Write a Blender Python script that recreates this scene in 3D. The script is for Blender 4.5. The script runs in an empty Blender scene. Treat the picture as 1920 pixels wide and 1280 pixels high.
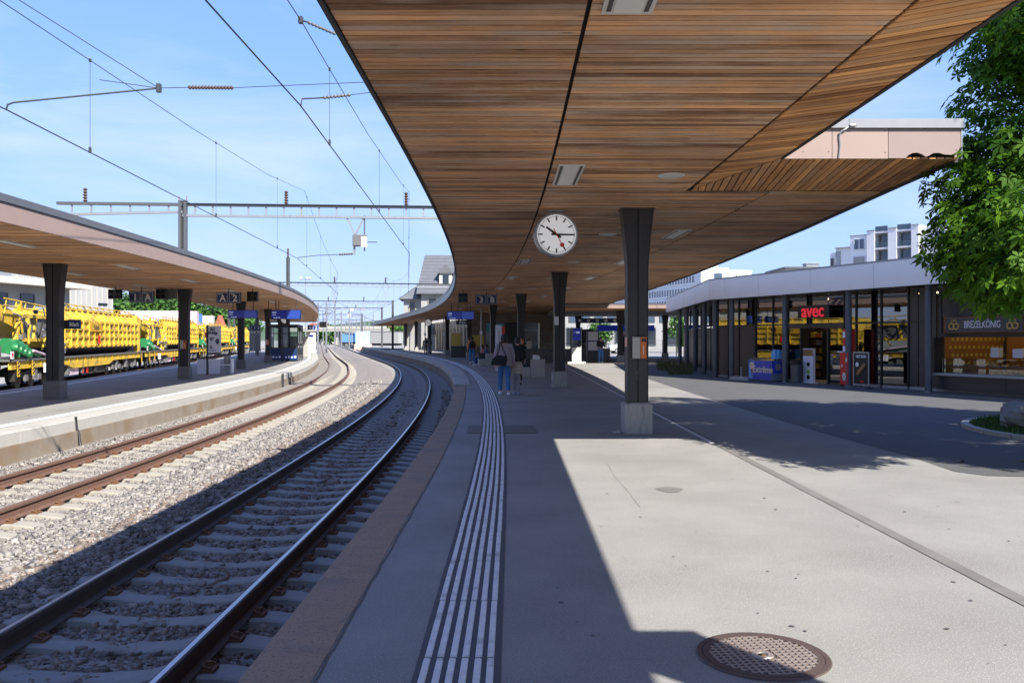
import bpy, math, random
import numpy as np
from mathutils import Vector, Matrix, Euler

R = math.radians
random.seed(11)
rng = np.random.default_rng(7)
scene = bpy.context.scene
col = scene.collection

# ------------------------------------------------------------------ camera
cam_d = bpy.data.cameras.new('camera')
cam = bpy.data.objects.new('camera', cam_d)
col.objects.link(cam)
cam.location = (0, 0, 1.6)
cam.rotation_euler = (R(90), 0, 0)
cam_d.sensor_width = 36.0
cam_d.lens = 30.0
cam_d.shift_y = -5 / 1920
cam_d.clip_end = 6000
cam_d.dof.use_dof = False
scene.camera = cam

# ------------------------------------------------------------------ sky, sun, exposure
SUN_DIR = Vector((0.695, -0.855, 1.0)).normalized()      # towards the sun
SUN_EL = math.asin(SUN_DIR.z)
SUN_AZ = math.atan2(SUN_DIR.x, SUN_DIR.y)                # clockwise from +Y
world = bpy.data.worlds.new('World')
scene.world = world
world.use_nodes = True
wn, wl = world.node_tree.nodes, world.node_tree.links
wn.clear()
w_out = wn.new('ShaderNodeOutputWorld')
w_bg = wn.new('ShaderNodeBackground')
w_sky = wn.new('ShaderNodeTexSky')
w_sky.sky_type = 'NISHITA'
w_sky.sun_disc = False
w_sky.sun_elevation = SUN_EL
w_sky.sun_rotation = SUN_AZ
w_sky.altitude = 400
w_sky.air_density = 1.0
w_sky.dust_density = 0.15
w_sky.ozone_density = 3.0
# thin high cirrus, drawn on the sky by direction
w_tc = wn.new('ShaderNodeTexCoord')
w_map = wn.new('ShaderNodeMapping')
w_map.inputs['Scale'].default_value = (1.2, 2.2, 5.0)
w_map.inputs['Rotation'].default_value = (0.2, 0.1, 0.5)
w_noise = wn.new('ShaderNodeTexNoise')
w_noise.inputs['Scale'].default_value = 1.7
w_noise.inputs['Detail'].default_value = 7
w_noise.inputs['Roughness'].default_value = 0.6
w_noise.inputs['Distortion'].default_value = 0.6
w_ramp = wn.new('ShaderNodeValToRGB')
w_ramp.color_ramp.elements[0].position = 0.42
w_ramp.color_ramp.elements[0].color = (0, 0, 0, 1)
w_ramp.color_ramp.elements[1].position = 0.85
w_ramp.color_ramp.elements[1].color = (0.6, 0.6, 0.6, 1)
w_mix = wn.new('ShaderNodeMixRGB')
w_mix.inputs['Color2'].default_value = (4.9, 5.2, 5.4, 1)
wl.new(w_tc.outputs['Generated'], w_map.inputs['Vector'])
wl.new(w_map.outputs['Vector'], w_noise.inputs['Vector'])
wl.new(w_noise.outputs['Fac'], w_ramp.inputs['Fac'])
wl.new(w_ramp.outputs['Color'], w_mix.inputs['Fac'])
# soft shoulder per channel: the clear, evenly bright sky of the photograph
w_a = wn.new('ShaderNodeVectorMath'); w_a.operation = 'ADD'; w_a.inputs[1].default_value = (3.0, 2.3, 0.5)
w_m = wn.new('ShaderNodeVectorMath'); w_m.operation = 'MULTIPLY'; w_m.inputs[1].default_value = (4.7, 5.45, 6.95)
w_d = wn.new('ShaderNodeVectorMath'); w_d.operation = 'DIVIDE'
wl.new(w_sky.outputs['Color'], w_a.inputs[0]); wl.new(w_sky.outputs['Color'], w_m.inputs[0])
wl.new(w_m.outputs[0], w_d.inputs[0]); wl.new(w_a.outputs[0], w_d.inputs[1])
wl.new(w_d.outputs[0], w_mix.inputs['Color1'])
wl.new(w_mix.outputs['Color'], w_bg.inputs['Color'])
w_bg.inputs['Strength'].default_value = 0.085
wl.new(w_bg.outputs['Background'], w_out.inputs['Surface'])

sun_d = bpy.data.lights.new('sun', 'SUN')
sun_d.energy = 5.0
sun_d.angle = R(0.53)
sun_d.color = (1.0, 0.935, 0.83)
sun = bpy.data.objects.new('sun', sun_d)
col.objects.link(sun)
sun.location = (30, -40, 60)
sun.rotation_euler = (-SUN_DIR).to_track_quat('-Z', 'Y').to_euler()

vs = scene.view_settings
vs.view_transform = 'Standard'
vs.look = 'None'
vs.exposure = 1.25
vs.gamma = 1.0
vs.use_curve_mapping = False
scene.cycles.max_bounces = 8
scene.cycles.diffuse_bounces = 4
scene.cycles.glossy_bounces = 4
scene.cycles.transparent_max_bounces = 12
scene.cycles.use_denoising = True
scene.cycles.sample_clamp_indirect = 6.0

# ------------------------------------------------------------------ mesh collector
class MB:
    def __init__(self):
        self.v, self.f, self.t = [], [], []
    def add(self, vs_, fs_, tone=None):
        b = len(self.v)
        self.v.extend([tuple(p) for p in vs_])
        self.f.extend([tuple(b + i for i in q) for q in fs_])
        self.t.extend([0.5 if tone is None else tone] * len(fs_))
        return self
    def box(self, c, s, rz=0.0, tone=None, m=None):
        hx, hy, hz = s[0] / 2, s[1] / 2, s[2] / 2
        ca, sa = math.cos(rz), math.sin(rz)
        pts = []
        for z in (-hz, hz):
            for x, y in ((-hx, -hy), (hx, -hy), (hx, hy), (-hx, hy)):
                p = (c[0] + x * ca - y * sa, c[1] + x * sa + y * ca, c[2] + z)
                pts.append(tuple(m @ Vector(p)) if m is not None else p)
        return self.add(pts, [(3, 2, 1, 0), (4, 5, 6, 7), (0, 1, 5, 4), (1, 2, 6, 5), (2, 3, 7, 6), (3, 0, 4, 7)], tone)
    def bx(self, x0, x1, y0, y1, z0, z1, tone=None):
        return self.box(((x0 + x1) / 2, (y0 + y1) / 2, (z0 + z1) / 2), (x1 - x0, y1 - y0, z1 - z0), 0, tone)
    def prism(self, poly, z0, z1, tone=None):
        n = len(poly)
        a = sum(poly[i][0] * poly[(i + 1) % n][1] - poly[(i + 1) % n][0] * poly[i][1] for i in range(n))
        if a < 0:
            poly = poly[::-1]
        vs_ = [(x, y, z0) for x, y in poly] + [(x, y, z1) for x, y in poly]
        fs_ = [tuple(range(n - 1, -1, -1)), tuple(range(n, 2 * n))]
        fs_ += [(i, (i + 1) % n, n + (i + 1) % n, n + i) for i in range(n)]
        return self.add(vs_, fs_, tone)
    def bar(self, p, q, w, h=None, tone=None, up=(0, 0, 1)):
        h = w if h is None else h
        p, q = Vector(p), Vector(q)
        d = (q - p)
        if d.length < 1e-6:
            return self
        d.normalize()
        u = Vector(up)
        if abs(d.dot(u)) > 0.98:
            u = Vector((1, 0, 0))
        a = d.cross(u).normalized()
        b = a.cross(d).normalized()
        pts = []
        for o in (p, q):
            for i, j in ((-1, -1), (1, -1), (1, 1), (-1, 1)):
                pts.append(o + a * (i * w / 2) + b * (j * h / 2))
        return self.add(pts, [(0, 1, 2, 3), (7, 6, 5, 4), (4, 5, 1, 0), (5, 6, 2, 1), (6, 7, 3, 2), (7, 4, 0, 3)], tone)
    def tube(self, path, r, n=8, tone=None, caps=True):
        path = [Vector(p) for p in path]
        rs = r if isinstance(r, (list, tuple)) else [r] * len(path)
        rings = []
        prev = None
        for i, p in enumerate(path):
            d = (path[min(i + 1, len(path) - 1)] - path[max(i - 1, 0)])
            if d.length < 1e-9:
                d = Vector((0, 0, 1))
            d.normalize()
            if prev is None:
                u = Vector((0, 0, 1)) if abs(d.z) < 0.9 else Vector((1, 0, 0))
                a = d.cross(u).normalized()
            else:
                a = (prev - d * prev.dot(d))
                a = a.normalized() if a.length > 1e-6 else d.orthogonal().normalized()
            prev = a
            b = d.cross(a)
            rings.append([p + (a * math.cos(2 * math.pi * k / n) + b * math.sin(2 * math.pi * k / n)) * rs[i] for k in range(n)])
        vs_ = [q for rg in rings for q in rg]
        fs_ = []
        for i in range(len(rings) - 1):
            for k in range(n):
                k2 = (k + 1) % n
                fs_.append((i * n + k, i * n + k2, (i + 1) * n + k2, (i + 1) * n + k))
        if caps:
            fs_.append(tuple(range(n - 1, -1, -1)))
            fs_.append(tuple((len(rings) - 1) * n + k for k in range(n)))
        return self.add(vs_, fs_, tone)
    def cyl(self, c, r, z0, z1, n=16, tone=None):
        return self.tube([(c[0], c[1], z0), (c[0], c[1], z1)], r, n, tone)
    def loft(self, rings, caps=True, tone=None, closed=True):
        n = len(rings[0])
        vs_ = [q for rg in rings for q in rg]
        fs_ = []
        for i in range(len(rings) - 1):
            for k in range(n if closed else n - 1):
                k2 = (k + 1) % n
                fs_.append((i * n + k, i * n + k2, (i + 1) * n + k2, (i + 1) * n + k))
        if caps:
            fs_.append(tuple(range(n - 1, -1, -1)))
            fs_.append(tuple((len(rings) - 1) * n + k for k in range(n)))
        return self.add(vs_, fs_, tone)
    def lathe(self, prof, c=(0, 0, 0), axis='z', n=20, tone=None, caps=True):
        rings = []
        for r, h in prof:
            rg = []
            for k in range(n):
                a = 2 * math.pi * k / n
                x, y = r * math.cos(a), r * math.sin(a)
                if axis == 'z':
                    rg.append((c[0] + x, c[1] + y, c[2] + h))
                elif axis == 'y':
                    rg.append((c[0] + x, c[1] + h, c[2] - y))
                else:
                    rg.append((c[0] + h, c[1] + x, c[2] + y))
            rings.append(rg)
        return self.loft(rings, caps, tone)
    def quad(self, a, b, c, d, tone=None):
        return self.add([a, b, c, d], [(0, 1, 2, 3)], tone)
    def build(self, name, mat, parent=None, smooth=False, bevel=0.0, data=None, **tags):
        me = bpy.data.meshes.new(name)
        me.from_pydata(self.v, [], self.f)
        if len(set(self.t)) > 1 or (self.t and self.t[0] != 0.5):
            at = me.attributes.new('tone', 'FLOAT', 'FACE')
            at.data.foreach_set('value', self.t)
        me.materials.append(M(mat))
        me.update()
        o = link(name, me, parent, smooth)
        if bevel:
            bv = o.modifiers.new('bevel', 'BEVEL')
            bv.width = bevel
            bv.segments = 2
            bv.limit_method = 'ANGLE'
            bv.angle_limit = R(40)
        tag(o, **tags)
        return o

def link(name, me, parent=None, smooth=False):
    o = bpy.data.objects.new(name, me)
    col.objects.link(o)
    if parent is not None:
        o.parent = parent
    if smooth and me is not None:
        me.polygons.foreach_set('use_smooth', [True] * len(me.polygons))
        try:
            me.set_sharp_from_angle(angle=R(38))
        except Exception:
            pass
    return o

def tag(o, label=None, cat=None, group=None, kind=None):
    if label: o['label'] = label
    if cat: o['category'] = cat
    if group: o['group'] = group
    if kind: o['kind'] = kind
    return o

def thing(name, label, cat, loc=(0, 0, 0), rz=0.0, group=None, kind=None):
    o = bpy.data.objects.new(name, None)
    o.empty_display_size = 0.2
    col.objects.link(o)
    o.location = loc
    o.rotation_euler = (0, 0, rz)
    return tag(o, label, cat, group, kind)

def dup(root, loc, rz, label=None, group=None):
    def rec(o, par):
        c = o.copy()
        col.objects.link(c)
        c.parent = par
        for ch in list(kids.get(o.name, [])):
            rec(ch, c)
        return c
    kids = {}
    for ch in root.children_recursive:
        kids.setdefault(ch.parent.name, []).append(ch)
    r = rec(root, None)
    r.location = loc
    r.rotation_euler = (0, 0, rz)
    if label: r['label'] = label
    if group: r['group'] = group
    return r

def np_mesh(name, V, F, mat, parent=None, tone=None, smooth=False, **tags):
    """V (n,3), F (m,k) arrays; tone per face"""
    me = bpy.data.meshes.new(name)
    k = F.shape[1]
    me.vertices.add(len(V)); me.vertices.foreach_set('co', V.astype(np.float32).ravel())
    me.loops.add(F.size); me.loops.foreach_set('vertex_index', F.astype(np.int32).ravel())
    me.polygons.add(len(F))
    me.polygons.foreach_set('loop_start', np.arange(0, F.size, k, dtype=np.int32))
    try:
        me.polygons.foreach_set('loop_total', np.full(len(F), k, dtype=np.int32))
    except Exception:
        pass
    if tone is not None:
        at = me.attributes.new('tone', 'FLOAT', 'FACE')
        at.data.foreach_set('value', tone.astype(np.float32))
    me.materials.append(M(mat))
    me.update(calc_edges=True)
    me.validate()
    o = link(name, me, parent, smooth)
    tag(o, **tags)
    return o

def text(body, size, mat, parent, loc, rot=(R(90), 0, 0), bold=0.0, align='CENTER', name='lettering', ext=0.003, sx=1.0):
    c = bpy.data.curves.new(name, 'FONT')
    c.body = body
    c.size = size
    c.align_x = align
    c.align_y = 'CENTER'
    c.extrude = ext
    c.offset = bold
    c.resolution_u = 3
    c.materials.append(M(mat))
    tmp = bpy.data.objects.new(name, c)
    me = bpy.data.meshes.new_from_object(tmp)
    bpy.data.objects.remove(tmp)
    if not me.materials:
        me.materials.append(M(mat))
    o = bpy.data.objects.new(name, me)
    col.objects.link(o)
    o.parent = parent
    o.location = loc
    o.rotation_euler = rot
    o.scale = (sx, 1, 1)
    return o

# ------------------------------------------------------------------ materials
MATS = {}
def M(n):
    return n if not isinstance(n, str) else MATS[n]

def mat(name, color, rough=0.6, metal=0.0, noise=0.0, nscale=6.0, bump=0.0, bscale=40.0, spec=0.5, emit=None, estr=0.0,
        tone=0.0, stretch=None, coat=0.0, stain=None, stain_scale=1.2, stain_lo=0.52, stain_hi=0.68, speck=None, speck_scale=140.0, speck_at=0.66, alpha=None):
    m = bpy.data.materials.new(name)
    m.use_nodes = True
    nt = m.node_tree
    N, L = nt.nodes, nt.links
    b = N['Principled BSDF']
    b.inputs['Roughness'].default_value = rough
    b.inputs['Metallic'].default_value = metal
    b.inputs['Specular IOR Level'].default_value = spec
    if coat:
        b.inputs['Coat Weight'].default_value = coat
        b.inputs['Coat Roughness'].default_value = 0.15
    rgb = N.new('ShaderNodeRGB')
    rgb.outputs[0].default_value = (*color, 1)
    out = rgb.outputs[0]
    tc = N.new('ShaderNodeTexCoord')
    vec = tc.outputs['Object']
    if stretch:
        mp = N.new('ShaderNodeMapping')
        mp.inputs['Scale'].default_value = stretch
        L.new(vec, mp.inputs['Vector'])
        vec = mp.outputs['Vector']
    def value_mul(fac_socket, lo, hi):
        nonlocal out
        mr = N.new('ShaderNodeMapRange')
        mr.inputs['To Min'].default_value = lo
        mr.inputs['To Max'].default_value = hi
        L.new(fac_socket, mr.inputs['Value'])
        mx = N.new('ShaderNodeMixRGB')
        mx.blend_type = 'MULTIPLY'
        mx.inputs['Fac'].default_value = 1
        L.new(out, mx.inputs['Color1'])
        L.new(mr.outputs['Result'], mx.inputs['Color2'])
        out = mx.outputs['Color']
    if noise:
        nz = N.new('ShaderNodeTexNoise')
        nz.inputs['Scale'].default_value = nscale
        nz.inputs['Detail'].default_value = 6
        nz.inputs['Roughness'].default_value = 0.65
        L.new(vec, nz.inputs['Vector'])
        value_mul(nz.outputs['Fac'], 1 - noise * 2, 1 + noise * 2)
    if stain:
        nz = N.new('ShaderNodeTexNoise')
        nz.inputs['Scale'].default_value = stain_scale
        nz.inputs['Detail'].default_value = 5
        L.new(vec, nz.inputs['Vector'])
        mr = N.new('ShaderNodeMapRange')
        mr.interpolation_type = 'SMOOTHSTEP'
        mr.inputs['From Min'].default_value = stain_lo
        mr.inputs['From Max'].default_value = stain_hi
        L.new(nz.outputs['Fac'], mr.inputs['Value'])
        mx = N.new('ShaderNodeMixRGB')
        L.new(mr.outputs['Result'], mx.inputs['Fac'])
        L.new(out, mx.inputs['Color1'])
        mx.inputs['Color2'].default_value = (*stain, 1)
        out = mx.outputs['Color']
    if speck:
        nz = N.new('ShaderNodeTexNoise')
        nz.inputs['Scale'].default_value = speck_scale
        nz.inputs['Detail'].default_value = 2
        L.new(tc.outputs['Object'], nz.inputs['Vector'])
        mr = N.new('ShaderNodeMapRange')
        mr.inputs['From Min'].default_value = speck_at - 0.05
        mr.inputs['From Max'].default_value = speck_at + 0.05
        L.new(nz.outputs['Fac'], mr.inputs['Value'])
        mx = N.new('ShaderNodeMixRGB')
        L.new(mr.outputs['Result'], mx.inputs['Fac'])
        L.new(out, mx.inputs['Color1'])
        mx.inputs['Color2'].default_value = (*speck, 1)
        out = mx.outputs['Color']
    if tone:
        at = N.new('ShaderNodeAttribute')
        at.attribute_name = 'tone'
        value_mul(at.outputs['Fac'], 1 - tone, 1 + tone)
    L.new(out, b.inputs['Base Color'])
    if bump:
        nz = N.new('ShaderNodeTexNoise')
        nz.inputs['Scale'].default_value = bscale
        nz.inputs['Detail'].default_value = 4
        L.new(vec, nz.inputs['Vector'])
        bp = N.new('ShaderNodeBump')
        bp.inputs['Strength'].default_value = bump
        bp.inputs['Distance'].default_value = 0.01
        L.new(nz.outputs['Fac'], bp.inputs['Height'])
        L.new(bp.outputs['Normal'], b.inputs['Normal'])
    if emit:
        b.inputs['Emission Color'].default_value = (*emit, 1)
        b.inputs['Emission Strength'].default_value = estr
    MATS[name] = m
    return m

def glass(name, tint=(0.75, 0.8, 0.8), ior=1.5, rough=0.0, boost=1.0):
    m = bpy.data.materials.new(name)
    m.use_nodes = True
    N, L = m.node_tree.nodes, m.node_tree.links
    N.remove(N['Principled BSDF'])
    o = N['Material Output']
    fr = N.new('ShaderNodeFresnel'); fr.inputs['IOR'].default_value = ior
    mu = N.new('ShaderNodeMath'); mu.operation = 'MULTIPLY'; mu.inputs[1].default_value = boost; mu.use_clamp = True
    tr = N.new('ShaderNodeBsdfTransparent'); tr.inputs['Color'].default_value = (*tint, 1)
    gl = N.new('ShaderNodeBsdfGlossy'); gl.inputs['Roughness'].default_value = rough
    mx = N.new('ShaderNodeMixShader')
    L.new(fr.outputs[0], mu.inputs[0]); L.new(mu.outputs[0], mx.inputs[0])
    L.new(tr.outputs[0], mx.inputs[1]); L.new(gl.outputs[0], mx.inputs[2])
    L.new(mx.outputs[0], o.inputs['Surface'])
    MATS[name] = m

def wood(name, c_hi, c_lo, c_grey, grey_amt):
    """weathered boards: colour from the board's own tone value plus grain drawn along the board (UV x along, y across)"""
    m = bpy.data.materials.new(name)
    m.use_nodes = True
    N, L = m.node_tree.nodes, m.node_tree.links
    b = N['Principled BSDF']
    b.inputs['Roughness'].default_value = 0.62
    b.inputs['Specular IOR Level'].default_value = 0.3
    at = N.new('ShaderNodeAttribute'); at.attribute_name = 'tone'
    uv = N.new('ShaderNodeUVMap'); uv.uv_map = 'board'
    mp = N.new('ShaderNodeMapping'); mp.inputs['Scale'].default_value = (0.9, 26.0, 1)
    L.new(uv.outputs['UV'], mp.inputs['Vector'])
    nz = N.new('ShaderNodeTexNoise'); nz.inputs['Scale'].default_value = 1.6; nz.inputs['Detail'].default_value = 8; nz.inputs['Roughness'].default_value = 0.7
    L.new(mp.outputs['Vector'], nz.inputs['Vector'])
    nz2 = N.new('ShaderNodeTexNoise'); nz2.inputs['Scale'].default_value = 0.8; nz2.inputs['Detail'].default_value = 3
    L.new(uv.outputs['UV'], nz2.inputs['Vector'])
    ad = N.new('ShaderNodeMath'); ad.operation = 'ADD'
    L.new(at.outputs['Fac'], ad.inputs[0])
    sb = N.new('ShaderNodeMath'); sb.operation = 'MULTIPLY_ADD'; sb.inputs[1].default_value = 1.9; sb.inputs[2].default_value = -0.95
    L.new(nz.outputs['Fac'], sb.inputs[0]); L.new(sb.outputs[0], ad.inputs[1])
    rp = N.new('ShaderNodeValToRGB')
    rp.color_ramp.elements[0].position = 0.08; rp.color_ramp.elements[0].color = (*c_lo, 1)
    rp.color_ramp.elements[1].position = 0.9; rp.color_ramp.elements[1].color = (*c_hi, 1)
    L.new(ad.outputs[0], rp.inputs['Fac'])
    mr = N.new('ShaderNodeMapRange'); mr.inputs['From Min'].default_value = 0.46; mr.inputs['From Max'].default_value = 0.66
    mr.inputs['To Max'].default_value = grey_amt
    L.new(nz2.outputs['Fac'], mr.inputs['Value'])
    mx = N.new('ShaderNodeMixRGB'); mx.inputs['Color2'].default_value = (*c_grey, 1)
    L.new(mr.outputs['Result'], mx.inputs['Fac']); L.new(rp.outputs['Color'], mx.inputs['Color1'])
    # knots
    vo = N.new('ShaderNodeTexVoronoi'); vo.inputs['Scale'].default_value = 1.0
    mp2 = N.new('ShaderNodeMapping'); mp2.inputs['Scale'].default_value = (1.3, 4.4, 1)
    L.new(uv.outputs['UV'], mp2.inputs['Vector']); L.new(mp2.outputs['Vector'], vo.inputs['Vector'])
    kr = N.new('ShaderNodeMapRange'); kr.inputs['From Min'].default_value = 0.03; kr.inputs['From Max'].default_value = 0.10
    kr.inputs['To Min'].default_value = 0.4; kr.inputs['To Max'].default_value = 1.0
    L.new(vo.outputs['Distance'], kr.inputs['Value'])
    ml = N.new('ShaderNodeMixRGB'); ml.blend_type = 'MULTIPLY'; ml.inputs['Fac'].default_value = 1
    L.new(mx.outputs['Color'], ml.inputs['Color1']); L.new(kr.outputs['Result'], ml.inputs['Color2'])
    # slow weathering across many boards: bleached and damp-darkened areas
    tcw = N.new('ShaderNodeTexCoord'); nw = N.new('ShaderNodeTexNoise'); nw.inputs['Scale'].default_value = 0.55; nw.inputs['Detail'].default_value = 6; nw.inputs['Roughness'].default_value = 0.6
    L.new(tcw.outputs['Object'], nw.inputs['Vector'])
    mw = N.new('ShaderNodeMapRange'); mw.inputs['From Min'].default_value = 0.3; mw.inputs['From Max'].default_value = 0.7; mw.inputs['To Min'].default_value = 0.72; mw.inputs['To Max'].default_value = 1.28
    L.new(nw.outputs['Fac'], mw.inputs['Value'])
    m3_ = N.new('ShaderNodeMixRGB'); m3_.blend_type = 'MULTIPLY'; m3_.inputs['Fac'].default_value = 1
    L.new(ml.outputs['Color'], m3_.inputs['Color1']); L.new(mw.outputs['Result'], m3_.inputs['Color2'])
    L.new(m3_.outputs['Color'], b.inputs['Base Color'])
    bp = N.new('ShaderNodeBump'); bp.inputs['Strength'].default_value = 0.35; bp.inputs['Distance'].default_value = 0.004
    L.new(nz.outputs['Fac'], bp.inputs['Height']); L.new(bp.outputs['Normal'], b.inputs['Normal'])
    MATS[name] = m

def leafmat(name, c, c2, trans=0.35):
    m = bpy.data.materials.new(name)
    m.use_nodes = True
    N, L = m.node_tree.nodes, m.node_tree.links
    b = N['Principled BSDF']
    b.inputs['Roughness'].default_value = 0.6
    b.inputs['Specular IOR Level'].default_value = 0.25
    at = N.new('ShaderNodeAttribute'); at.attribute_name = 'tone'
    rp = N.new('ShaderNodeMixRGB')
    rp.inputs['Color1'].default_value = (*c, 1); rp.inputs['Color2'].default_value = (*c2, 1)
    L.new(at.outputs['Fac'], rp.inputs['Fac'])
    L.new(rp.outputs['Color'], b.inputs['Base Color'])
    t = N.new('ShaderNodeBsdfTranslucent')
    L.new(rp.outputs['Color'], t.inputs['Color'])
    mx = N.new('ShaderNodeMixShader'); mx.inputs[0].default_value = trans
    L.new(b.outputs[0], mx.inputs[1]); L.new(t.outputs[0], mx.inputs[2])
    L.new(mx.outputs[0], N['Material Output'].inputs['Surface'])
    MATS[name] = m

mat('asphalt', (0.212, 0.209, 0.201), 0.88, noise=0.16, nscale=1.1, bump=0.5, bscale=150, speck=(0.31, 0.305, 0.29), speck_scale=95, speck_at=0.61, stain=(0.172, 0.168, 0.160), stain_scale=0.5, stain_lo=0.46, stain_hi=0.72)
mat('asphalt_platform', (0.088, 0.088, 0.088), 0.86, noise=0.12, nscale=1.0, bump=0.35, bscale=220, speck=(0.17, 0.168, 0.16), speck_scale=130, speck_at=0.64)
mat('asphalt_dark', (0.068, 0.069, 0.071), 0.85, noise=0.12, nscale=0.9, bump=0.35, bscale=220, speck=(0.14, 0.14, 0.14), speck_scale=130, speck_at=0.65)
mat('asphalt_patch', (0.12, 0.118, 0.112), 0.88, noise=0.1, nscale=2, bump=0.3, bscale=200, speck=(0.2, 0.2, 0.19), speck_scale=130, speck_at=0.63)
mat('joint_strip', (0.135, 0.13, 0.122), 0.85, noise=0.2, nscale=4, bump=0.2)
mat('white_line', (0.50, 0.505, 0.51), 0.7, noise=0.12, nscale=14)
mat('tactile_white', (0.60, 0.61, 0.62), 0.7, noise=0.14, nscale=9, stain=(0.33, 0.33, 0.34), stain_scale=5, stain_lo=0.55, stain_hi=0.75)
mat('tactile_base', (0.062, 0.066, 0.075), 0.8, noise=0.15, nscale=10)
mat('rust_stone', (0.265, 0.188, 0.130), 0.9, noise=0.14, nscale=5, bump=0.4, bscale=90, stain=(0.215, 0.165, 0.128), stain_scale=2.0, speck=(0.15, 0.115, 0.09), speck_scale=60, speck_at=0.62)
mat('concrete', (0.33, 0.32, 0.295), 0.88, noise=0.12, nscale=3, bump=0.3, bscale=60, stain=(0.23, 0.215, 0.185), stain_scale=1.4)
mat('concrete_pale', (0.34, 0.332, 0.305), 0.85, noise=0.08, nscale=3, bump=0.2, bscale=70)
mat('concrete_brown', (0.20, 0.17, 0.135), 0.9, noise=0.18, nscale=2.5, bump=0.3, bscale=50, stain=(0.175, 0.125, 0.08), stain_scale=1.1, stain_lo=0.5, stain_hi=0.68)
mat('concrete_column', (0.30, 0.30, 0.285), 0.85, noise=0.16, nscale=7, bump=0.4, bscale=50, stretch=(3, 3, 0.7), stain=(0.16, 0.16, 0.155), stain_scale=3)
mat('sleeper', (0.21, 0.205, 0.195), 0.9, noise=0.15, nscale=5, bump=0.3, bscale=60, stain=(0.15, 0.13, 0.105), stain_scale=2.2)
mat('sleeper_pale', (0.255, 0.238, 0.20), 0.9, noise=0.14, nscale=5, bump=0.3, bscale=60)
mat('rail_top', (0.42, 0.43, 0.46), 0.32, metal=1.0, noise=0.06, nscale=20)
mat('rail_side', (0.068, 0.050, 0.042), 0.75, noise=0.2, nscale=8)
mat('rail_top_rust', (0.20, 0.13, 0.10), 0.5, metal=0.5, noise=0.12, nscale=10)
mat('rail_side_rust', (0.115, 0.062, 0.045), 0.85, noise=0.2, nscale=8)
mat('clip_rust', (0.13, 0.062, 0.03), 0.85, noise=0.2)
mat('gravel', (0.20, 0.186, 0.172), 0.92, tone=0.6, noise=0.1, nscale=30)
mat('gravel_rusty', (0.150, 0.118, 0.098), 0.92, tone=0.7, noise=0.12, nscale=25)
mat('track_bed', (0.21, 0.19, 0.17), 0.95, noise=0.22, nscale=16, bump=1.0, bscale=22, speck=(0.09, 0.08, 0.07), speck_scale=26, speck_at=0.56)
mat('yard', (0.24, 0.23, 0.21), 0.95, noise=0.2, nscale=3, bump=0.8, bscale=18)
mat('ground', (0.13, 0.135, 0.11), 0.95, noise=0.2, nscale=0.1)
mat('steel_dark', (0.034, 0.034, 0.037), 0.5, noise=0.15, nscale=3, spec=0.4)
mat('steel_black', (0.010, 0.010, 0.011), 0.5)
mat('steel_grey', (0.10, 0.105, 0.112), 0.45, metal=0.4, noise=0.1, nscale=5)
mat('galvanised', (0.32, 0.335, 0.35), 0.42, metal=0.6, noise=0.1, nscale=8)
mat('wire', (0.055, 0.06, 0.07), 0.6, metal=0.3)
mat('insulator', (0.10, 0.062, 0.05), 0.3, coat=0.4)
mat('copper_panel', (0.265, 0.192, 0.166), 0.55, noise=0.05, nscale=1.5)
mat('copper_panel_dark', (0.22, 0.165, 0.15), 0.6, noise=0.06, nscale=1.5)
mat('trim_grey', (0.115, 0.12, 0.13), 0.45, metal=0.3, noise=0.08)
mat('trim_light', (0.235, 0.245, 0.26), 0.4, metal=0.5, noise=0.06)
mat('roof_felt', (0.25, 0.25, 0.25), 0.9, noise=0.1)
mat('soffit_back', (0.012, 0.008, 0.006), 0.9)
wood('board', (0.82, 0.44, 0.205), (0.195, 0.096, 0.048), (0.50, 0.38, 0.285), 0.85)
wood('board_bright', (0.88, 0.45, 0.165), (0.25, 0.100, 0.036), (0.44, 0.29, 0.18), 0.5)
wood('board_pale', (0.72, 0.39, 0.17), (0.26, 0.125, 0.055), (0.40, 0.27, 0.18), 0.4)
mat('lamp_frame', (0.62, 0.60, 0.55), 0.5)
mat('lamp_diffuser', (0.72, 0.70, 0.64), 0.35)
mat('lamp_slot', (0.05, 0.045, 0.04), 0.5)
mat('white_paint', (0.62, 0.625, 0.63), 0.45, noise=0.03)
mat('white_render', (0.37, 0.375, 0.38), 0.8, noise=0.04, nscale=0.4)
mat('off_white', (0.42, 0.405, 0.37), 0.7, noise=0.04)
mat('beige_render', (0.40, 0.33, 0.22), 0.85, noise=0.07, nscale=0.8)
mat('grey_render', (0.27, 0.275, 0.275), 0.8, noise=0.06, nscale=0.5)
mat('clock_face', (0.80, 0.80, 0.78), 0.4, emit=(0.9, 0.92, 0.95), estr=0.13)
mat('black', (0.008, 0.008, 0.009), 0.45)
mat('red', (0.55, 0.02, 0.015), 0.4)
mat('orange', (0.62, 0.16, 0.03), 0.45)
mat('blue_sign', (0.008, 0.035, 0.16), 0.35)
mat('blue_sign_dark', (0.012, 0.032, 0.10), 0.35)
mat('blue_screen', (0.004, 0.012, 0.14), 0.25, emit=(0.01, 0.03, 0.42), estr=0.09)
mat('blue_screen_light', (0.02, 0.05, 0.25), 0.25, emit=(0.05, 0.09, 0.5), estr=0.12)
mat('screen_text', (0.5, 0.55, 0.7), 0.4, emit=(0.6, 0.7, 1.0), estr=0.3)
mat('fascia_metal', (0.70, 0.70, 0.70), 0.42, metal=0.35, noise=0.03, nscale=0.7)
mat('fascia_joint', (0.08, 0.085, 0.09), 0.6)
mat('shop_panel', (0.052, 0.052, 0.057), 0.35, metal=0.25, noise=0.05, nscale=1)
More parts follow.
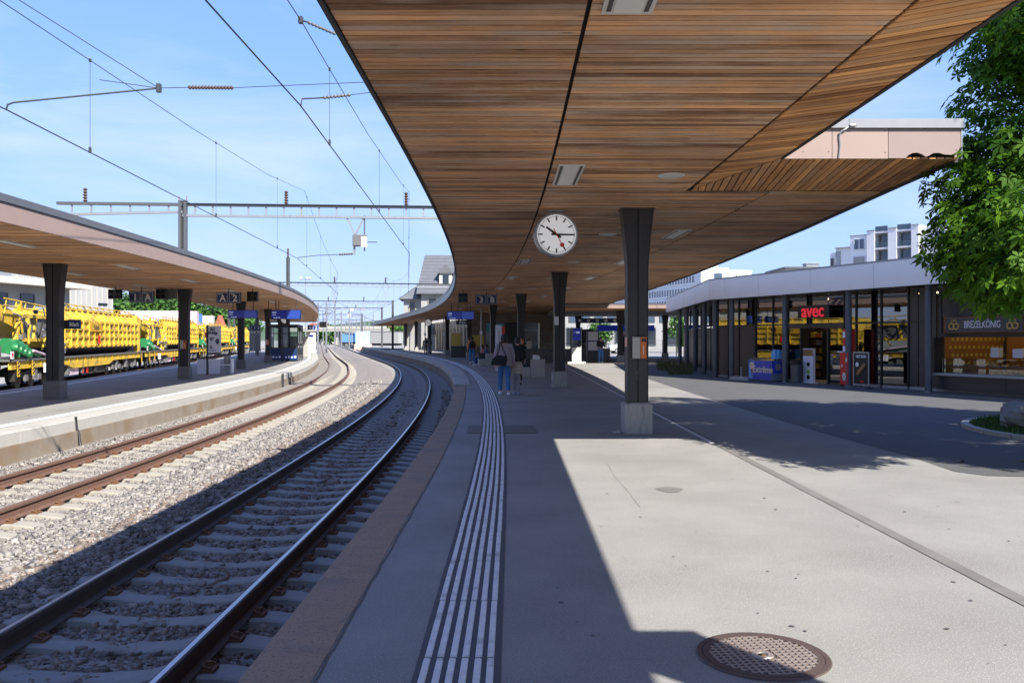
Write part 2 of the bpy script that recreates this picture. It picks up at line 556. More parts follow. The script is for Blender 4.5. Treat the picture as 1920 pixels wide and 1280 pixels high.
mat('shop_panel_brown', (0.056, 0.050, 0.050), 0.4, noise=0.05)
mat('shop_frame', (0.02, 0.021, 0.024), 0.4)
mat('shop_post', (0.085, 0.10, 0.125), 0.4, metal=0.3, noise=0.08)
mat('shop_inside', (0.16, 0.15, 0.14), 0.8)
mat('shop_floor', (0.22, 0.19, 0.15), 0.6)
glass('shop_glass', (0.55, 0.6, 0.6), 1.75, 0.0, 2.6)
glass('thin_glass', (0.82, 0.86, 0.86), 1.45, 0.0, 1.4)
mat('window_dark', (0.018, 0.024, 0.032), 0.12, spec=0.8)
mat('window_blue', (0.05, 0.08, 0.12), 0.15, spec=0.8)
mat('slate', (0.095, 0.10, 0.112), 0.6, noise=0.12, nscale=1.2)
mat('yellow', (0.58, 0.385, 0.035), 0.55, noise=0.16, nscale=1.8, stain=(0.22, 0.145, 0.04), stain_scale=1.7, stain_lo=0.46, stain_hi=0.74)
mat('yellow_deep', (0.50, 0.28, 0.01), 0.5, noise=0.1, nscale=2)
mat('bogie', (0.020, 0.019, 0.018), 0.7, noise=0.2)
mat('green_paint', (0.018, 0.17, 0.055), 0.4, noise=0.08)
mat('grime_grey', (0.12, 0.12, 0.125), 0.6, noise=0.15)
mat('belt', (0.03, 0.03, 0.032), 0.8)
mat('grass', (0.05, 0.115, 0.018), 0.9, tone=0.5)
mat('weed', (0.10, 0.125, 0.045), 0.9, tone=0.6)
mat('white_wall', (0.70, 0.70, 0.70), 0.8, noise=0.04, nscale=0.4)
mat('concrete_dark', (0.15, 0.15, 0.148), 0.88, noise=0.14, nscale=5, bump=0.3, bscale=50)
mat('soil', (0.06, 0.045, 0.03), 0.95, noise=0.2)
mat('rock', (0.20, 0.19, 0.175), 0.9, noise=0.25, nscale=4, bump=0.8, bscale=9)
mat('bark', (0.085, 0.065, 0.05), 0.95, noise=0.25, nscale=9, bump=0.8, bscale=18, stretch=(2, 2, 0.4))
leafmat('leaf_chestnut', (0.022, 0.085, 0.005), (0.125, 0.255, 0.014), 0.42)
leafmat('leaf_far', (0.025, 0.075, 0.015), (0.09, 0.19, 0.035), 0.25)
mat('iron', (0.105, 0.075, 0.068), 0.6, metal=0.5, noise=0.15, nscale=12)
mat('iron_light', (0.36, 0.31, 0.285), 0.45, metal=0.6, noise=0.1)
mat('brass', (0.27, 0.175, 0.09), 0.5, metal=0.6, noise=0.1)
mat('skin', (0.48, 0.28, 0.20), 0.6)
mat('hair', (0.012, 0.009, 0.008), 0.6)
mat('denim', (0.045, 0.155, 0.36), 0.9, noise=0.15, nscale=8)
mat('cloth_mauve', (0.30, 0.245, 0.26), 0.9, noise=0.08, nscale=8)
mat('cloth_black', (0.012, 0.012, 0.014), 0.85)
mat('cloth_beige', (0.42, 0.35, 0.28), 0.9, noise=0.08)
mat('cloth_grey', (0.26, 0.25, 0.27), 0.9, noise=0.1)
mat('cloth_white', (0.72, 0.68, 0.60), 0.9)
mat('cloth_blue', (0.04, 0.10, 0.24), 0.9)
mat('cloth_pink', (0.45, 0.20, 0.22), 0.9)
mat('cloth_orange', (0.55, 0.22, 0.09), 0.9)
mat('shoe_white', (0.72, 0.74, 0.78), 0.6)
mat('poster_white', (0.66, 0.67, 0.74), 0.5)
mat('poster_ink', (0.05, 0.055, 0.10), 0.6)
mat('sign_red', (0.75, 0.03, 0.05), 0.4, emit=(0.95, 0.035, 0.06), estr=0.16)
mat('sign_gold', (0.55, 0.33, 0.08), 0.4)
mat('freezer_blue', (0.035, 0.06, 0.48), 0.35)
mat('freezer_grey', (0.18, 0.21, 0.25), 0.4)
mat('sky_blue', (0.12, 0.38, 0.72), 0.4)
mat('cream', (0.75, 0.62, 0.42), 0.5)
mat('kiosk_wall', (0.27, 0.11, 0.02), 0.6)
mat('warm_tube', (0.9, 0.8, 0.6), 0.4, emit=(1.0, 0.76, 0.45), estr=5.0)
mat('teal', (0.10, 0.42, 0.42), 0.6)
mat('mural_teal', (0.30, 0.58, 0.58), 0.7)
mat('mural_pink', (0.62, 0.36, 0.32), 0.7)
mat('car_white', (0.72, 0.73, 0.75), 0.25, coat=0.6)
mat('lime', (0.25, 0.50, 0.05), 0.5)
mat('hill', (0.05, 0.085, 0.045), 0.95, noise=0.25, nscale=0.08)
mat('product_a', (0.42, 0.05, 0.03), 0.5)
mat('product_b', (0.10, 0.30, 0.12), 0.5)
mat('product_c', (0.50, 0.38, 0.05), 0.5)
mat('product_d', (0.06, 0.10, 0.30), 0.5)
mat('product_e', (0.45, 0.42, 0.38), 0.5)
mat('rubber', (0.012, 0.012, 0.012), 0.8)
mat('graffiti', (0.55, 0.42, 0.50), 0.7, noise=0.3, nscale=0.8)
mat('container_blue', (0.06, 0.17, 0.42), 0.6, noise=0.1)
mat('brick_red', (0.30, 0.10, 0.06), 0.85)

# ------------------------------------------------------------------ the line of platform 3 and everything laid out along it
ARC0, RAD, HMAX = 8.0, 330.0, 0.222
ARC1 = ARC0 + RAD * HMAX
EX = -1.26
def base(s):
    if s <= ARC0:
        return EX, s, 0.0
    if s <= ARC1:
        h = (s - ARC0) / RAD
        return EX - RAD * (1 - math.cos(h)), ARC0 + RAD * math.sin(h), h
    x1 = EX - RAD * (1 - math.cos(HMAX)); y1 = ARC0 + RAD * math.sin(HMAX)
    d = s - ARC1
    return x1 - math.sin(HMAX) * d, y1 + math.cos(HMAX) * d, HMAX
def P(s, off, z=None):
    x, y, h = base(s)
    px, py = x + math.cos(h) * off, y + math.sin(h) * off
    return (px, py) if z is None else (px, py, z)
def H(s):
    return base(s)[2]
def itp(xs, ys):
    return lambda s: float(np.interp(s, xs, ys))
def srange(a, b, near=0.6, far=4.0):
    out = [a]
    while out[-1] < b:
        st = near if out[-1] < 35 else (near * 2 if out[-1] < 70 else far)
        out.append(min(b, out[-1] + st))
    return out
t3c = itp([0, 60, 120], [-1.74, -1.80, -2.0])
t2c = itp([0, 15, 44, 66, 110], [-6.02, -6.04, -6.35, -6.9, -7.3])
p2e = itp([0, 44, 66, 110], [-7.62, -8.0, -8.6, -9.0])
p2l = itp([0, 25, 45, 60, 110], [-14.4, -14.5, -16.3, -17.0, -17.5])
c2l = itp([0, 25, 57, 110], [-14.1, -14.1, -14.5, -15.2])
PZ2 = -0.10
RT3, RT2 = -0.55, -0.58

def ribbon(mb, ss, f0, f1, z0, z1=None, tone=None):
    """flat strip between two offsets along the line"""
    z1 = z0 if z1 is None else z1
    zz0 = z0 if callable(z0) else (lambda s: z0)
    zz1 = z1 if callable(z1) else (lambda s: z1)
    b = len(mb.v)
    for s in ss:
        mb.v.append(P(s, f0(s) if callable(f0) else f0, zz0(s)))
        mb.v.append(P(s, f1(s) if callable(f1) else f1, zz1(s)))
    for i in range(len(ss) - 1):
        mb.f.append((b + 2 * i, b + 2 * i + 1, b + 2 * i + 3, b + 2 * i + 2)); mb.t.append(0.5 if tone is None else tone)
def sweep(mb, ss, prof, tone=None, caps=True):
    """closed profile (offset, z) points swept along the line; offsets may be functions of s"""
    rings = []
    for s in ss:
        rings.append([P(s, o(s) if callable(o) else o, z) for o, z in prof])
    mb.loft(rings, caps, tone)
# ================================================================== SETTING
MB().quad((-2500, -300, -1.25), (2500, -300, -1.25), (2500, 4500, -1.25), (-2500, 4500, -1.25)).build('ground', 'ground', kind='structure')

# hills on the horizon: a long lumpy ridge
def ridge(name, y, x0, x1, hgt, seed, m='hill'):
    r = np.random.default_rng(seed)
    n = 90
    xs = np.linspace(x0, x1, n)
    prof = np.zeros(n)
    for k in range(1, 9):
        prof += r.normal() * np.sin(xs / (x1 - x0) * k * 6.28 + r.uniform(0, 6)) / k
    prof = hgt * (1 + 0.28 * prof)
    mb = MB()
    rings = []
    for x, h in zip(xs, prof):
        rings.append([(x, y - 160, -1.3), (x, y - 60, h * 0.6), (x, y, h), (x, y + 150, h * 0.5), (x, y + 300, -1.3)])
    mb.loft(rings, False, closed=False)
    mb.build(name, m, smooth=True, kind='structure')
ridge('hill', 2200, -1900, 600, 34, 3)

# ---- bed of tracks 2 and 3
SS = srange(-6, 260)
bed_prof = [(0.0, -0.82), (-0.7, -0.80), (-1.74, -0.795), (-2.9, -0.78), (-3.3, -0.755), (-4.1, -0.735), (-4.55, -0.78), (-4.75, -0.815), (-6.0, -0.815), (-7.0, -0.80), (-7.3, -0.68), (-7.5, -0.66)]
def bed_z(off):
    xs = [-a for a, _ in bed_prof]; ys = [b for _, b in bed_prof]
    return np.interp(-np.asarray(off), xs, ys)
mb = MB()
for (a, za), (b, zb) in zip(bed_prof[:-1], bed_prof[1:]):
    fb = b if b > -7.4 else p2e
    ribbon(mb, SS, a, fb, za, zb)
mb.build('track_bed', 'track_bed', kind='structure')
mb = MB()
ribbon(mb, SS, lambda s: p2l(s), lambda s: -60.0 - 0.25 * s, -0.93)
mb.build('rail_yard', 'yard', kind='structure')
# beyond the platforms
mb = MB()
ribbon(mb, [260, 420, 700, 1200], -0.0, -60, -0.9)
mb.build('track_bed', 'yard', kind='structure')

# ---- loose ballast
def stones(name, regions, m, **tags):
    cube = np.array([[-1, -1, -1], [1, -1, -1], [1, 1, -1], [-1, 1, -1], [-1, -1, 1], [1, -1, 1], [1, 1, 1], [-1, 1, 1]], float)
    cf = np.array([[0, 3, 2, 1], [4, 5, 6, 7], [0, 1, 5, 4], [1, 2, 6, 5], [2, 3, 7, 6], [3, 0, 4, 7]])
    allV, allF, allT, nb = [], [], [], 0
    for (s0, s1, o0, o1, dens, size, zadd) in regions:
        n = int((s1 - s0) * abs(o1 - o0) * dens)
        s = rng.uniform(s0, s1, n); o = rng.uniform(min(o0, o1), max(o0, o1), n)
        xy = np.array([P(a, b) for a, b in zip(s, o)])
        z = bed_z(o) + zadd + rng.normal(0, 0.010, n)
        sz = size * np.exp(rng.normal(0, 0.32, n))
        sc = sz[:, None] * rng.uniform(0.55, 1.15, (n, 3)) * np.array([1, 1, 0.75])
        V = cube[None] * sc[:, None, :] * rng.uniform(0.55, 1.0, (n, 8, 1))
        V += rng.normal(0, 0.16, (n, 8, 3)) * sz[:, None, None]
        ang = rng.uniform(0, 6.283, n); tl = rng.normal(0, 0.5, n)
        ca, sa, ct, st = np.cos(ang), np.sin(ang), np.cos(tl), np.sin(tl)
        y1 = V[:, :, 1] * ct[:, None] - V[:, :, 2] * st[:, None]
        z1 = V[:, :, 1] * st[:, None] + V[:, :, 2] * ct[:, None]
        x2 = V[:, :, 0] * ca[:, None] - y1 * sa[:, None]
        y2 = V[:, :, 0] * sa[:, None] + y1 * ca[:, None]
        W = np.stack([x2 + xy[:, 0:1], y2 + xy[:, 1:2], z1 + z[:, None]], -1)
        allV.append(W.reshape(-1, 3))
        allF.append((cf[None] + (np.arange(n) * 8)[:, None, None] + nb).reshape(-1, 4))
        allT.append(np.repeat(np.clip(rng.normal(0.5, 0.24, n), 0, 1), 6))
        nb += n * 8
    return np_mesh(name, np.concatenate(allV), np.concatenate(allF), m, tone=np.concatenate(allT), **tags)
stones('gravel', [(6.5, 15, -3.35, -4.72, 1150, 0.023, 0.0), (15, 28, -3.45, -4.72, 640, 0.027, 0.0), (28, 48, -3.6, -4.75, 200, 0.036, 0.0), (8, 26, -4.7, -5.35, 330, 0.020, -0.004),
                  (10.5, 26, -5.35, -7.2, 360, 0.020, -0.004), (10.5, 26, -7.15, -7.6, 300, 0.02, 0.0)], 'gravel', kind='stuff', label='pale grey crushed stone ballast between the two tracks', cat='gravel')
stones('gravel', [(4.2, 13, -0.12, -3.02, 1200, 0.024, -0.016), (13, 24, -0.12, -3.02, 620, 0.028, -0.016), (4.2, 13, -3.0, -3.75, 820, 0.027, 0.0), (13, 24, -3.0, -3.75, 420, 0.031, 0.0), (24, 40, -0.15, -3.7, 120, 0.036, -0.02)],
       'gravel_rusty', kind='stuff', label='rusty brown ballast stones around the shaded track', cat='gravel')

# ---- tracks
def rail_profile(c, side, top):
    o = side
    return [(lambda s, d=d: c(s) + o + d, top + z) for d, z in
            [(-0.075, -0.172), (0.075, -0.172), (0.075, -0.160), (0.012, -0.145), (0.009, -0.055), (0.036, -0.042), (0.036, -0.006), (0.028, 0), (-0.028, 0), (-0.036, -0.006), (-0.036, -0.042), (-0.009, -0.055), (-0.012, -0.145), (-0.075, -0.160)]]
def sleeper_mesh(name, m):
    mb = MB()
    rings = []
    for x, w, zt in [(-1.3, 0.22, -0.05), (-1.22, 0.25, -0.03), (-0.98, 0.26, 0.0), (-0.55, 0.26, 0.0), (-0.42, 0.22, -0.03), (0, 0.20, -0.052), (0.42, 0.22, -0.03), (0.55, 0.26, 0.0), (0.98, 0.26, 0.0), (1.22, 0.25, -0.03), (1.3, 0.22, -0.05)]:
        rings.append([(x, -w / 2 - 0.03, -0.19), (x, -w / 2, zt - 0.012), (x, -w / 2 + 0.02, zt), (x, w / 2 - 0.02, zt), (x, w / 2, zt - 0.012), (x, w / 2 + 0.03, -0.19)])
    mb.loft(rings)
    me = bpy.data.meshes.new(name)
    me.from_pydata(mb.v, [], mb.f)
    me.materials.append(M(m))
    return me, mb
def clip_mesh():
    mb = MB()
    mb.box((0, 0, 0.012), (0.10, 0.12, 0.024))
    mb.tube([(-0.03, -0.05, 0.03), (0.035, -0.045, 0.05), (0.045, 0, 0.03), (0.035, 0.045, 0.05), (-0.03, 0.05, 0.03)], 0.011, 5)
    mb.cyl((0, 0), 0.020, 0.02, 0.065, 6)
    me = bpy.data.meshes.new('rail_clip')
    me.from_pydata(mb.v, [], mb.f)
    me.materials.append(M('clip_rust'))
    return me
CLIP = clip_mesh()
def track(label, c, top, s0, s1, first, last, nclip, mt, ms, msl, send=None):
    x0, y0 = P(s0, c(s0))
    t = thing('railway_track', label, 'railway track', (0, 0, 0))
    SR = srange(s0, s1, 0.5, 3)
    for sd in (-0.7535, 0.7535):
        mb = MB(); sweep(mb, SR, rail_profile(c, sd, top))
        r_ = mb.build('rail', ms, t, smooth=True)
        mb = MB(); ribbon(mb, SR, lambda s: c(s) + sd - 0.019, lambda s: c(s) + sd + 0.019, top + 0.0015)
        mb.build('running_surface', mt, r_)
    me, tmpl = sleeper_mesh('sleeper', msl)
    rest = MB()
    n = 0
    s = s0
    while s < min(s1, 210):
        p = P(s, c(s), top - 0.178); h = H(s)
        if first <= s <= last:
            o = link('sleeper', me, t)
            o.location = p; o.rotation_euler = (random.gauss(0, 0.004), 0, h + random.gauss(0, 0.006))
            if n < nclip:
                for sd in (-0.7535, 0.7535):
                    for q in (-0.125, 0.125):
                        k = link('rail_clip', CLIP, o)
                        k.location = (sd + q, 0, 0.0)
                        k.rotation_euler = (0, 0, math.pi if q > 0 else 0)
            n += 1
        elif s > last:
            ca, sa = math.cos(h), math.sin(h)
            b = len(rest.v)
            rest.v += [(p[0] + x * ca - y * sa, p[1] + x * sa + y * ca, p[2] + z) for x, y, z in tmpl.v]
            rest.f += [tuple(b + i for i in q) for q in tmpl.f]; rest.t += [0.5] * len(tmpl.f)
        s += 0.6
    o = rest.build('sleeper_row', msl, t); o['kind'] = 'stuff'
    return t
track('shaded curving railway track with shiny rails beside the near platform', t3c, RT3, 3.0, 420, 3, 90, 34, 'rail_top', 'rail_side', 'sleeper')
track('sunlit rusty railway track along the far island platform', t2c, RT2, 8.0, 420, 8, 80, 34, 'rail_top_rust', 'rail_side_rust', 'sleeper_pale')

# ---- platform 3 and the forecourt: one sheet, its edge stones, guidance strip, joints
mb = MB()
SP = srange(-30, 250)
ribbon(mb, SP, 0.30, lambda s: (420 - base(s)[0]) / math.cos(H(s)), 0.0)
mb.build('pavement', 'asphalt', kind='structure')
plat = thing('platform_edge', 'rust stained platform edge stones above the shaded track', 'platform edge', (0, 0, 0), kind='structure')
mb = MB(); ribbon(mb, SP, 0.03, 0.03, -1.25, -0.05); mb.build('retaining_wall', 'concrete_brown', plat)
s = -6.0
k = 0
while s < 28.3:
    ln = 1.98
    mb = MB()
    a, b = s + 0.0, min(s + 2.0, 28.6) - 0.004
    j = random.uniform(-0.003, 0.003)
    ssx = [a, (a + b) / 2, b]
    w = 0.32 + random.uniform(-0.006, 0.010)
    sweep(mb, ssx, [(-0.03 + j, -0.17), (-0.03 + j, -0.012), (-0.015 + j, 0.004), (w, 0.004), (w, -0.17)])
    mb.build('edge_stone', 'rust_stone', plat)
    s += 2.0
g = MB()                                          # ragged asphalt joint behind the stones
js = [i * 0.11 for i in range(-20, 262)]
jo = [0.334 + random.gauss(0, 0.0035) for _ in js]
for i in range(len(js) - 1):
    g.add([P(js[i], jo[i], 0.0055), P(js[i], jo[i] + 0.010, 0.0055), P(js[i + 1], jo[i + 1] + 0.010, 0.0055), P(js[i + 1], jo[i + 1], 0.0055)], [(0, 1, 2, 3)])
g.build('tar_joint', 'asphalt_dark', plat)
s = 29.2
far_edge = MB()
while s < 200:
    mb = MB() if s < 90 else far_edge
    a, b = s + 0.005, s + 1.495
    sweep(mb, [a, b], [(-0.05, -0.30), (-0.05, 0.03), (-0.035, 0.045), (0.52, 0.045), (0.52, -0.30)])
    if s < 90:
        mb.build('edge_stone', 'concrete', plat)
    s += 1.5
far_edge.build('edge_stone_row', 'concrete', plat)['kind'] = 'stuff'

# guidance strip: every rib of every tile near the camera a piece of its own
tac = thing('tactile_strip', 'white ribbed guidance strip along the platform', 'tactile paving', (0, 0, 0), kind='structure')
mb = MB(); ribbon(mb, srange(-2, 160), 0.790, 1.205, 0.004); mb.build('strip_base', 'tactile_base', tac)
far_ribs = MB()
s, TL = 0.55, 0.93
while s < 120:
    individually = 2.4 < s < 40
    for kx in range(6):
        o0 = 0.82 + kx * 0.0635
        mb = MB() if individually else far_ribs
        e = random.uniform(-0.002, 0.002)
        ssx = [s + 0.012, s + TL / 2, s + TL - 0.012]
        sweep(mb, ssx, [(o0 + e, 0.004), (o0 + 0.004 + e, 0.0095), (o0 + 0.031 + e, 0.0095), (o0 + 0.035 + e, 0.004)])
        if individually:
            mb.build('rib', 'tactile_white', tac)
    s += TL
far_ribs.build('rib_row', 'tactile_white', tac)['kind'] = 'stuff'

# joint strip across the forecourt, darker asphalt, patches
mb = MB(); mb.quad((3.07, -20, 0.005), (3.18, -20, 0.005), (3.15, 90, 0.005), (3.04, 90, 0.005)); mb.build('paving_joint', 'joint_strip', kind='structure')
mb = MB(); mb.quad((3.02, 13.0, 0.009), (3.10, 13.0, 0.009), (3.09, 60, 0.009), (3.00, 60, 0.009)); mb.build('painted_line', 'white_line', kind='structure')
def img(x, y, h=1.6):
    """ground point seen at pixel (x, y) of the survey frame"""
    return ((x - 960) * h / (y - 635), 1600 * h / (y - 635))
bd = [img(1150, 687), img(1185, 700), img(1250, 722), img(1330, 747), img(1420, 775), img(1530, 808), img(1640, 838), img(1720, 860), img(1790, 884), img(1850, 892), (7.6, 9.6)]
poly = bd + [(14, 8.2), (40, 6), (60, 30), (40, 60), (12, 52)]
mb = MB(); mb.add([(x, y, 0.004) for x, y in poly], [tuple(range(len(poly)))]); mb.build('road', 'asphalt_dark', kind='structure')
mb = MB(); mb.add([(x, y, 0.0085) for x, y in [img(876, 812), img(1010, 812), img(1000, 798), img(878, 798)]], [(0, 1, 2, 3)]); mb.build('pavement_patch', 'asphalt_patch', kind='structure')
mb = MB(); c0 = img(1256, 918)
mb.add([(c0[0] + 0.14 * math.cos(a) * (1 + 0.2 * math.sin(3 * a)), c0[1] + 0.17 * math.sin(a), 0.004) for a in np.linspace(0, 6.2, 14)], [tuple(range(14))])
mb.build('pavement_patch', 'asphalt_patch', kind='structure')
for i, pts_ in enumerate([[(1138, 868), (1152, 892), (1170, 912), (1186, 932), (1200, 951)], [(1240, 985), (1290, 990), (1350, 1003), (1420, 1001)]]):
    mb = MB()
    for (a_, b_) in zip(pts_[:-1], pts_[1:]):
        A_, B_ = img(*a_), img(*b_)
        for k in range(6):
            p_ = [A_[0] + (B_[0] - A_[0]) * k / 6, A_[1] + (B_[1] - A_[1]) * k / 6]; q_ = [A_[0] + (B_[0] - A_[0]) * (k + 1) / 6, A_[1] + (B_[1] - A_[1]) * (k + 1) / 6]
            w_ = random.uniform(0.0006, 0.0022); jx = random.gauss(0, 0.004)
            mb.add([(p_[0] - w_, p_[1], 0.0032), (p_[0] + w_, p_[1], 0.0032), (q_[0] + w_ + jx, q_[1], 0.0032), (q_[0] - w_ + jx, q_[1], 0.0032)], [(0, 1, 2, 3)])
    mb.build('pavement_crack', 'asphalt_patch', kind='structure')
# trodden-in gum and tar spots
mb = MB()
for i in range(260):
    x, y = random.uniform(-0.2, 6), random.uniform(3.6, 17)
    r0 = random.choice((0.005, 0.006, 0.008, 0.010, 0.013, 0.018))
    n = 7
    mb.add([(x + r0 * math.cos(6.283 * k / n) * random.uniform(.6, 1.2), y + r0 * math.sin(6.283 * k / n) * random.uniform(.6, 1.2), 0.0035 + 0.00001 * i) for k in range(n)], [tuple(range(n))])
mb.build('tar_spots', 'asphalt_dark', kind='stuff', label='small dark tar and gum spots trodden into the pavement', cat='spots')

# ---- platform 2
p2 = thing('island_platform', 'low concrete island platform with white edge line across the tracks', 'platform', (0, 0, 0), kind='structure')
S2 = srange(2, 135)
mb = MB(); ribbon(mb, S2, lambda s: p2e(s) - 0.55, lambda s: p2l(s) + 0.3, PZ2); mb.build('surface', 'asphalt', p2)
mb = MB(); sweep(mb, S2, [(lambda s: p2e(s) - 0.30, -1.2), (lambda s: p2e(s) - 0.30, -0.335), (lambda s: p2e(s) + 0.05, -0.335), (lambda s: p2e(s) + 0.06, -1.2)]); mb.build('plinth', 'concrete_brown', p2)
s = 4.0
while s < 134:
    mb = MB()
    j = random.uniform(-0.004, 0.004)
    sweep(mb, [s + 0.008, s + 1.5, s + 2.992], [(lambda q: p2e(q) - 0.56, -0.333), (lambda q: p2e(q) + j, -0.333), (lambda q: p2e(q) + j, PZ2 - 0.012), (lambda q: p2e(q) - 0.02 + j, PZ2 + 0.004), (lambda q: p2e(q) - 0.56, PZ2 + 0.004)])
    mb.build('edge_stone', 'concrete_pale', p2)
    s += 3.0
mb = MB(); ribbon(mb, S2, lambda s: p2e(s) - 0.62, lambda s: p2e(s) - 0.92, PZ2 + 0.004); mb.build('edge_line', 'white_line', p2)
mb = MB(); sweep(mb, S2, [(lambda s: p2l(s), -1.2), (lambda s: p2l(s), PZ2 + 0.004), (lambda s: p2l(s) + 0.32, PZ2 + 0.004), (lambda s: p2l(s) + 0.32, -1.2)]); mb.build('far_edge', 'concrete', p2)
mb = MB(); ribbon(mb, S2, lambda s: p2l(s) + 0.6, lambda s: p2l(s) + 0.85, PZ2 + 0.004); mb.build('edge_line', 'white_line', p2)

# ================================================================== CANOPIES
CZ3, CZ2 = 3.80, 3.70
def board_mesh(name, boards, m, parent, z, th=0.022, individual=False):
    """boards: list of (p0, p1, width) in plan; grain runs p0->p1"""
    cur = None
    V, F, T, UV = [], [], [], []
    out = []
    def flush():
        nonlocal V, F, T, UV
        if not V:
            return
        me = bpy.data.meshes.new(name)
        me.from_pydata(V, [], F)
        at = me.attributes.new('tone', 'FLOAT', 'FACE'); at.data.foreach_set('value', T)
        ul = me.uv_layers.new(name='board')
        ul.data.foreach_set('uv', np.array(UV, np.float32).ravel())
        me.materials.append(M(m)); me.update()
        o = link(name, me, parent)
        out.append(o)
        V, F, T, UV = [], [], [], []
    for (p0, p1, w) in boards:
        d = Vector((p1[0] - p0[0], p1[1] - p0[1])); ln = d.length
        if ln < 0.03:
            continue
        d /= ln
        nx, ny = -d.y * w / 2, d.x * w / 2
        b = len(V)
        zz = z + random.uniform(-0.0025, 0.0025)
        for q in (zz, zz + th):
            V += [(p0[0] - nx, p0[1] - ny, q), (p1[0] - nx, p1[1] - ny, q), (p1[0] + nx, p1[1] + ny, q), (p0[0] + nx, p0[1] + ny, q)]
        fs = [(3, 2, 1, 0), (4, 5, 6, 7), (0, 1, 5, 4), (1, 2, 6, 5), (2, 3, 7, 6), (3, 0, 4, 7)]
        F += [tuple(b + i for i in f) for f in fs]
        tn = min(1, max(0, random.gauss(0.5, 0.22)))
        T += [tn] * 6
        u0, v0 = random.uniform(0, 40), random.uniform(0, 40)
        cu = {0: (0, 0), 1: (ln, 0), 2: (ln, w), 3: (0, w), 4: (0, 0), 5: (ln, 0), 6: (ln, w), 7: (0, w)}
        for f in fs:
            UV += [(u0 + cu[i][0], v0 + cu[i][1]) for i in f]
        if individual:
            flush()
    flush()
    return out

can3 = thing('platform_canopy', 'large curved timber-clad canopy roof over the near platform', 'canopy', (0, 0, 0))
def xr3(y):                                     # right-hand roof edge
    if y < 10.45:
        return 3.30
    return float(np.interp(y, [10.45, 12, 17, 28, 41, 50, 58], [5.48, 5.55, 5.85, 6.15, 6.2, 6.1, 5.9]))
def foff(s):                                    # far roof extended, made wide to shade the station front, then narrows
    return 13.0 if s < 94 else 5.0
def off_at(s, X):
    return (X - base(s)[0]) / math.cos(H(s))
PITCH = 0.098
near_b, far_b, near_r, far_r = [], [], [], []
s = -6.0
while s < 150:
    y = s
    seg = [(0.04, 1.755)]
    if s < 12.75:
        seg.append((1.785, 3.885))
    elif s < 60:
        xr = xr3(base(s)[1])
        e = off_at(s, xr)
        sm = min(e - 1.35, 5.15)
        seg += [(1.785, sm), (sm + 0.03, e - 0.03)]
    else:
        seg.append((1.785, foff(s)))
    for (a, b) in seg:
        # butt joints at random along long boards
        cuts = [a]
        if b - a > 3.2:
            cuts.append(a + random.uniform(1.2, b - a - 1.0))
        cuts.append(b)
        for c0, c1 in zip(cuts[:-1], cuts[1:]):
            bd_ = (P(s, c0 + 0.002), P(s, c1 - 0.002), PITCH - 0.019)
            (near_b if 5.2 < s < 13.2 else far_b).append(bd_)
    s += PITCH
# the slanting boards of the right-hand strip, cut along the seams
def clip_poly(poly, region):
    out = poly
    n = len(region)
    for i in range(n):
        ax, ay = region[i]; bx_, by_ = region[(i + 1) % n]
        inp, out = out, []
        side = lambda p: (bx_ - ax) * (p[1] - ay) - (by_ - ay) * (p[0] - ax)
        for j in range(len(inp)):
            p, q = inp[j], inp[(j + 1) % len(inp)]
            sp, sq = side(p), side(q)
            if sp >= 0: out.append(p)
            if sp * sq < 0:
                k = sp / (sp - sq)
                out.append((p[0] + (q[0] - p[0]) * k, p[1] + (q[1] - p[1]) * k))
        if not out:
            return []
    return out
def cut_boards(region, d, parent, mname, individual_if):
    """parallel boards filling a convex region (counter-clockwise)"""
    d = Vector(d).normalized(); n = Vector((-d.y, d.x))
    ks = [p[0] * n.x + p[1] * n.y for p in region]; us = [p[0] * d.x + p[1] * d.y for p in region]
    k = min(ks)
    while k < max(ks):
        w = PITCH - 0.019
        rect = [d * min(us) + n * k, d * max(us) + n * k, d * max(us) + n * (k + w), d * min(us) + n * (k + w)]
        pl = clip_poly([tuple(q) for q in rect], region)
        if len(pl) >= 3 and abs(sum(pl[i][0] * pl[(i + 1) % len(pl)][1] - pl[(i + 1) % len(pl)][0] * pl[i][1] for i in range(len(pl)))) > 0.004:
            g = MB(); zz = CZ3 + random.uniform(-0.0025, 0.0025)
            g.prism(pl, zz, zz + 0.022, min(1, max(0, random.gauss(0.5, 0.18))))
            me = bpy.data.meshes.new('plank'); me.from_pydata(g.v, [], g.f)
            at = me.attributes.new('tone', 'FLOAT', 'FACE'); at.data.foreach_set('value', g.t)
            ul = me.uv_layers.new(name='board'); u0, v0 = random.uniform(0, 40), random.uniform(0, 40)
            uv = []
            for pg in me.polygons:
                for li in pg.loop_indices:
                    co = me.vertices[me.loops[li].vertex_index].co
                    uv.append((u0 + co.x * d.x + co.y * d.y, v0 + co.x * n.x + co.y * n.y))
            ul.data.foreach_set('uv', np.array(uv, np.float32).ravel())
            me.materials.append(M(mname)); me.update()
            link('plank', me, parent)
        k += PITCH
SEAM2 = EX + 3.915
cut_boards([(SEAM2, 4.0), (3.27, 4.0), (3.27, 10.40), (SEAM2, 12.55)], (0.62, -0.39), can3, 'board_bright', None)
cut_boards([(3.285, 10.45), (5.46, 10.45), (5.55, 12.70), (SEAM2 + 0.02, 12.70), (SEAM2 + 0.02, 12.59)], (-0.15, -1), can3, 'board_bright', None)
board_mesh('plank', near_b, 'board', can3, CZ3, individual=True)
for o in board_mesh('plank_row', far_b, 'board', can3, CZ3): o['kind'] = 'stuff'
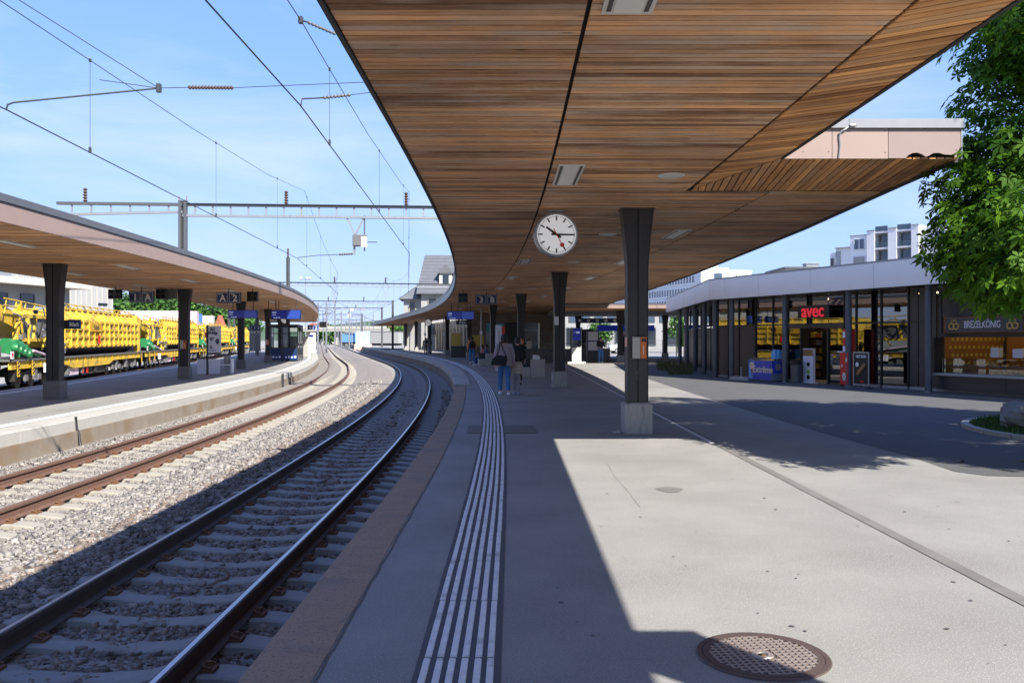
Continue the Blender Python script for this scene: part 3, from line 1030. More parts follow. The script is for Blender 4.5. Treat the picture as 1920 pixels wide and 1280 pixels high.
# roof deck above the boards
SC = srange(-7, 150)
mb = MB(); sweep(mb, SC, [(0.06, CZ3 + 0.035), (lambda s: off_at(s, 3.28) if s < 60 else foff(s), CZ3 + 0.035), (lambda s: off_at(s, 3.28) if s < 60 else foff(s), 4.22), (0.06, 4.22)])
mb.build('roof_deck', 'soffit_back', can3)
SW = [10.47 + i * 0.75 for i in range(66)]
mb = MB(); sweep(mb, SW, [(lambda s: off_at(s, 3.29), CZ3 + 0.034), (lambda s: off_at(s, xr3(base(s)[1]) - 0.04), CZ3 + 0.034), (lambda s: off_at(s, xr3(base(s)[1]) - 0.04), 4.215), (lambda s: off_at(s, 3.29), 4.215)])
mb.build('roof_deck', 'soffit_back', can3)
mb = MB(); ribbon(mb, SC, 0.0, lambda s: off_at(s, 3.3) if s < 60 else foff(s), 4.235); mb.build('roof_cover', 'roof_felt', can3)
# track-side fascia in panels, dark drip edge below, metal capping above
s = -7.0
while s < 148:
    mb = MB(); sweep(mb, [s + 0.006, s + 1.25, s + 2.494], [(0.0, CZ3 + 0.03), (0.05, CZ3 + 0.03), (0.05, 4.14), (0.0, 4.14)])
    mb.build('fascia_panel', 'trim_light' if s > 20 else 'trim_light', can3)
    s += 2.5
mb = MB(); sweep(mb, SC, [(-0.005, CZ3 - 0.012), (0.032, CZ3 - 0.012), (0.032, CZ3 + 0.028), (-0.005, CZ3 + 0.028)]); mb.build('drip_edge', 'steel_dark', can3)
mb = MB(); sweep(mb, SC, [(-0.03, 4.143), (0.20, 4.143), (0.20, 4.25), (-0.03, 4.25)]); mb.build('capping', 'trim_light', can3)
# forecourt side, near part (edge X = 3.3)
mb = MB(); mb.bx(3.276, 3.31, -7, 10.40, CZ3 - 0.012, CZ3 + 0.028); mb.build('drip_edge', 'steel_dark', can3)
mb = MB()
for i in range(7):
    y0 = -7 + i * 2.5; mb = MB(); mb.bx(3.262, 3.30, y0, min(y0 + 2.49, 10.41), CZ3 + 0.03, 4.16); mb.build('fascia_panel', 'copper_panel', can3)
mb = MB(); mb.bx(3.15, 3.33, -7, 10.36, 4.163, 4.275); mb.build('capping', 'trim_light', can3)
# the step: fascia facing the camera
for (xa, xb, m_) in [(3.262, 3.90, 'copper_panel'), (3.907, 4.585, 'copper_panel'), (4.592, 5.47, 'copper_panel_dark')]:
    mb = MB()
    if xb > 5.4:                                   # torn lower edge of the last panel
        top = 4.16
        bot = [(xa, CZ3)]
        for fx, fz in [(0.24, 0), (0.27, 0.035), (0.33, 0.062), (0.40, 0.068), (0.46, 0.05), (0.52, 0.018), (0.56, 0.03), (0.62, 0.062), (0.70, 0.066), (0.78, 0.045), (0.86, 0.042), (0.93, 0.035), (0.975, 0.062), (1.0, 0.05)]:
            bot.append((xa + (xb - xa) * fx, CZ3 + fz))
        front = [(x, 10.405, z) for x, z in bot] + [(xb, 10.405, top), (xa, 10.405, top)]
        back = [(x, 10.435, z) for x, _, z in front]
        n = len(front)
        mb.add(front + back, [tuple(range(n)), tuple(range(2 * n - 1, n - 1, -1))] + [(i, n + i, n + (i + 1) % n, (i + 1) % n) for i in range(n)])
    else:
        mb.bx(xa, xb, 10.405, 10.435, CZ3 - 0.005, 4.16)
    mb.build('fascia_panel', m_, can3)
mb = MB(); mb.bx(3.20, 4.10, 10.37, 10.60, 4.163, 4.275); mb.build('capping', 'trim_light', can3)
mb = MB(); mb.bx(4.105, 5.50, 10.37, 10.60, 4.163, 4.275); mb.build('capping', 'trim_light', can3)
mb = MB(); mb.bx(5.474, 5.49, 10.40, 10.46, CZ3 - 0.02, 4.16); mb.build('corner_strip', 'trim_light', can3)
# rivets on the panels
mb = MB()
for x, z in [(3.55, 3.88), (3.86, 3.88), (3.95, 4.13), (4.55, 3.87), (4.55, 4.13), (4.63, 4.13), (5.42, 3.9)]:
    mb.lathe([(0.008, 10.402), (0.008, 10.41)], (x, 0, z), 'y', 8)
mb.build('rivets', 'steel_grey', can3)
mb = MB(); mb.tube([(4.12, 10.39, 4.20), (4.06, 10.37, 4.15), (4.0, 10.375, 4.12), (3.985, 10.395, 4.05), (3.995, 10.395, 3.95), (3.98, 10.395, 3.80)], 0.010, 6); mb.lathe([(0.001, -0.05), (0.02, -0.03), (0.02, 0.03), (0.001, 0.05)], (4.14, 10.37, 4.19), 'x', 8); mb.build('hanging_cable', 'galvanised', can3, smooth=True)
# forecourt side edge beyond the step
SD = [10.46 + i * 0.8 for i in range(60)]
mb = MB(); sweep(mb, SD, [(lambda s: off_at(s, xr3(base(s)[1]) - 0.05), CZ3 - 0.03), (lambda s: off_at(s, xr3(base(s)[1]) + 0.015), CZ3 - 0.03), (lambda s: off_at(s, xr3(base(s)[1]) + 0.015), CZ3 + 0.026), (lambda s: off_at(s, xr3(base(s)[1]) - 0.05), CZ3 + 0.026)]); mb.build('drip_edge', 'steel_dark', can3)
mb = MB(); sweep(mb, SD, [(lambda s: off_at(s, xr3(base(s)[1]) - 0.03), CZ3 + 0.03), (lambda s: off_at(s, xr3(base(s)[1])), CZ3 + 0.03), (lambda s: off_at(s, xr3(base(s)[1])), 4.16), (lambda s: off_at(s, xr3(base(s)[1]) - 0.03), 4.16)]); mb.build('fascia_panel', 'copper_panel', can3)
mb = MB(); sweep(mb, SD, [(lambda s: off_at(s, xr3(base(s)[1]) - 2.3), 4.22), (lambda s: off_at(s, xr3(base(s)[1]) + 0.02), 4.22), (lambda s: off_at(s, xr3(base(s)[1]) + 0.02), 4.27), (lambda s: off_at(s, xr3(base(s)[1]) - 2.3), 4.27)]); mb.build('capping', 'trim_light', can3)

# recessed lamps and round speakers in the soffit
def soffit_lamp(par, s, off, z, ln=1.40, w=0.34):
    h = H(s); p = P(s, off)
    g = MB(); g.box((p[0], p[1], z - 0.004), (w, ln, 0.022), h); fr = g.build('lamp_frame', 'lamp_frame', par)
    g = MB(); g.box((p[0], p[1], z - 0.017), (w * 0.56, ln - 0.06, 0.006), h); g.build('diffuser', 'lamp_diffuser', fr)
    for sd in (-1, 1):
        q = P(s, off + sd * w * 0.37)
        g = MB(); g.box((q[0], q[1], z - 0.0165), (w * 0.09, ln - 0.10, 0.005), h); g.build('louvre_slot', 'lamp_slot', fr)
for i in range(16):
    s = 5.05 + i * 6.4
    soffit_lamp(can3, s, 2.03, CZ3)
    if s > 14:
        soffit_lamp(can3, s - 0.1, 4.85, CZ3)
    p = P(s, 3.42)
    if i:
        g = MB(); g.lathe([(0.001, -0.016), (0.17, -0.016), (0.185, -0.008), (0.185, 0.01)], (p[0], p[1], CZ3), 'z', 24); g.build('speaker_disc', 'lamp_frame', can3, smooth=True)

# ---- canopy over the island platform
can2 = thing('island_canopy', 'copper edged timber-clad canopy curving over the island platform', 'canopy', (0, 0, 0))
bl = []
s = 6.0
while s < 112:
    e0, e1 = c2l(s) + 0.06, p2e(s) - 0.06
    md = (e0 + e1) / 2 + 1.2
    bl += [(P(s, e0), P(s, md - 0.012), 0.145), (P(s, md + 0.012), P(s, e1), 0.145)]
    s += 0.16
for o in board_mesh('plank_row', bl, 'board_pale', can2, CZ2): o['kind'] = 'stuff'
S3 = srange(5.5, 112)
mb = MB(); sweep(mb, S3, [(lambda s: c2l(s) + 0.02, CZ2 + 0.035), (lambda s: p2e(s) - 0.05, CZ2 + 0.035), (lambda s: p2e(s) - 0.05, 4.10), (lambda s: c2l(s) + 0.02, 4.10)]); mb.build('roof_deck', 'soffit_back', can2)
mb = MB(); ribbon(mb, S3, lambda s: c2l(s), p2e, 4.13); mb.build('roof_cover', 'roof_felt', can2)
s = 6.0
while s < 110:
    mb = MB(); sweep(mb, [s + 0.006, s + 1.0, s + 1.994], [(lambda q: p2e(q) - 0.045, CZ2 - 0.01), (p2e, CZ2 - 0.01), (p2e, 4.045), (lambda q: p2e(q) - 0.045, 4.045)])
    mb.build('fascia_panel', 'copper_panel', can2)
    s += 2.0
mb = MB(); sweep(mb, S3, [(lambda s: p2e(s) - 0.2, 4.05), (lambda s: p2e(s) + 0.03, 4.05), (lambda s: p2e(s) + 0.03, 4.19), (lambda s: p2e(s) - 0.2, 4.19)]); mb.build('capping', 'trim_grey', can2)
mb = MB(); sweep(mb, S3, [(c2l, CZ2 - 0.01), (lambda s: c2l(s) + 0.05, CZ2 - 0.01), (lambda s: c2l(s) + 0.05, 4.18), (c2l, 4.18)]); mb.build('far_fascia', 'copper_panel', can2)
for i in range(14):
    s = 13 + i * 6.2
    soffit_lamp(can2, s, c2l(s) + 4.6, CZ2); soffit_lamp(can2, s + 3, c2l(s) + 1.8, CZ2, 1.0, 0.3)

# ---- bus-stop canopy crossing behind the platform canopy
can4 = thing('bus_canopy', 'flat pink edged canopy roof across the back of the forecourt', 'canopy', (0, 53, 0))
for i in range(7):
    x0 = 3.0 + i * 3.0
    mb = MB(); mb.bx(x0, x0 + 2.985, 0.0, 0.05, 3.49, 3.74); mb.build('fascia_panel', 'copper_panel', can4)
mb = MB(); mb.bx(3.0, 24, -0.03, 22, 3.742, 3.785); mb.build('capping', 'trim_grey', can4)
mb = MB(); mb.bx(3.0, 24, 0.06, 22, 3.54, 3.74); mb.build('roof_deck', 'grey_render', can4)
bl = []
yv = 0.12
while yv < 6:
    bl.append(((3.0, yv), (24, yv), 0.145)); yv += 0.16
for o in board_mesh('plank_row', bl, 'board_bright', can4, 3.50): o['kind'] = 'stuff'

# ---- flared columns
def flared_column(name, label, group, base_z, top_z, bm='concrete_column'):
    t = thing(name, label, 'column', (0, 0, 0), 0, group)
    hb = 0.53
    g = MB(); w = 0.235
    g.loft([[(-w, -w, 0), (w, -w, 0), (w, w, 0), (-w, w, 0)], [(-w, -w, hb - 0.03), (w, -w, hb - 0.03), (w, w, hb - 0.03), (-w, w, hb - 0.03)], [(-w + .035, -w + .035, hb), (w - .035, -w + .035, hb), (w - .035, w - .035, hb), (-w + .035, w - .035, hb)]])
    g.build('base', bm, t, bevel=0.012)
    ht = top_z - base_z
    def prof(z):
        k = max(0.0, (z - (ht - 1.05)) / 1.05)
        return 0.175 + 0.10 * (k ** 1.35)
    zs = [hb + 0.001, hb + 0.5, ht - 1.05] + [ht - 1.05 + 1.05 * i / 6 for i in range(1, 7)]
    for sd in (-1, 1):                    # two flange plates with a slot between, web behind
        g = MB()
        g.loft([[(sd * 0.012, -0.15, z), (sd * (prof(z) - 0.016), -0.15, z), (sd * (prof(z) - 0.016), 0.15, z), (sd * 0.012, 0.15, z)] for z in zs])
        g.build('shaft', 'steel_dark', t)
        g = MB()
        g.loft([[(sd * (prof(z) - 0.013), -0.165, z), (sd * prof(z), -0.165, z), (sd * prof(z), 0.165, z), (sd * (prof(z) - 0.013), 0.165, z)] for z in zs])
        g.build('flange', 'steel_dark', t)
    g = MB(); g.bx(-0.0115, 0.0115, -0.12, 0.12, hb + 0.02, ht - 0.005); g.build('web', 'steel_black', t)
    g = MB(); g.bx(-0.29, 0.29, -0.18, 0.18, ht - 0.012, ht + 0.008); g.build('head_plate', 'steel_black', t)
    return t
ORD = ['first', 'second', 'third', 'fourth', 'fifth', 'sixth', 'seventh', 'eighth', 'ninth']
c0 = flared_column('canopy_column', 'dark flared steel column carrying the orange and white box', 'columns under the near canopy', 0, CZ3)
for i in range(9):
    s = 14.45 + i * 13.6
    p = P(s, 3.44)
    o = c0 if i == 0 else dup(c0, (0, 0, 0), 0, ORD[i] + ' dark flared column along the near platform counted from the clock')
    o.location = (*p, 0); o.rotation_euler = (0, 0, H(s))
dup(c0, (3.36, 1.25, 0), 0, 'dark flared column added unseen behind the viewer to cast the manhole shadow')  # unseen shadow caster, added outside the column row for the band at the manhole
c1 = flared_column('canopy_column', 'dark flared column with the station name plate on the island platform', 'columns under the island canopy', PZ2, CZ2, 'concrete_dark')
for i in range(7):
    s = 24.6 + i * 12.6
    off = -11.2 + (-0.15 * i if i < 4 else -0.6 - (i - 4) * 0.35)
    p = P(s, off)
    o = c1 if i == 0 else dup(c1, (0, 0, 0), 0, ORD[i] + ' dark flared column along the island platform counted from the name plate')
    o.location = (*p, PZ2); o.rotation_euler = (0, 0, H(s))
COL2 = [P(24.6 + i * 12.6, -11.2 + (-0.15 * i if i < 4 else -0.6 - (i - 4) * 0.35)) for i in range(7)]
for i, (x, y) in enumerate([(7.3, 57.6), (3.4, 64), (12.2, 68), (16, 61), (5.5, 71), (9.5, 73)]):
    o = dup(c0, (x, y, 0), 0, 'dark flared column under the bus canopy, ' + ['white footed near the shop', 'behind the blue information pillar', 'beside the shop corner', 'hidden end one past the shop', 'in the back row near the railing', 'farthest back by the road'][i], 'columns under the bus canopy')
    o.scale = (1, 1, 3.485 / 3.8)
# ================================================================== STATION FURNITURE
def sign_facing(s, off, extra=0.0):
    return H(s) + extra

# ---- the big clock under the canopy
ck = thing('station_clock', 'large round white station clock hanging from the timber ceiling', 'clock', (0.745, 14.55, 3.365), R(5))
g = MB(); g.lathe([(0.335, -0.11), (0.365, -0.11), (0.372, -0.09), (0.372, 0.09), (0.365, 0.11), (0.335, 0.11)], (0, 0, 0), 'y', 48, caps=False); g.build('case', 'galvanised', ck, smooth=True)
g = MB(); g.lathe([(0.001, -0.104), (0.336, -0.104), (0.336, -0.098)], (0, 0, 0), 'y', 48); dial = g.build('dial', 'clock_face', ck)
for k in range(60):
    a = R(k * 6)
    big = k % 5 == 0
    ro, ri, w = 0.315, (0.235 if big else 0.292), (0.024 if big else 0.009)
    g = MB(); g.bar((ri * math.sin(a), -0.1055, ri * math.cos(a)), (ro * math.sin(a), -0.1055, ro * math.cos(a)), w, 0.002, up=(0, 1, 0))
    if big:
        g.build('hour_mark', 'black', dial)
    else:
        g.build('minute_mark', 'black', dial)
def hand(name, ang, r0, r1, w0, w1, m, y):
    a = R(ang); d = Vector((math.sin(a), 0, math.cos(a))); n = Vector((math.cos(a), 0, -math.sin(a)))
    pts = [d * r0 - n * w0, d * r0 + n * w0, d * r1 + n * w1, d * r1 - n * w1]
    g = MB(); g.add([(p.x, y, p.z) for p in pts] + [(p.x, y + 0.003, p.z) for p in pts], [(0, 1, 2, 3), (7, 6, 5, 4), (0, 4, 5, 1), (1, 5, 6, 2), (2, 6, 7, 3), (3, 7, 4, 0)])
    return g.build(name, m, ck)
hand('hour_hand', 305, -0.09, 0.215, 0.021, 0.017, 'black', -0.111)
hand('minute_hand', 91, -0.09, 0.305, 0.018, 0.012, 'black', -0.116)
sh = hand('second_hand', 152, -0.11, 0.20, 0.006, 0.006, 'red', -0.121)
a = R(152); g = MB(); g.lathe([(0.001, -0.1235), (0.037, -0.1235), (0.037, -0.1185)], (0.2 * math.sin(a), 0, 0.2 * math.cos(a)), 'y', 20); g.build('second_disc', 'red', sh)
g = MB(); g.bx(-0.13, 0.13, -0.05, 0.05, 0.402, 0.425); g.cyl((-0.08, 0), 0.018, 0.36, 0.41, 8); g.cyl((0.08, 0), 0.018, 0.36, 0.41, 8); g.build('bracket', 'galvanised', ck)

def small_clock(x, y, z, rz, label, ceil):
    t = thing('station_clock', label, 'clock', (x, y, z), rz, 'small platform clocks')
    g = MB(); g.lathe([(0.34, -0.1), (0.37, -0.1), (0.37, 0.1), (0.34, 0.1)], (0, 0, 0), 'y', 28, caps=False); g.build('case', 'galvanised', t, smooth=True)
    g = MB(); g.lathe([(0.001, -0.098), (0.34, -0.098), (0.34, -0.09)], (0, 0, 0), 'y', 28); d = g.build('dial', 'clock_face', t)
    for k in range(12):
        a = R(k * 30); g = MB(); g.bar((0.24 * math.sin(a), -0.1, 0.24 * math.cos(a)), (0.315 * math.sin(a), -0.1, 0.315 * math.cos(a)), 0.024, 0.002, up=(0, 1, 0)); g.build('hour_mark', 'black', d)
    g = MB(); g.bar((0.05, -0.103, -0.04), (-0.18, -0.103, 0.125), 0.04, 0.003, up=(0, 1, 0)); g.build('hour_hand', 'black', t)
    g = MB(); g.bar((-0.08, -0.108, 0), (0.30, -0.108, 0), 0.03, 0.003, up=(0, 1, 0)); g.build('minute_hand', 'black', t)
    g = MB(); g.cyl((0, 0), 0.025, 0.36, ceil - z - 0.002, 8); g.build('hanger', 'steel_dark', t)
p = P(94, 3.0); small_clock(p[0], p[1], 3.38, H(94), 'small distant clock hanging under the near canopy', CZ3)
p = P(72, -11.2); small_clock(p[0], p[1], 3.2, H(72), 'small distant clock hanging under the island canopy', CZ2)

# ---- hanging platform signs
def hang_sign(px, py, ztop, panels, label, ceil, rz=0.0, w=0.50, h=0.46, m='blue_sign_dark'):
    t = thing('platform_sign', label, 'sign', (px, py, ztop), rz, 'hanging platform number signs')
    n = len(panels)
    for i, (big, small) in enumerate(panels):
        x = (i - (n - 1) / 2) * (w + 0.012)
        g = MB(); g.bx(x - w / 2, x + w / 2, -0.05, 0.05, -h, 0); pn = g.build('panel', m, t)
        b = 0.03
        for (x0, x1, z0, z1) in [(x - w / 2 + b, x + w / 2 - b, -b - 0.010, -b), (x - w / 2 + b, x + w / 2 - b, -h + b, -h + b + 0.010), (x - w / 2 + b, x - w / 2 + b + 0.010, -h + b + 0.011, -b - 0.011), (x + w / 2 - b - 0.010, x + w / 2 - b, -h + b + 0.011, -b - 0.011)]:
            g = MB(); g.bx(x0, x1, -0.053, -0.0505, z0, z1); g.build('border', 'poster_white', pn)
        text(big, 0.36, 'white_paint', pn, (x + 0.02, -0.053, -h * 0.58), bold=0.012)
        if small:
            text(small, 0.075, 'white_paint', pn, (x - 0.09, -0.053, -0.085), bold=0.001)
    g = MB(); g.cyl((0, 0), 0.022, 0.0, ceil - ztop - 0.002, 8); g.build('hanger', 'steel_dark', t)
    return t
def at(x, y, Y):
    return ((x - 960) / 1600 * Y, Y, 1.6 + (635 - y) / 1600 * Y)
q = at(912, 552, 40); hang_sign(q[0], q[1], q[2], [('3', 'Gleis'), ('B', 'Sektor')], 'dark blue sign reading 3 B hanging under the near canopy', CZ3)
q = at(429, 547.5, 35.6); hang_sign(q[0], q[1], q[2], [('A', 'Sektor'), ('2', 'Gleis')], 'dark blue sign reading A 2 near the track edge of the island canopy', CZ2)
q = at(265.5, 545.5, 34.6); hang_sign(q[0], q[1], q[2], [('1', 'Gleis'), ('A', 'Sektor')], 'dark blue sign reading 1 A between two black boxes under the island canopy', CZ2)
q = at(587, 609, 78); t_ = hang_sign(q[0], q[1], q[2], [('B', ''), ('2', '')], 'tiny blue sign at the far end of the island canopy', CZ2, H(78), m='blue_sign')

# ---- train signal repeaters and loudspeakers hanging on short rods
def hang_box(x, y, Y, w, h, label, ceil, lamps=True, m='black'):
    q = at(x, y, Y)
    t = thing('signal_box', label, 'signal', (q[0], q[1], q[2]), 0, 'hanging signal boxes')
    g = MB(); g.bx(-w / 2, w / 2, -0.09, 0.09, -h, 0); g.build('case', m, t, bevel=0.01)
    if lamps:
        for i, (lx, lz) in enumerate([(-0.5, -0.25), (0.5, -0.25), (-0.5, -0.75), (0.5, -0.75)]):
            g = MB(); g.lathe([(0.05, -0.095), (0.055, -0.15), (0.046, -0.15), (0.04, -0.095)], (lx * w * 0.55, 0, lz * h), 'y', 12); g.build('lamp_hood', 'steel_dark', t)
    g = MB(); g.cyl((0.0, 0), 0.02, 0, ceil - q[2] - 0.002, 8); g.build('hanger', 'steel_dark', t)
hang_box(868, 549.5, 38.5, 0.42, 0.43, 'black signal box hanging beside the 3 B sign', CZ3)
hang_box(474, 546.5, 36.2, 0.45, 0.42, 'black signal box hanging beside the A 2 sign', CZ2)
hang_box(216, 542.5, 34.0, 0.50, 0.38, 'black signal box hanging left of the 1 A sign', CZ2)
hang_box(303, 541.5, 35.2, 0.42, 0.42, 'dark hanging box just right of the 1 A sign', CZ2, True, 'steel_dark')
hang_box(322, 542.5, 35.6, 0.40, 0.40, 'grey hanging box farther right of the 1 A sign', CZ2, False, 'grime_grey')
hang_box(605.5, 603, 66, 0.50, 0.44, 'tiny black box hanging at the far tip of the island canopy', CZ2, False)

# ---- departure displays
def display(x0, x1, y0, y1, Y, label, ceil, split=0.55, rz=0.0):
    a_, b_ = at(x0, y0, Y), at(x1, y1, Y)
    w, h = b_[0] - a_[0], a_[2] - b_[2]
    t = thing('departure_display', label, 'display', ((a_[0] + b_[0]) / 2, Y, a_[2]), rz, 'blue departure displays')
    g = MB(); g.bx(-w / 2, w / 2, 0, 0.22, -h, 0); g.build('case', 'blue_sign', t, bevel=0.012)
    g = MB(); g.bx(-w / 2 + 0.03, -w / 2 + w * split, -0.006, -0.0005, -h + 0.03, -0.03); s1 = g.build('screen', 'blue_screen', t)
    g = MB(); g.bx(-w / 2 + w * split + 0.01, w / 2 - 0.03, -0.006, -0.0005, -h + 0.03, -0.03); g.build('screen', 'blue_screen_light', t)
    text('10:22', h * 0.22, 'screen_text', s1, (-w / 2 + w * 0.11, -0.008, -h * 0.28)); text('IR 75', h * 0.16, 'screen_text', s1, (-w / 2 + w * 0.11, -0.008, -h * 0.55))
    text('Zürich HB', h * 0.17, 'screen_text', s1, (-w / 2 + w * 0.20, -0.008, -h * 0.85))
    for sx in (-w * 0.35, w * 0.35):
        g = MB(); g.cyl((sx, 0.11), 0.022, 0, ceil - a_[2] - 0.002, 8); g.build('hanger', 'steel_dark', t)
display(838, 889, 583.5, 599, 52, 'lit blue departure display hanging under the near canopy', CZ3)
display(427.5, 482, 581, 596.5, 46, 'blue departure display crossed by a column on the island platform', CZ2)
display(508, 563, 581, 598, 46, 'blue departure display hanging above the glass waiting room', CZ2)

# ---- station name signs
def name_board(x0, x1, y0, y1, Y, label, m='blue_sign', body='Bülach', post=None):
    a_, b_ = at(x0, y0, Y), at(x1, y1, Y)
    w, h = b_[0] - a_[0], a_[2] - b_[2]
    t = thing('name_sign', label, 'sign', ((a_[0] + b_[0]) / 2, Y, b_[2]), 0)
    g = MB(); g.bx(-w / 2, w / 2, 0, 0.05, 0, h); pn = g.build('plate', m, t, bevel=0.004)
    text(body, h * 0.62, 'white_paint', pn, (0, -0.003, h * 0.48), bold=0.006, sx=min(1.0, w / (h * 0.62 * 3.4)))
    if post:
        g = MB()
        for sx in (-w * 0.35, w * 0.35):
            g.cyl((sx, 0.025), 0.018, h, post - b_[2] - 0.002, 6)
        g.build('hanger', 'steel_dark', t)
    return t
t_ = name_board(127.5, 150.5, 599, 616.5, 24.35, 'small blue name plate reading Bülach on an island column')
g = MB(); g.bx(-0.33, 0.02, 0.06, 0.10, -0.0, 0.25); g.build('back_plate', 'steel_dark', t_)
name_board(499, 526, 596.5, 604.5, 47, 'black station name board above the waiting room entrance', 'black', 'Bülach', CZ2)
name_board(855, 880, 600.5, 608, 53.5, 'dark station name board below the near departure display', 'black', 'Bülach', CZ3)

# ---- boxes on columns
def validator(x, y, rz, z, label, white_left=True):
    t = thing('ticket_validator', label, 'ticket machine', (x, y, z), rz, 'orange boxes on the columns')
    g = MB(); g.bx(-0.118, 0.012, -0.07, 0, 0, 0.36); g.build('case', 'off_white', t, bevel=0.006)
    g = MB(); g.bx(0.014, 0.118, -0.085, 0, 0, 0.36); f = g.build('front', 'orange', t, bevel=0.006)
    g = MB(); g.bx(0.03, 0.105, -0.089, -0.0855, 0.28, 0.335); g.build('display', 'black', f)
    g = MB(); g.bx(0.055, 0.066, -0.089, -0.0855, 0.08, 0.22); g.build('slot', 'white_paint', f)
    g = MB(); g.bx(0.104, 0.112, -0.089, -0.0855, 0.05, 0.30); g.build('stripe', 'black', f)
    return t
p = P(14.45, 3.44); validator(p[0] + 0.02, p[1] - 0.166, H(14.45), 1.27, 'white and orange box fixed to the nearest column')
p = P(41.65, 3.44); validator(p[0] + 0.0, p[1] - 0.166, H(41.65), 1.25, 'white and orange box fixed to the column behind the walkers')
p = P(68.85, 3.44); validator(p[0] - 0.1, p[1] - 0.166, H(68.85), 1.30, 'white and orange box on a distant near-platform column')
validator(COL2[1][0] + 0.0, COL2[1][1] - 0.166, H(37), 1.18, 'orange box on the island column by the gantry post')
validator(COL2[3][0] + 0.0, COL2[3][1] - 0.166, H(62), 1.18, 'orange box on the island column by the waiting room')
def column_box(x, y, rz, z, w, h, d, m, label, cat):
    g = MB(); g.bx(-w / 2, w / 2, -d, 0, 0, h); g.bx(-w / 2 + 0.012, w / 2 - 0.012, -d - 0.004, -d - 0.0005, 0.012, h - 0.012)
    o = g.build('sticker_box', m, None, bevel=0.004); o.location = (x, y, z); o.rotation_euler = (0, 0, rz); tag(o, label, cat)
p = P(28.05, 3.44); column_box(p[0] - 0.10, p[1] - 0.17, 0, 2.05, 0.13, 0.28, 0.10, 'white_paint', 'small white box high on the second near-platform column', 'box')
p = P(14.45, 3.44); column_box(p[0] - 0.177, p[1] - 0.11, R(-90), 1.47, 0.09, 0.16, 0.03, 'mural_pink', 'small faded red box on the side of the nearest column', 'box')
p = P(14.45, 3.44)
g = MB(); g.box((0, 0, 0.02), (0.14, 0.10, 0.035)); g.box((0.03, 0, 0.05), (0.05, 0.06, 0.03)); o = g.build('foot_plate', 'concrete_pale', None, bevel=0.006); o.location = (p[0] - 0.34, p[1] - 0.05, 0.0); tag(o, 'small pale block on the ground left of the nearest column base', 'block')
# scratched graffiti on the nearest column
g = MB()
for k in range(9):
    x, z = random.uniform(-0.06, 0.04), random.uniform(0.86, 1.06)
    g.bar((x, -0.1515, z), (x + random.uniform(0.0, 0.03), -0.1515, z + random.uniform(0.03, 0.08)), 0.006, 0.001, up=(0, 1, 0))
g.build('scratch_marks', 'steel_grey', c0)

# ---- concrete benches and plinths
def block_bench(x, y, rz, label):
    t = thing('concrete_bench', label, 'bench', (x, y, 0), rz, 'concrete benches on the near platform')
    g = MB(); g.bx(-0.30, 0.30, -0.28, 0.28, 0, 0.74); g.build('end_block', 'concrete_pale', t, bevel=0.015)
    g = MB(); g.bx(-0.72, -0.303, -0.24, 0.24, 0.0, 0.42); g.build('seat', 'concrete_pale', t, bevel=0.015)
    g = MB(); g.bx(-0.72, -0.303, 0.16, 0.26, 0.424, 0.78); g.build('backrest', 'steel_dark', t, bevel=0.01)
    return t
b_ = block_bench(1.06, 35.4, 0, 'pale concrete bench block with a white bag on top')
g = MB(); g.loft([[(-0.14, -0.08, 0), (0.14, -0.08, 0), (0.14, 0.08, 0), (-0.14, 0.08, 0)], [(-0.16, -0.09, 0.12), (0.16, -0.09, 0.1), (0.15, 0.1, 0.11), (-0.15, 0.09, 0.13)], [(-0.13, -0.03, 0.20), (0.10, -0.03, 0.17), (0.1, 0.03, 0.18), (-0.12, 0.03, 0.21)]]); o = g.build('paper_bag', 'white_paint', None, bevel=0.01); o.location = (1.0, 35.3, 0.741); tag(o, 'crumpled white bag lying on the concrete bench block', 'bag')
block_bench(-1.25, 50.0, R(10), 'pale concrete bench with the seated travellers')
# island platform: white bench, poster stand, timetable stand, waiting room
ib = thing('concrete_bench', 'white bench with tall side panels on the island platform', 'bench', (*at(405, 700, 41.5)[:2], PZ2), H(41))
for x0, x1 in [(-0.82, -0.36), (-0.28, 0.24), (0.74, 0.80)]:
    g = MB(); g.bx(x0, x1, -0.25, -0.20, 0.0, 0.72) if x1 - x0 > 0.2 else g.bx(x0, x1, -0.25, 0.25, 0.0, 0.72); g.build('side_panel', 'poster_white', ib, bevel=0.006)
g = MB(); g.bx(0.245, 0.735, -0.22, 0.24, 0.40, 0.47); g.build('seat', 'poster_white', ib, bevel=0.006)
g = MB(); g.bx(0.245, 0.735, 0.20, 0.25, 0.475, 0.74); g.build('backrest', 'poster_white', ib, bevel=0.006)
g = MB(); g.bx(-0.82, 0.24, -0.195, 0.25, 0.62, 0.68); g.build('shelf', 'poster_white', ib, bevel=0.006)
pq = at(406.5, 610, 40.6)
ps = thing('poster_stand', 'grey poster stand with bold dark lettering beside the white bench', 'poster', (pq[0], pq[1] - 0.35, PZ2), H(41) - 0.1)
g = MB(); g.bx(-0.36, -0.29, -0.04, 0.04, 0, 2.34); g.build('post', 'steel_dark', ps)
g = MB(); g.bx(-0.27, 0.32, -0.03, 0.03, 1.05, 2.30); pa = g.build('panel', 'poster_white', ps, bevel=0.006)
g = MB(); g.bx(-0.285, 0.335, -0.02, 0.02, 0.95, 1.045); g.build('foot_rail', 'steel_grey', ps)
text('GELD\nSPUREN', 0.17, 'poster_ink', pa, (-0.08, -0.033, 2.05), bold=0.01, sx=0.6); text('IST', 0.2, 'poster_ink', pa, (-0.10, -0.033, 1.68), bold=0.012, sx=0.7); text('EL.', 0.17, 'poster_ink', pa, (-0.12, -0.033, 1.30), bold=0.01, sx=0.7)
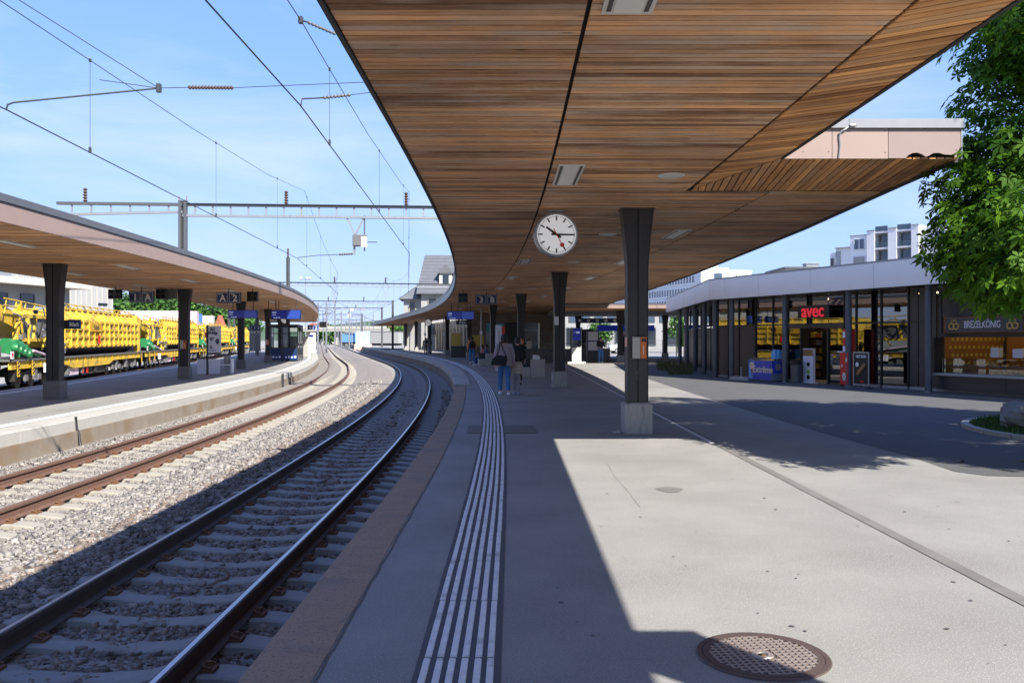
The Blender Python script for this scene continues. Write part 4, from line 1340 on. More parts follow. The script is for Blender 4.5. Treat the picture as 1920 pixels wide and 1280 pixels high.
g = MB(); g.bx(0.04, 0.16, -0.034, -0.0305, 1.88, 2.0); g.bx(0.10, 0.24, -0.034, -0.0305, 1.45, 1.70); g.bx(0.05, 0.12, -0.034, -0.0305, 1.55, 1.63); g.bx(-0.22, 0.10, -0.034, -0.0305, 1.14, 1.17); g.build('print', 'poster_ink', pa)
g = MB(); g.bx(-0.42, -0.365, -0.05, 0.05, 1.75, 2.0); g.build('flag_sign', 'red', ps)
bin_q = at(426, 664, 41.8)
g = MB(); g.lathe([(0.14, 0.0), (0.16, 0.5), (0.19, 0.56), (0.17, 0.56), (0.14, 0.1)], (0, 0, 0), 'z', 18); g.cyl((0, 0), 0.03, -0.32, 0.02, 8); o = g.build('litter_bin', 'galvanised', None, smooth=True); o.location = (bin_q[0], bin_q[1], PZ2 + 0.32); tag(o, 'small grey litter bin on a post beside the white bench', 'bin')
tq = at(478, 632, 61)
tb = thing('timetable_stand', 'grey three-panel timetable stand on the island platform', 'information stand', (tq[0], tq[1], PZ2), H(45))
tb.scale = (1.12, 1.0, 1.12)
for i in range(3):
    x = -0.22 + i * 0.22
    g = MB(); g.bx(x - 0.10, x + 0.10, -0.04, 0.04, 0.72, 2.05); pn = g.build('panel', 'freezer_grey', tb, bevel=0.006)
    g = MB(); g.bx(x - 0.10, x + 0.10, -0.05, 0.05, 2.06, 2.40); h_ = g.build('header', 'blue_sign', tb)
    text('i12'[i], 0.2, 'white_paint', h_, (x, -0.053, 2.22), bold=0.01)
    g = MB(); g.bx(x - 0.06, x + 0.06, -0.044, -0.0405, 1.9, 2.0); g.build('notice', 'white_paint', pn)
for x in (-0.34, -0.11, 0.11, 0.34):
    g = MB(); g.bx(x - 0.014, x + 0.014, -0.02, 0.02, 0, 2.3 if abs(x) > 0.2 else 0.715); g.build('post', 'galvanised', tb)
wq = at(529, 640, 64)
wr = thing('waiting_room', 'glazed waiting room with a blue poster band on the island platform', 'shelter', (wq[0], wq[1], PZ2), H(64))
wr.scale = (1.34, 1.0, 1.06)
W_, D_ = 1.7, 5.0
g = MB(); g.bx(-0.87, 0.87, -0.03, D_, 2.42, 2.62); g.build('roof', 'steel_dark', wr)
for x in (-0.85, 0.0, 0.85):
    g = MB(); g.bx(x - 0.03, x + 0.03, 0, 0.06, 0, 2.415); g.build('post', 'steel_dark', wr)
for x in (-0.85, 0.85):
    for y in (1.7, 3.3, 4.9):
        g = MB(); g.bx(x - 0.03, x + 0.03, y, y + 0.06, 0, 2.415); g.build('post', 'steel_dark', wr)
for zc in (0.98, 1.98):
    for x0, x1 in ((-0.815, -0.035), (0.035, 0.815)):
        g = MB(); g.bx(x0, x1, 0.005, 0.055, zc - 0.03, zc + 0.03); g.build('rail', 'steel_dark', wr)
for x0, x1 in ((-0.815, -0.035), (0.035, 0.815)):
    g = MB(); g.bx(x0, x1, 0.025, 0.033, 1.015, 1.945); g.build('pane', 'thin_glass', wr)
    g = MB(); g.bx(x0, x1, 0.025, 0.033, 2.015, 2.41); g.build('pane', 'thin_glass', wr)
    g = MB(); g.bx(x0, x1, 0.020, 0.04, 0.5, 0.945); g.build('panel', 'blue_sign_dark', wr)
    g = MB(); g.bx(x0, x1, 0.012, 0.04, 0.12, 0.495); pn = g.build('poster_band', 'blue_sign', wr)
    for i in range(4):
        g = MB(); xx = x0 + 0.12 + i * 0.17; g.bx(xx, xx + 0.10, 0.008, 0.0115, 0.25, 0.35 + 0.05 * (i % 2)); g.build('pictogram', 'poster_white', pn)
for y0 in (0.07, 1.77, 3.37):
    for x in (-0.85, 0.85):
        g = MB(); g.bx(x - 0.004, x + 0.004, y0, y0 + 1.5, 0.3, 2.40); g.build('pane', 'thin_glass', wr)
g = MB(); g.bx(-0.7, -0.35, 0.8, 4.3, 0.40, 0.46); g.bx(-0.6, -0.45, 1.0, 1.1, 0, 0.395); g.bx(-0.6, -0.45, 4.0, 4.1, 0, 0.395); g.build('bench', 'brass', wr)
for i in range(3):
    pq = at(575 + i * 8, 640, 70 + i * 6)
    g = MB(); g.bx(-0.5, 0.5, -0.08, 0.08, 0.0, 1.0); g.bx(-0.46, 0.46, -0.05, 0.05, 1.003, 1.9); o = g.build('windbreak', ('concrete', 'grime_grey', 'concrete_pale')[i]); o.location = (pq[0] - 1.2, pq[1], PZ2); tag(o, ('low grey windbreak nearest the waiting room', 'dark windbreak screen between far island columns', 'pale windbreak at the far island end')[i], 'screen')

# ---- information pillar, poster case, parapet and railing in the middle distance
ip = thing('information_pillar', 'blue headed information pillar on a white foot', 'information pillar', (4.15, 55.0, 0))
g = MB(); g.bx(-0.58, 0.58, -0.4, 0.4, 0, 0.12); g.build('foot', 'white_paint', ip, bevel=0.02)
g = MB(); g.bx(-0.30, 0.30, -0.2, 0.2, 0.12, 1.05); g.build('body', 'white_paint', ip, bevel=0.02)
for x in (-0.28, 0.31):
    g = MB(); g.cyl((x, 0), 0.03, 1.05, 2.35, 8); g.build('post', 'galvanised', ip)
g = MB(); g.bx(-0.22, 0.27, -0.08, 0.08, 1.50, 2.28); pn = g.build('screen', 'blue_screen', ip, bevel=0.02)
text('i  SBB', 0.16, 'screen_text', pn, (0.02, -0.085, 2.0))
pc = thing('poster_case', 'dark framed poster case with two white sheets behind a standing person', 'poster case', (5.55, 58.5, 0))
for x in (-0.42, 0.42):
    g = MB(); g.bx(x - 0.02, x + 0.02, -0.03, 0.03, 0, 2.1); g.build('post', 'galvanised', pc)
g = MB(); g.bx(-0.395, 0.395, -0.02, 0.04, 0.75, 2.15); fr = g.build('frame', 'blue_sign_dark', pc)
for z0, z1 in ((0.80, 1.4), (1.48, 2.08)):
    g = MB(); g.bx(-0.33, 0.33, -0.026, -0.0205, z0, z1); g.build('sheet', 'poster_white', fr)
rw = thing('ramp_parapet', 'dark concrete parapet of the underpass ramp', 'wall', (0, 60, 0))
for i in range(6):
    g = MB(); x0 = 0.6 + i * 1.05; g.bx(x0, x0 + 1.035, -0.1, 0.1, 0, 0.92 if i != 3 else 0.90); g.build('panel', 'concrete_brown' if False else 'grime_grey', rw)
g = MB()
for i in range(16):
    g.cyl((0.65 + i * 0.41, 0), 0.014, 0.92, 1.25, 6)
g.tube([(0.6, 0, 1.26), (6.9, 0, 1.26)], 0.02, 6); g.build('railing', 'galvanised', rw)
hd = thing('header_sign', 'long dark blue overhead sign under the bus canopy', 'sign', (6.2, 60.5, 2.72))
g = MB(); g.bx(-1.7, 1.7, -0.06, 0.06, 0, 0.34); pn = g.build('panel', 'blue_sign_dark', hd)
for i in range(5):
    g = MB(); g.bx(-1.5 + i * 0.62, -1.3 + i * 0.62, -0.066, -0.0605, 0.08, 0.26); g.build('pictogram', 'poster_white', pn)
g = MB(); g.cyl((-1.2, 0), 0.02, 0.34, 0.80, 6); g.cyl((1.2, 0), 0.02, 0.34, 0.80, 6); g.build('hanger', 'steel_dark', hd)
hb = thing('header_sign', 'bright blue hanging bus stop sign behind the forecourt', 'sign', (8.6, 66, 2.2))
g = MB(); g.bx(-2.0, 2.4, -0.06, 0.06, 0, 0.45); pn = g.build('panel', 'blue_screen', hb)
g = MB(); g.cyl((-1.5, 0), 0.02, 0.45, 1.32, 6); g.cyl((1.9, 0), 0.02, 0.45, 1.32, 6); g.build('hanger', 'steel_dark', hb)
ts = thing('traffic_sign', 'round red edged traffic sign on a thin post', 'road sign', (8.75, 68, 0))
g = MB(); g.cyl((0, 0), 0.03, 0, 2.3, 8); g.build('post', 'galvanised', ts)
g = MB(); g.lathe([(0.001, -0.05), (0.3, -0.05), (0.3, -0.04), (0.001, -0.04)], (0, 0, 2.05), 'y', 24); ds = g.build('disc', 'red', ts)
g = MB(); g.lathe([(0.001, -0.056), (0.22, -0.056), (0.22, -0.051)], (0, 0, 2.05), 'y', 24); g.build('disc_centre', 'white_paint', ds)
cb = thing('vending_machine', 'dark vending machine cabinet beside the poster case', 'vending machine', (3.9, 62.2, 0))
g = MB(); g.bx(0.4, 2.0, 0, 0.9, 0, 2.3); g.build('cabinet', 'shop_panel', cb, bevel=0.02)
g = MB(); g.bx(0.5, 1.3, -0.012, -0.002, 0.9, 2.1); g.build('window', 'window_dark', cb)
rp = thing('stele', 'white and red station stele behind the walkers', 'sign', (-0.62, 43, 0))
g = MB(); g.bx(-0.22, 0.10, -0.06, 0.06, 0, 2.28); g.build('panel', 'poster_white', rp, bevel=0.008)
g = MB(); g.bx(-0.045, -0.02, -0.066, -0.0605, 0.1, 2.0); g.build('groove', 'black', rp)
g = MB(); g.bx(0.105, 0.26, -0.05, 0.05, 1.75, 2.2); g.build('flag', 'red', rp)

# ---- the station hall under the canopy
sh_ = thing('station_hall', 'beige ground floor of the station hall behind the platform columns', 'building', (0, 0, 0))
s = 74.0
i = 0
while s < 122:
    a0, a1 = P(s, 7.6), P(s + 2.6, 7.6)
    g = MB(); h_ = H(s)
    mid = P(s + 0.55, 7.9); g.box((mid[0], mid[1], 1.95), (0.6, 1.1, 3.9), h_); g.build('pier', 'beige_render', sh_)
    mid = P(s + 1.85, 8.15); g = MB(); g.box((mid[0], mid[1], 1.45), (0.08, 1.5, 2.9), h_); g.build('door', ('window_dark', 'shop_frame', 'window_blue')[i % 3], sh_)
    mid = P(s + 1.85, 7.95); g = MB(); g.box((mid[0], mid[1], 3.4), (0.5, 1.5, 1.0), h_); g.build('lintel', 'beige_render', sh_)
    s += 2.6; i += 1
fw = thing('kiosk_building', 'dark glazed shop front across the end of the platform', 'building', (0, 72.5, 0))
for x0, x1, m_ in [(-3.6, -2.2, 'concrete_brown'), (-2.2, -0.6, 'window_dark'), (-0.6, 0.9, 'shop_frame'), (0.9, 2.3, 'window_dark'), (2.3, 3.6, 'concrete_brown')]:
    g = MB(); g.bx(x0 + 0.01, x1 - 0.01, 0, 0.25 if m_ != 'window_dark' else 0.1, 0, 3.0); g.build('wall_panel', m_, fw)
g = MB(); g.bx(-3.6, 3.6, -0.05, 3.0, 3.0, 3.78); g.build('header', 'concrete_brown', fw)
g = MB(); g.bx(-2.15, -0.7, -0.06, -0.005, 2.2, 2.9); g.build('sign_panel', 'teal', fw)
g = MB(); g.bx(-1.6, -0.65, -0.03, -0.003, 1.0, 2.1); g.build('poster', 'product_c', fw)
g = MB(); g.lathe([(0.001, -0.02), (0.42, -0.02), (0.42, 0.0)], (-1.1, 0, 1.5), 'y', 20); g.build('poster_disc', 'product_a', fw)
g = MB(); g.bx(1.1, 2.1, -0.03, -0.003, 1.3, 2.2); g.build('poster', 'grey_render', fw)
g = MB(); g.bx(-3.5, -2.4, -0.03, -0.003, 1.0, 1.9); g.build('poster', 'product_c', fw)
g = MB(); g.bx(-5.2, -4.45, 1.0, 1.2, 1.0, 2.1); g.build('counter_screen', 'product_c', fw)
g = MB(); g.bx(-5.25, -3.65, 0.95, 1.25, 0.0, 0.98); g.build('counter', 'shop_frame', fw)
# thin white posts along the platform
for i, (px, Y) in enumerate([(768, 92), (797, 86), (832, 80), (860, 74), (902, 62)]):
    q = at(px, 640, Y)
    t = thing('thin_post', ['slim pale post %s under the near canopy' % w for w in ('farthest along', 'below the small clock', 'by the walking frame user', 'left of the backpack wearer', 'by the seated travellers')][i], 'post', (q[0], q[1], 0), 0, 'slim pale posts')
    g = MB(); g.cyl((0, 0), 0.045, 0, 3.78, 8); g.build('pole', 'galvanised', t)
    g = MB(); g.bx(-0.10, 0.10, -0.06, 0.06, 1.9, 2.2); g.build('notice', 'white_paint', t)

# ---- manhole cover
mq = (((1430 - 960) / 1600) * 4.31, 4.31)
mh = thing('manhole_cover', 'round cast iron manhole cover with a waffle grid', 'manhole cover', (mq[0], mq[1], 0.0), R(8))
g = MB(); g.lathe([(0.30, 0.0035), (0.30, 0.0085), (0.325, 0.0085), (0.33, 0.0035)], (0, 0, 0), 'z', 64); g.build('frame_ring', 'iron', mh, smooth=True)
g = MB(); g.lathe([(0.262, 0.0035), (0.262, 0.0095), (0.297, 0.0095), (0.297, 0.0035)], (0, 0, 0), 'z', 64); g.build('rim', 'iron', mh, smooth=True)
g = MB(); g.lathe([(0.001, 0.0045), (0.262, 0.0045), (0.262, 0.0035)], (0, 0, 0), 'z', 48); g.build('plate', 'iron', mh)
for ax in (0, 1):
    for i in range(-7, 8):
        d = i * 0.0355
        hl = math.sqrt(max(0, 0.262 ** 2 - d ** 2))
        segs = [(-hl, hl)] if abs(d) > 0.06 else [(-hl, -0.06), (0.06, hl)]
        for s0_, s1_ in segs:
            g = MB(); z0 = 0.0046; z1 = 0.0098 if ax == 0 else 0.0092
            g.bx(d - 0.0058, d + 0.0058, s0_, s1_, z0, z1) if ax == 0 else g.bx(s0_, s1_, d - 0.0058, d + 0.0058, z0, z1)
            g.build('grid_bar', 'iron_light', mh)
g = MB(); g.lathe([(0.026, 0.0046), (0.028, 0.0105), (0.052, 0.0105), (0.056, 0.0046)], (0, 0, 0), 'z', 32); g.build('lift_ring', 'iron_light', mh, smooth=True)
g = MB(); g.bx(-0.012, 0.012, -0.026, -0.004, 0.0047, 0.011); g.build('lift_key', 'brass', mh)
# ================================================================== SHOP PAVILION
SC_ = Vector((8.1, 35.07)); SU = Vector((0.381, -0.924)).normalized(); SN = Vector((-SU.y, SU.x))
shop = thing('shop_pavilion', 'low glazed shop pavilion with a pale metal roof edge and red lettering', 'shop', (SC_.x, SC_.y, 0), math.atan2(SU.y, SU.x))
def tt(px, d=0.0):
    k = (px - 960) / 1600
    c = SC_ + SN * d
    return (k * c.y - c.x) / (SU.x - k * SU.y)
def zz(px, py, d=0.0):
    q = SC_ + SN * d + SU * tt(px, d)
    return 1.6 + (635 - py) / 1600 * q.y
GD = 0.95                                     # glazing line
# roof edge
joints = [0.0, 1.05, tt(1422), tt(1519), tt(1638), tt(1781), tt(1900), 18.5, 22.5, 27.0]
for a, b in zip(joints[:-1], joints[1:]):
    g = MB(); g.bx(a + 0.006, b - 0.006, 0, 0.05, 3.2, 4.0); g.build('fascia_panel', 'fascia_metal', shop)
g = MB(); g.bx(0.0, 27, -0.015, 0.4, 4.003, 4.05); g.build('capping', 'trim_light', shop)
g = MB(); g.bx(0.0, 27, 0.06, 9, 3.75, 3.99); g.build('roof', 'roof_felt', shop)
g = MB(); g.bx(0.0, 27, 0.055, 1.2, 3.205, 3.24); g.build('soffit', 'shop_panel', shop)
# receding left flank
F2 = Vector((9.4, 52.0)) - SC_
fl = F2.length
ang2 = math.atan2(F2.y, F2.x) - math.atan2(SU.y, SU.x)
m2 = Matrix.Rotation(ang2, 4, 'Z')
def bx2(g, a, b, y0, y1, z0, z1):
    g.box(((a + b) / 2, (y0 + y1) / 2, (z0 + z1) / 2), (b - a, y1 - y0, z1 - z0), m=m2)
for i in range(4):
    g = MB(); bx2(g, i * fl / 4 + 0.07, (i + 1) * fl / 4 - 0.006, -0.05, 0, 3.2, 4.0); g.build('fascia_panel', 'fascia_metal', shop)
g = MB(); bx2(g, 0.0, fl, -0.4, 0.015, 4.003, 4.048); g.build('capping', 'trim_light', shop)
g = MB(); bx2(g, 0.1, fl, -6, -0.06, 3.70, 3.985); g.build('roof', 'roof_felt', shop)
g = MB(); bx2(g, 0.3, fl, -1.2, -0.06, 3.206, 3.238); g.build('soffit', 'shop_panel', shop)
for i in range(5):
    g = MB(); x = 0.6 + i * 3.1
    q = m2 @ Vector((x, -0.35, 0)); g.cyl((q.x, q.y), 0.11, 0, 3.204, 16); g.build('post', 'shop_post', shop, smooth=True)
for i in range(10):
    g = MB(); bx2(g, 1.25 + i * 1.5, 1.25 + (i + 1) * 1.5 - 0.02, -1.0, -0.95, 0.12, 2.12); g.build('wall_panel', 'shop_panel', shop)
    g = MB(); bx2(g, 1.25 + i * 1.5 + 0.03, 1.25 + (i + 1) * 1.5 - 0.03, -0.98, -0.97, 2.18, 3.19); g.build('pane', 'shop_glass', shop)
    g = MB(); bx2(g, 1.25 + i * 1.5 - 0.02, 1.25 + i * 1.5 + 0.02, -0.99, -0.93, 0.12, 3.19); g.build('mullion', 'shop_frame', shop)
# posts of the front
for px in (1372, 1472, 1591, 1741):
    g = MB(); x = tt(px, 0.38); g.cyl((x, 0.38), 0.105, 0.012, 3.204, 18); g.build('post', 'shop_post', shop, smooth=True)
    g = MB(); g.lathe([(0.13, 0.0), (0.13, 0.012), (0.11, 0.03), (0.104, 0.03)], (x, 0.38, 0), 'z', 18); g.build('post_foot', 'trim_light', shop)
g = MB(); g.cyl((20.5, 0.38), 0.105, 0, 3.204, 18); g.build('post', 'shop_post', shop, smooth=True)
# the glazed wall: bays between these survey columns
def pane(a, b, z0, z1, m='shop_glass', name='pane', th=0.012):
    g = MB(); g.bx(a + 0.02, b - 0.02, GD, GD + th, z0, z1); return g.build(name, m, shop)
def mull(x, z0=0.0, z1=3.2, w=0.05):
    g = MB(); g.bx(x - w / 2, x + w / 2, GD - 0.04, GD + 0.05, z0, z1); g.build('mullion', 'shop_frame', shop)
T = lambda px: tt(px, GD)
TR = 2.12
bays = [1346, 1367, 1386, 1417, 1450, 1478]
xs_ = [T(b) for b in bays]
for a, b, low in zip(xs_[:-1], xs_[1:], ['p', 'p', 'p', 'g', 'g']):
    pane(a, b, TR + 0.04, 3.19)
    if low == 'p':
        pane(a, b, 0.10, TR - 0.02, 'shop_panel_brown', 'wall_panel', 0.03)
    else:
        pane(a, b, 0.10, TR - 0.02)
for x in xs_:
    mull(x)
g = MB(); g.bx(xs_[0], T(1704), GD - 0.03, GD + 0.04, TR - 0.018, TR + 0.038); g.build('transom', 'shop_frame', shop)
# entrance: fixed glass, opening, slid leaf
e0, e1, e2, e3 = T(1478), T(1502), T(1553), T(1584)
pane(e0, e1, 0.06, TR - 0.02)
for a, b in ((e0, T(1519)), (T(1519), e2), (e2, e3)):
    pane(a, b, TR + 0.04, 2.62); pane(a, b, 2.66, 3.19)
    g = MB(); g.bx(a + 0.02, b - 0.02, GD - 0.02, GD + 0.03, 2.622, 2.658); g.build('transom', 'shop_frame', shop)
for x in (T(1519),): mull(x, TR + 0.04)
g = MB(); g.bx(e0, e3, GD - 0.05, GD + 0.06, TR - 0.14, TR - 0.02); g.build('door_header', 'shop_panel', shop)
for x in (e1, e2): mull(x, 0, TR - 0.14, 0.06)
g = MB(); g.bx(e2 + 0.03, e3 - 0.03, GD + 0.02, GD + 0.034, 0.05, TR - 0.15); g.build('door_leaf', 'shop_glass', shop)
mull(e3)
for a, b in ((e3, T(1606)), (T(1606), T(1653)), (T(1653), T(1704))):
    pane(a, b, 0.10, TR - 0.02); pane(a, b, TR + 0.04, 3.19); mull(b)
# pale plinth line under the glazing
g = MB(); g.bx(T(1346), e1, GD - 0.02, GD + 0.06, 0.0, 0.095); g.bx(e3, T(1704), GD - 0.02, GD + 0.06, 0.0, 0.095); g.build('plinth', 'concrete_pale', shop)
# dark metal panels right of the glass
for a, b in ((1704, 1722), (1722, 1737)):
    pane(T(a), T(b), 0.12, TR, 'shop_panel', 'wall_panel', 0.04); pane(T(a), T(b), TR + 0.02, 3.19, 'shop_panel', 'wall_panel', 0.04)
pane(T(1737), T(1756), 0.12, 3.19, 'shop_panel', 'wall_panel', 0.04)
g = MB(); g.bx(T(1704), 27, GD - 0.01, GD + 0.06, 0.0, 0.10); g.build('plinth', 'concrete_pale', shop)
# lettering over the door
sg = thing('shop_sign', 'glowing red lettering reading avec over the shop door', 'sign', (SC_.x, SC_.y, 0), math.atan2(SU.y, SU.x))
a, b = tt(1496, 0.55), tt(1554, 0.55)
z0, z1 = zz(1525, 595.5, 0.55), zz(1525, 572, 0.55)
g = MB(); g.bx(a, b, 0.55, 0.60, z0, z1); bk = g.build('back_board', 'black', sg)
text('avec', 0.66, 'sign_red', bk, ((a + b) / 2, 0.53, (z0 + z1) / 2 + 0.01), bold=0.008, ext=0.02, sx=(b - a) / 1.62)
for x in (a + 0.2, b - 0.2):
    g = MB(); g.bx(x - 0.02, x + 0.02, 0.601, GD - 0.05, (z0 + z1) / 2 - 0.02, (z0 + z1) / 2 + 0.02); g.build('bracket', 'black', sg)
# interior
g = MB(); g.bx(T(1346), T(1756), GD + 0.1, 7.5, -0.0, 0.03); g.build('floor', 'shop_floor', shop)
g = MB(); g.bx(T(1346), 27, 6.2, 6.3, 0.03, 3.2); g.build('back_wall', 'shop_inside', shop)
g = MB(); g.bx(T(1346), 27, GD + 0.08, 6.2, 3.12, 3.18); g.build('ceiling', 'shop_inside', shop)
g = MB(); g.bx(T(1346) - 0.1, T(1346) - 0.02, GD, 6.2, 0.0, 3.2); g.build('side_wall', 'shop_inside', shop)
g = MB(); g.bx(T(1756) - 0.02, T(1756) + 0.06, GD + 0.1, 6.2, 0.0, 3.12); g.build('side_wall', 'shop_inside', shop)
for i in range(5):
    x = T(1390) + i * 2.3
    g = MB(); g.bx(x, x + 1.4, 2.4, 2.55, 3.085, 3.115); g.build('ceiling_tube', 'warm_tube', shop)
# shelves with goods
PR = ['product_a', 'product_b', 'product_c', 'product_d', 'product_e', 'orange', 'white_paint', 'lime']
def shelf(x, y, w, label, rows=5, h=1.9, rz=0.0, mset=PR):
    x -= 0.86 * (y - GD)
    t = thing('shop_shelf', label, 'shelf', (*(SC_ + SU * x + SN * y), 0.031), math.atan2(SU.y, SU.x) + rz, 'shelves inside the shop')
    g = MB(); g.bx(-w / 2, w / 2, 0.36, 0.40, 0, h); g.bx(-w / 2 - 0.02, -w / 2, 0, 0.40, 0, h); g.bx(w / 2, w / 2 + 0.02, 0, 0.4, 0, h); g.build('frame', 'shop_frame', t)
    for r_ in range(rows):
        z = 0.12 + r_ * (h - 0.1) / rows
        g = MB(); g.bx(-w / 2, w / 2, 0, 0.355, z - 0.02, z); g.build('board', 'steel_grey', t)
        x_ = -w / 2 + 0.02
        k = random.randrange(len(mset))
        while x_ < w / 2 - 0.12:
            ww = random.uniform(0.16, 0.42); ww = min(ww, w / 2 - 0.01 - x_)
            g = MB(); n_ = max(1, int(ww / 0.085))
            for j in range(n_):
                hh = (h - 0.1) / rows * random.uniform(0.55, 0.75)
                g.bx(x_ + j * ww / n_, x_ + (j + 0.9) * ww / n_, 0.05, 0.3, z + 0.002, z + hh)
            g.build('goods', mset[(k + int(x_ * 7)) % len(mset)], t); k += 1
            x_ += ww + 0.02
shelf(T(1432), 2.0, 1.6, 'goods shelf behind the window above the freezer', 4, 1.3)
shelf(T(1530), 3.6, 1.5, 'red and green goods shelf seen through the open shop door', 6, 2.0, mset=['product_a', 'product_a', 'red', 'product_b', 'product_d'])
shelf(T(1514), 2.6, 0.7, 'narrow snack shelf just inside the shop door', 6, 1.9, mset=['product_c', 'product_e', 'brass', 'orange'])
shelf(T(1632), 2.2, 1.8, 'low goods shelf behind the glass with the menu board', 4, 1.35)
shelf(T(1682), 2.4, 1.6, 'goods shelf behind the last glass bay of the shop', 4, 1.35)
pb = MB(); pb.bx(T(1420) + 0.25, T(1449) - 0.03, GD + 0.06, GD + 0.075, 0.9, 1.95); o = pb.build('window_poster', 'red', None); o.location = (SC_.x, SC_.y, 0); o.rotation_euler = (0, 0, math.atan2(SU.y, SU.x)); tag(o, 'large red and blue poster behind the window over the freezer', 'poster')
pb = MB(); pb.bx(T(1430) + 0.25, T(1449) - 0.05, GD + 0.052, GD + 0.058, 1.15, 1.9); q_ = pb.build('print', 'container_blue', o)

# ---- things standing in front of the shop
ROT = math.atan2(SU.y, SU.x)
def shop_pt(x, y, z=0.0):
    p_ = SC_ + SU * x + SN * y
    return (p_.x, p_.y, z)
fx0, fx1 = tt(1403, 0.1), tt(1446, 0.1)
fz = thing('ice_cream_freezer', 'blue ice cream chest freezer with a cone picture beside the shop window', 'freezer', shop_pt((fx0 + fx1) / 2, 0.1), ROT)
w = (fx1 - fx0) / 2
g = MB(); g.bx(-w, w, 0, 0.62, 0.03, 0.80); g.build('body', 'freezer_grey', fz, bevel=0.015)
g = MB(); g.bx(-w + 0.012, w - 0.012, -0.006, -0.001, 0.06, 0.77); fp = g.build('front_panel', 'freezer_blue', fz)
text('Extrême', 0.36, 'cream', fp, (w * 0.28, -0.009, 0.44), bold=0.006, sx=0.92)
g = MB(); g.add([(-w * 0.9, -0.009, 0.70), (-w * 0.42, -0.009, 0.76), (-w * 0.62, -0.009, 0.08), (-w * 0.95, -0.009, 0.12)], [(0, 1, 2, 3)]); g.build('picture_ground', 'sky_blue', fp)
g = MB(); g.add([(-w * 0.76, -0.012, 0.50), (-w * 0.56, -0.012, 0.50), (-w * 0.64, -0.012, 0.12)], [(0, 1, 2)]); g.build('cone', 'brick_red', fp)
g = MB(); g.lathe([(0.001, -0.0125), (0.13, -0.0125), (0.13, -0.0115)], (-w * 0.66, 0, 0.58), 'y', 14); g.build('cone_top', 'cream', fp)
g = MB(); g.bx(w + 0.001, w + 0.006, 0.02, 0.6, 0.30, 0.77); ep = g.build('end_panel', 'freezer_blue', fz)
g = MB(); g.lathe([(0.10, w + 0.0065), (0.10, w + 0.010), (0.135, w + 0.010), (0.135, w + 0.0065)], (0, 0.31, 0.55), 'x', 20); g.build('emblem', 'grey_render', ep)
g = MB(); g.bx(-w, w, 0.01, 0.61, 0.803, 0.84); g.build('lid', 'thin_glass', fz)
g = MB(); g.bx(-w + 0.05, -w + 0.75, 0.1, 0.5, 0.842, 0.86); g.build('lid_handle', 'galvanised', fz)
g = MB()
g.bx(w * 0.35, w * 0.55, 0.35, 0.5, 0.845, 1.12); g.bx(w * 0.58, w * 0.8, 0.3, 0.5, 0.845, 1.20); g.bx(w * 0.82, w * 0.98, 0.35, 0.55, 0.845, 1.16)
o = g.build('display_boxes', 'sky_blue', None); o.location = shop_pt((fx0 + fx1) / 2, 0.1); o.rotation_euler = (0, 0, ROT); tag(o, 'pale blue display boxes standing on the freezer lid', 'boxes')
# bollard stub, bin, red rack, menu board, white door stand
x = tt(1386, 0.0)
bs = thing('bollard_stub', 'low white kerb block with a thin rod before the shop panels', 'kerb block', shop_pt(x, 0.05), ROT)
g = MB(); g.loft([[(-0.55, -0.15, 0), (0.45, -0.15, 0), (0.45, 0.2, 0), (-0.55, 0.2, 0)], [(-0.5, -0.1, 0.12), (0.35, -0.1, 0.10), (0.35, 0.15, 0.10), (-0.5, 0.15, 0.12)]]); g.build('block', 'concrete_pale', bs, bevel=0.02)
g = MB(); g.cyl((0.05, 0), 0.014, 0.10, 0.50, 8); g.build('rod', 'white_paint', bs)
x = tt(1486.5, 0.3)
bn = thing('litter_bin', 'dark litter bin with open top beside the shop entrance', 'bin', shop_pt(x, 0.45), ROT)
g = MB(); g.lathe([(0.19, 0.0), (0.20, 0.62), (0.20, 0.66), (0.17, 0.66), (0.16, 0.1)], (0, 0, 0), 'z', 20); g.build('body', 'steel_grey', bn, smooth=True)
g = MB(); g.lathe([(0.21, 0.66), (0.23, 0.68), (0.23, 0.80), (0.20, 0.82), (0.17, 0.80)], (0, 0, 0), 'z', 20); g.build('rim', 'black', bn, smooth=True)
x = tt(1580, 0.25)
rr = thing('red_rack', 'tall red newspaper rack with a white emblem beside the shop door', 'rack', shop_pt(tt(1579, 0.2), 0.28), ROT)
rr.scale = (0.62, 0.8, 1.12)
g = MB(); g.bx(-0.30, 0.27, 0, 0.40, 0.06, 1.02); g.build('base_cabinet', 'red', rr, bevel=0.012)
g = MB(); g.bx(-0.26, 0.27, 0.15, 0.40, 1.022, 1.72); up_ = g.build('upper_rack', 'red', rr, bevel=0.012)
for i, (zc, m_) in enumerate([(1.55, 'poster_white'), (1.33, 'red'), (1.12, 'poster_white')]):
    g = MB(); g.bx(-0.22, 0.23, 0.10, 0.148, zc - 0.09, zc + 0.09); g.build('newspaper', m_, up_)
g = MB(); g.bx(-0.42, -0.02, -0.06, 0.36, 1.021, 1.05); g.build('tray', 'white_paint', rr)
for (cx_, cz_, r_) in [(0.0, 0.30, 0.13), (0.17, 0.80, 0.07), (-0.15, 0.62, 0.05)]:
    for k in range(6):
        a = k * math.pi / 3; g = MB(); g.lathe([(0.001, -0.006), (r_ * 0.42, -0.006), (r_ * 0.42, -0.001)], (cx_ + r_ * 0.62 * math.cos(a), 0, cz_ + r_ * 0.62 * math.sin(a)), 'y', 12); g.build('emblem_petal', 'white_paint', rr)
for cx_ in (-0.25, 0.22):
    g = MB(); g.lathe([(0.001, -0.02), (0.035, -0.02), (0.035, 0.02), (0.001, 0.02)], (cx_, 0.05, 0.035), 'y', 10); g.build('castor', 'rubber', rr)
x = tt(1517, 0.8)
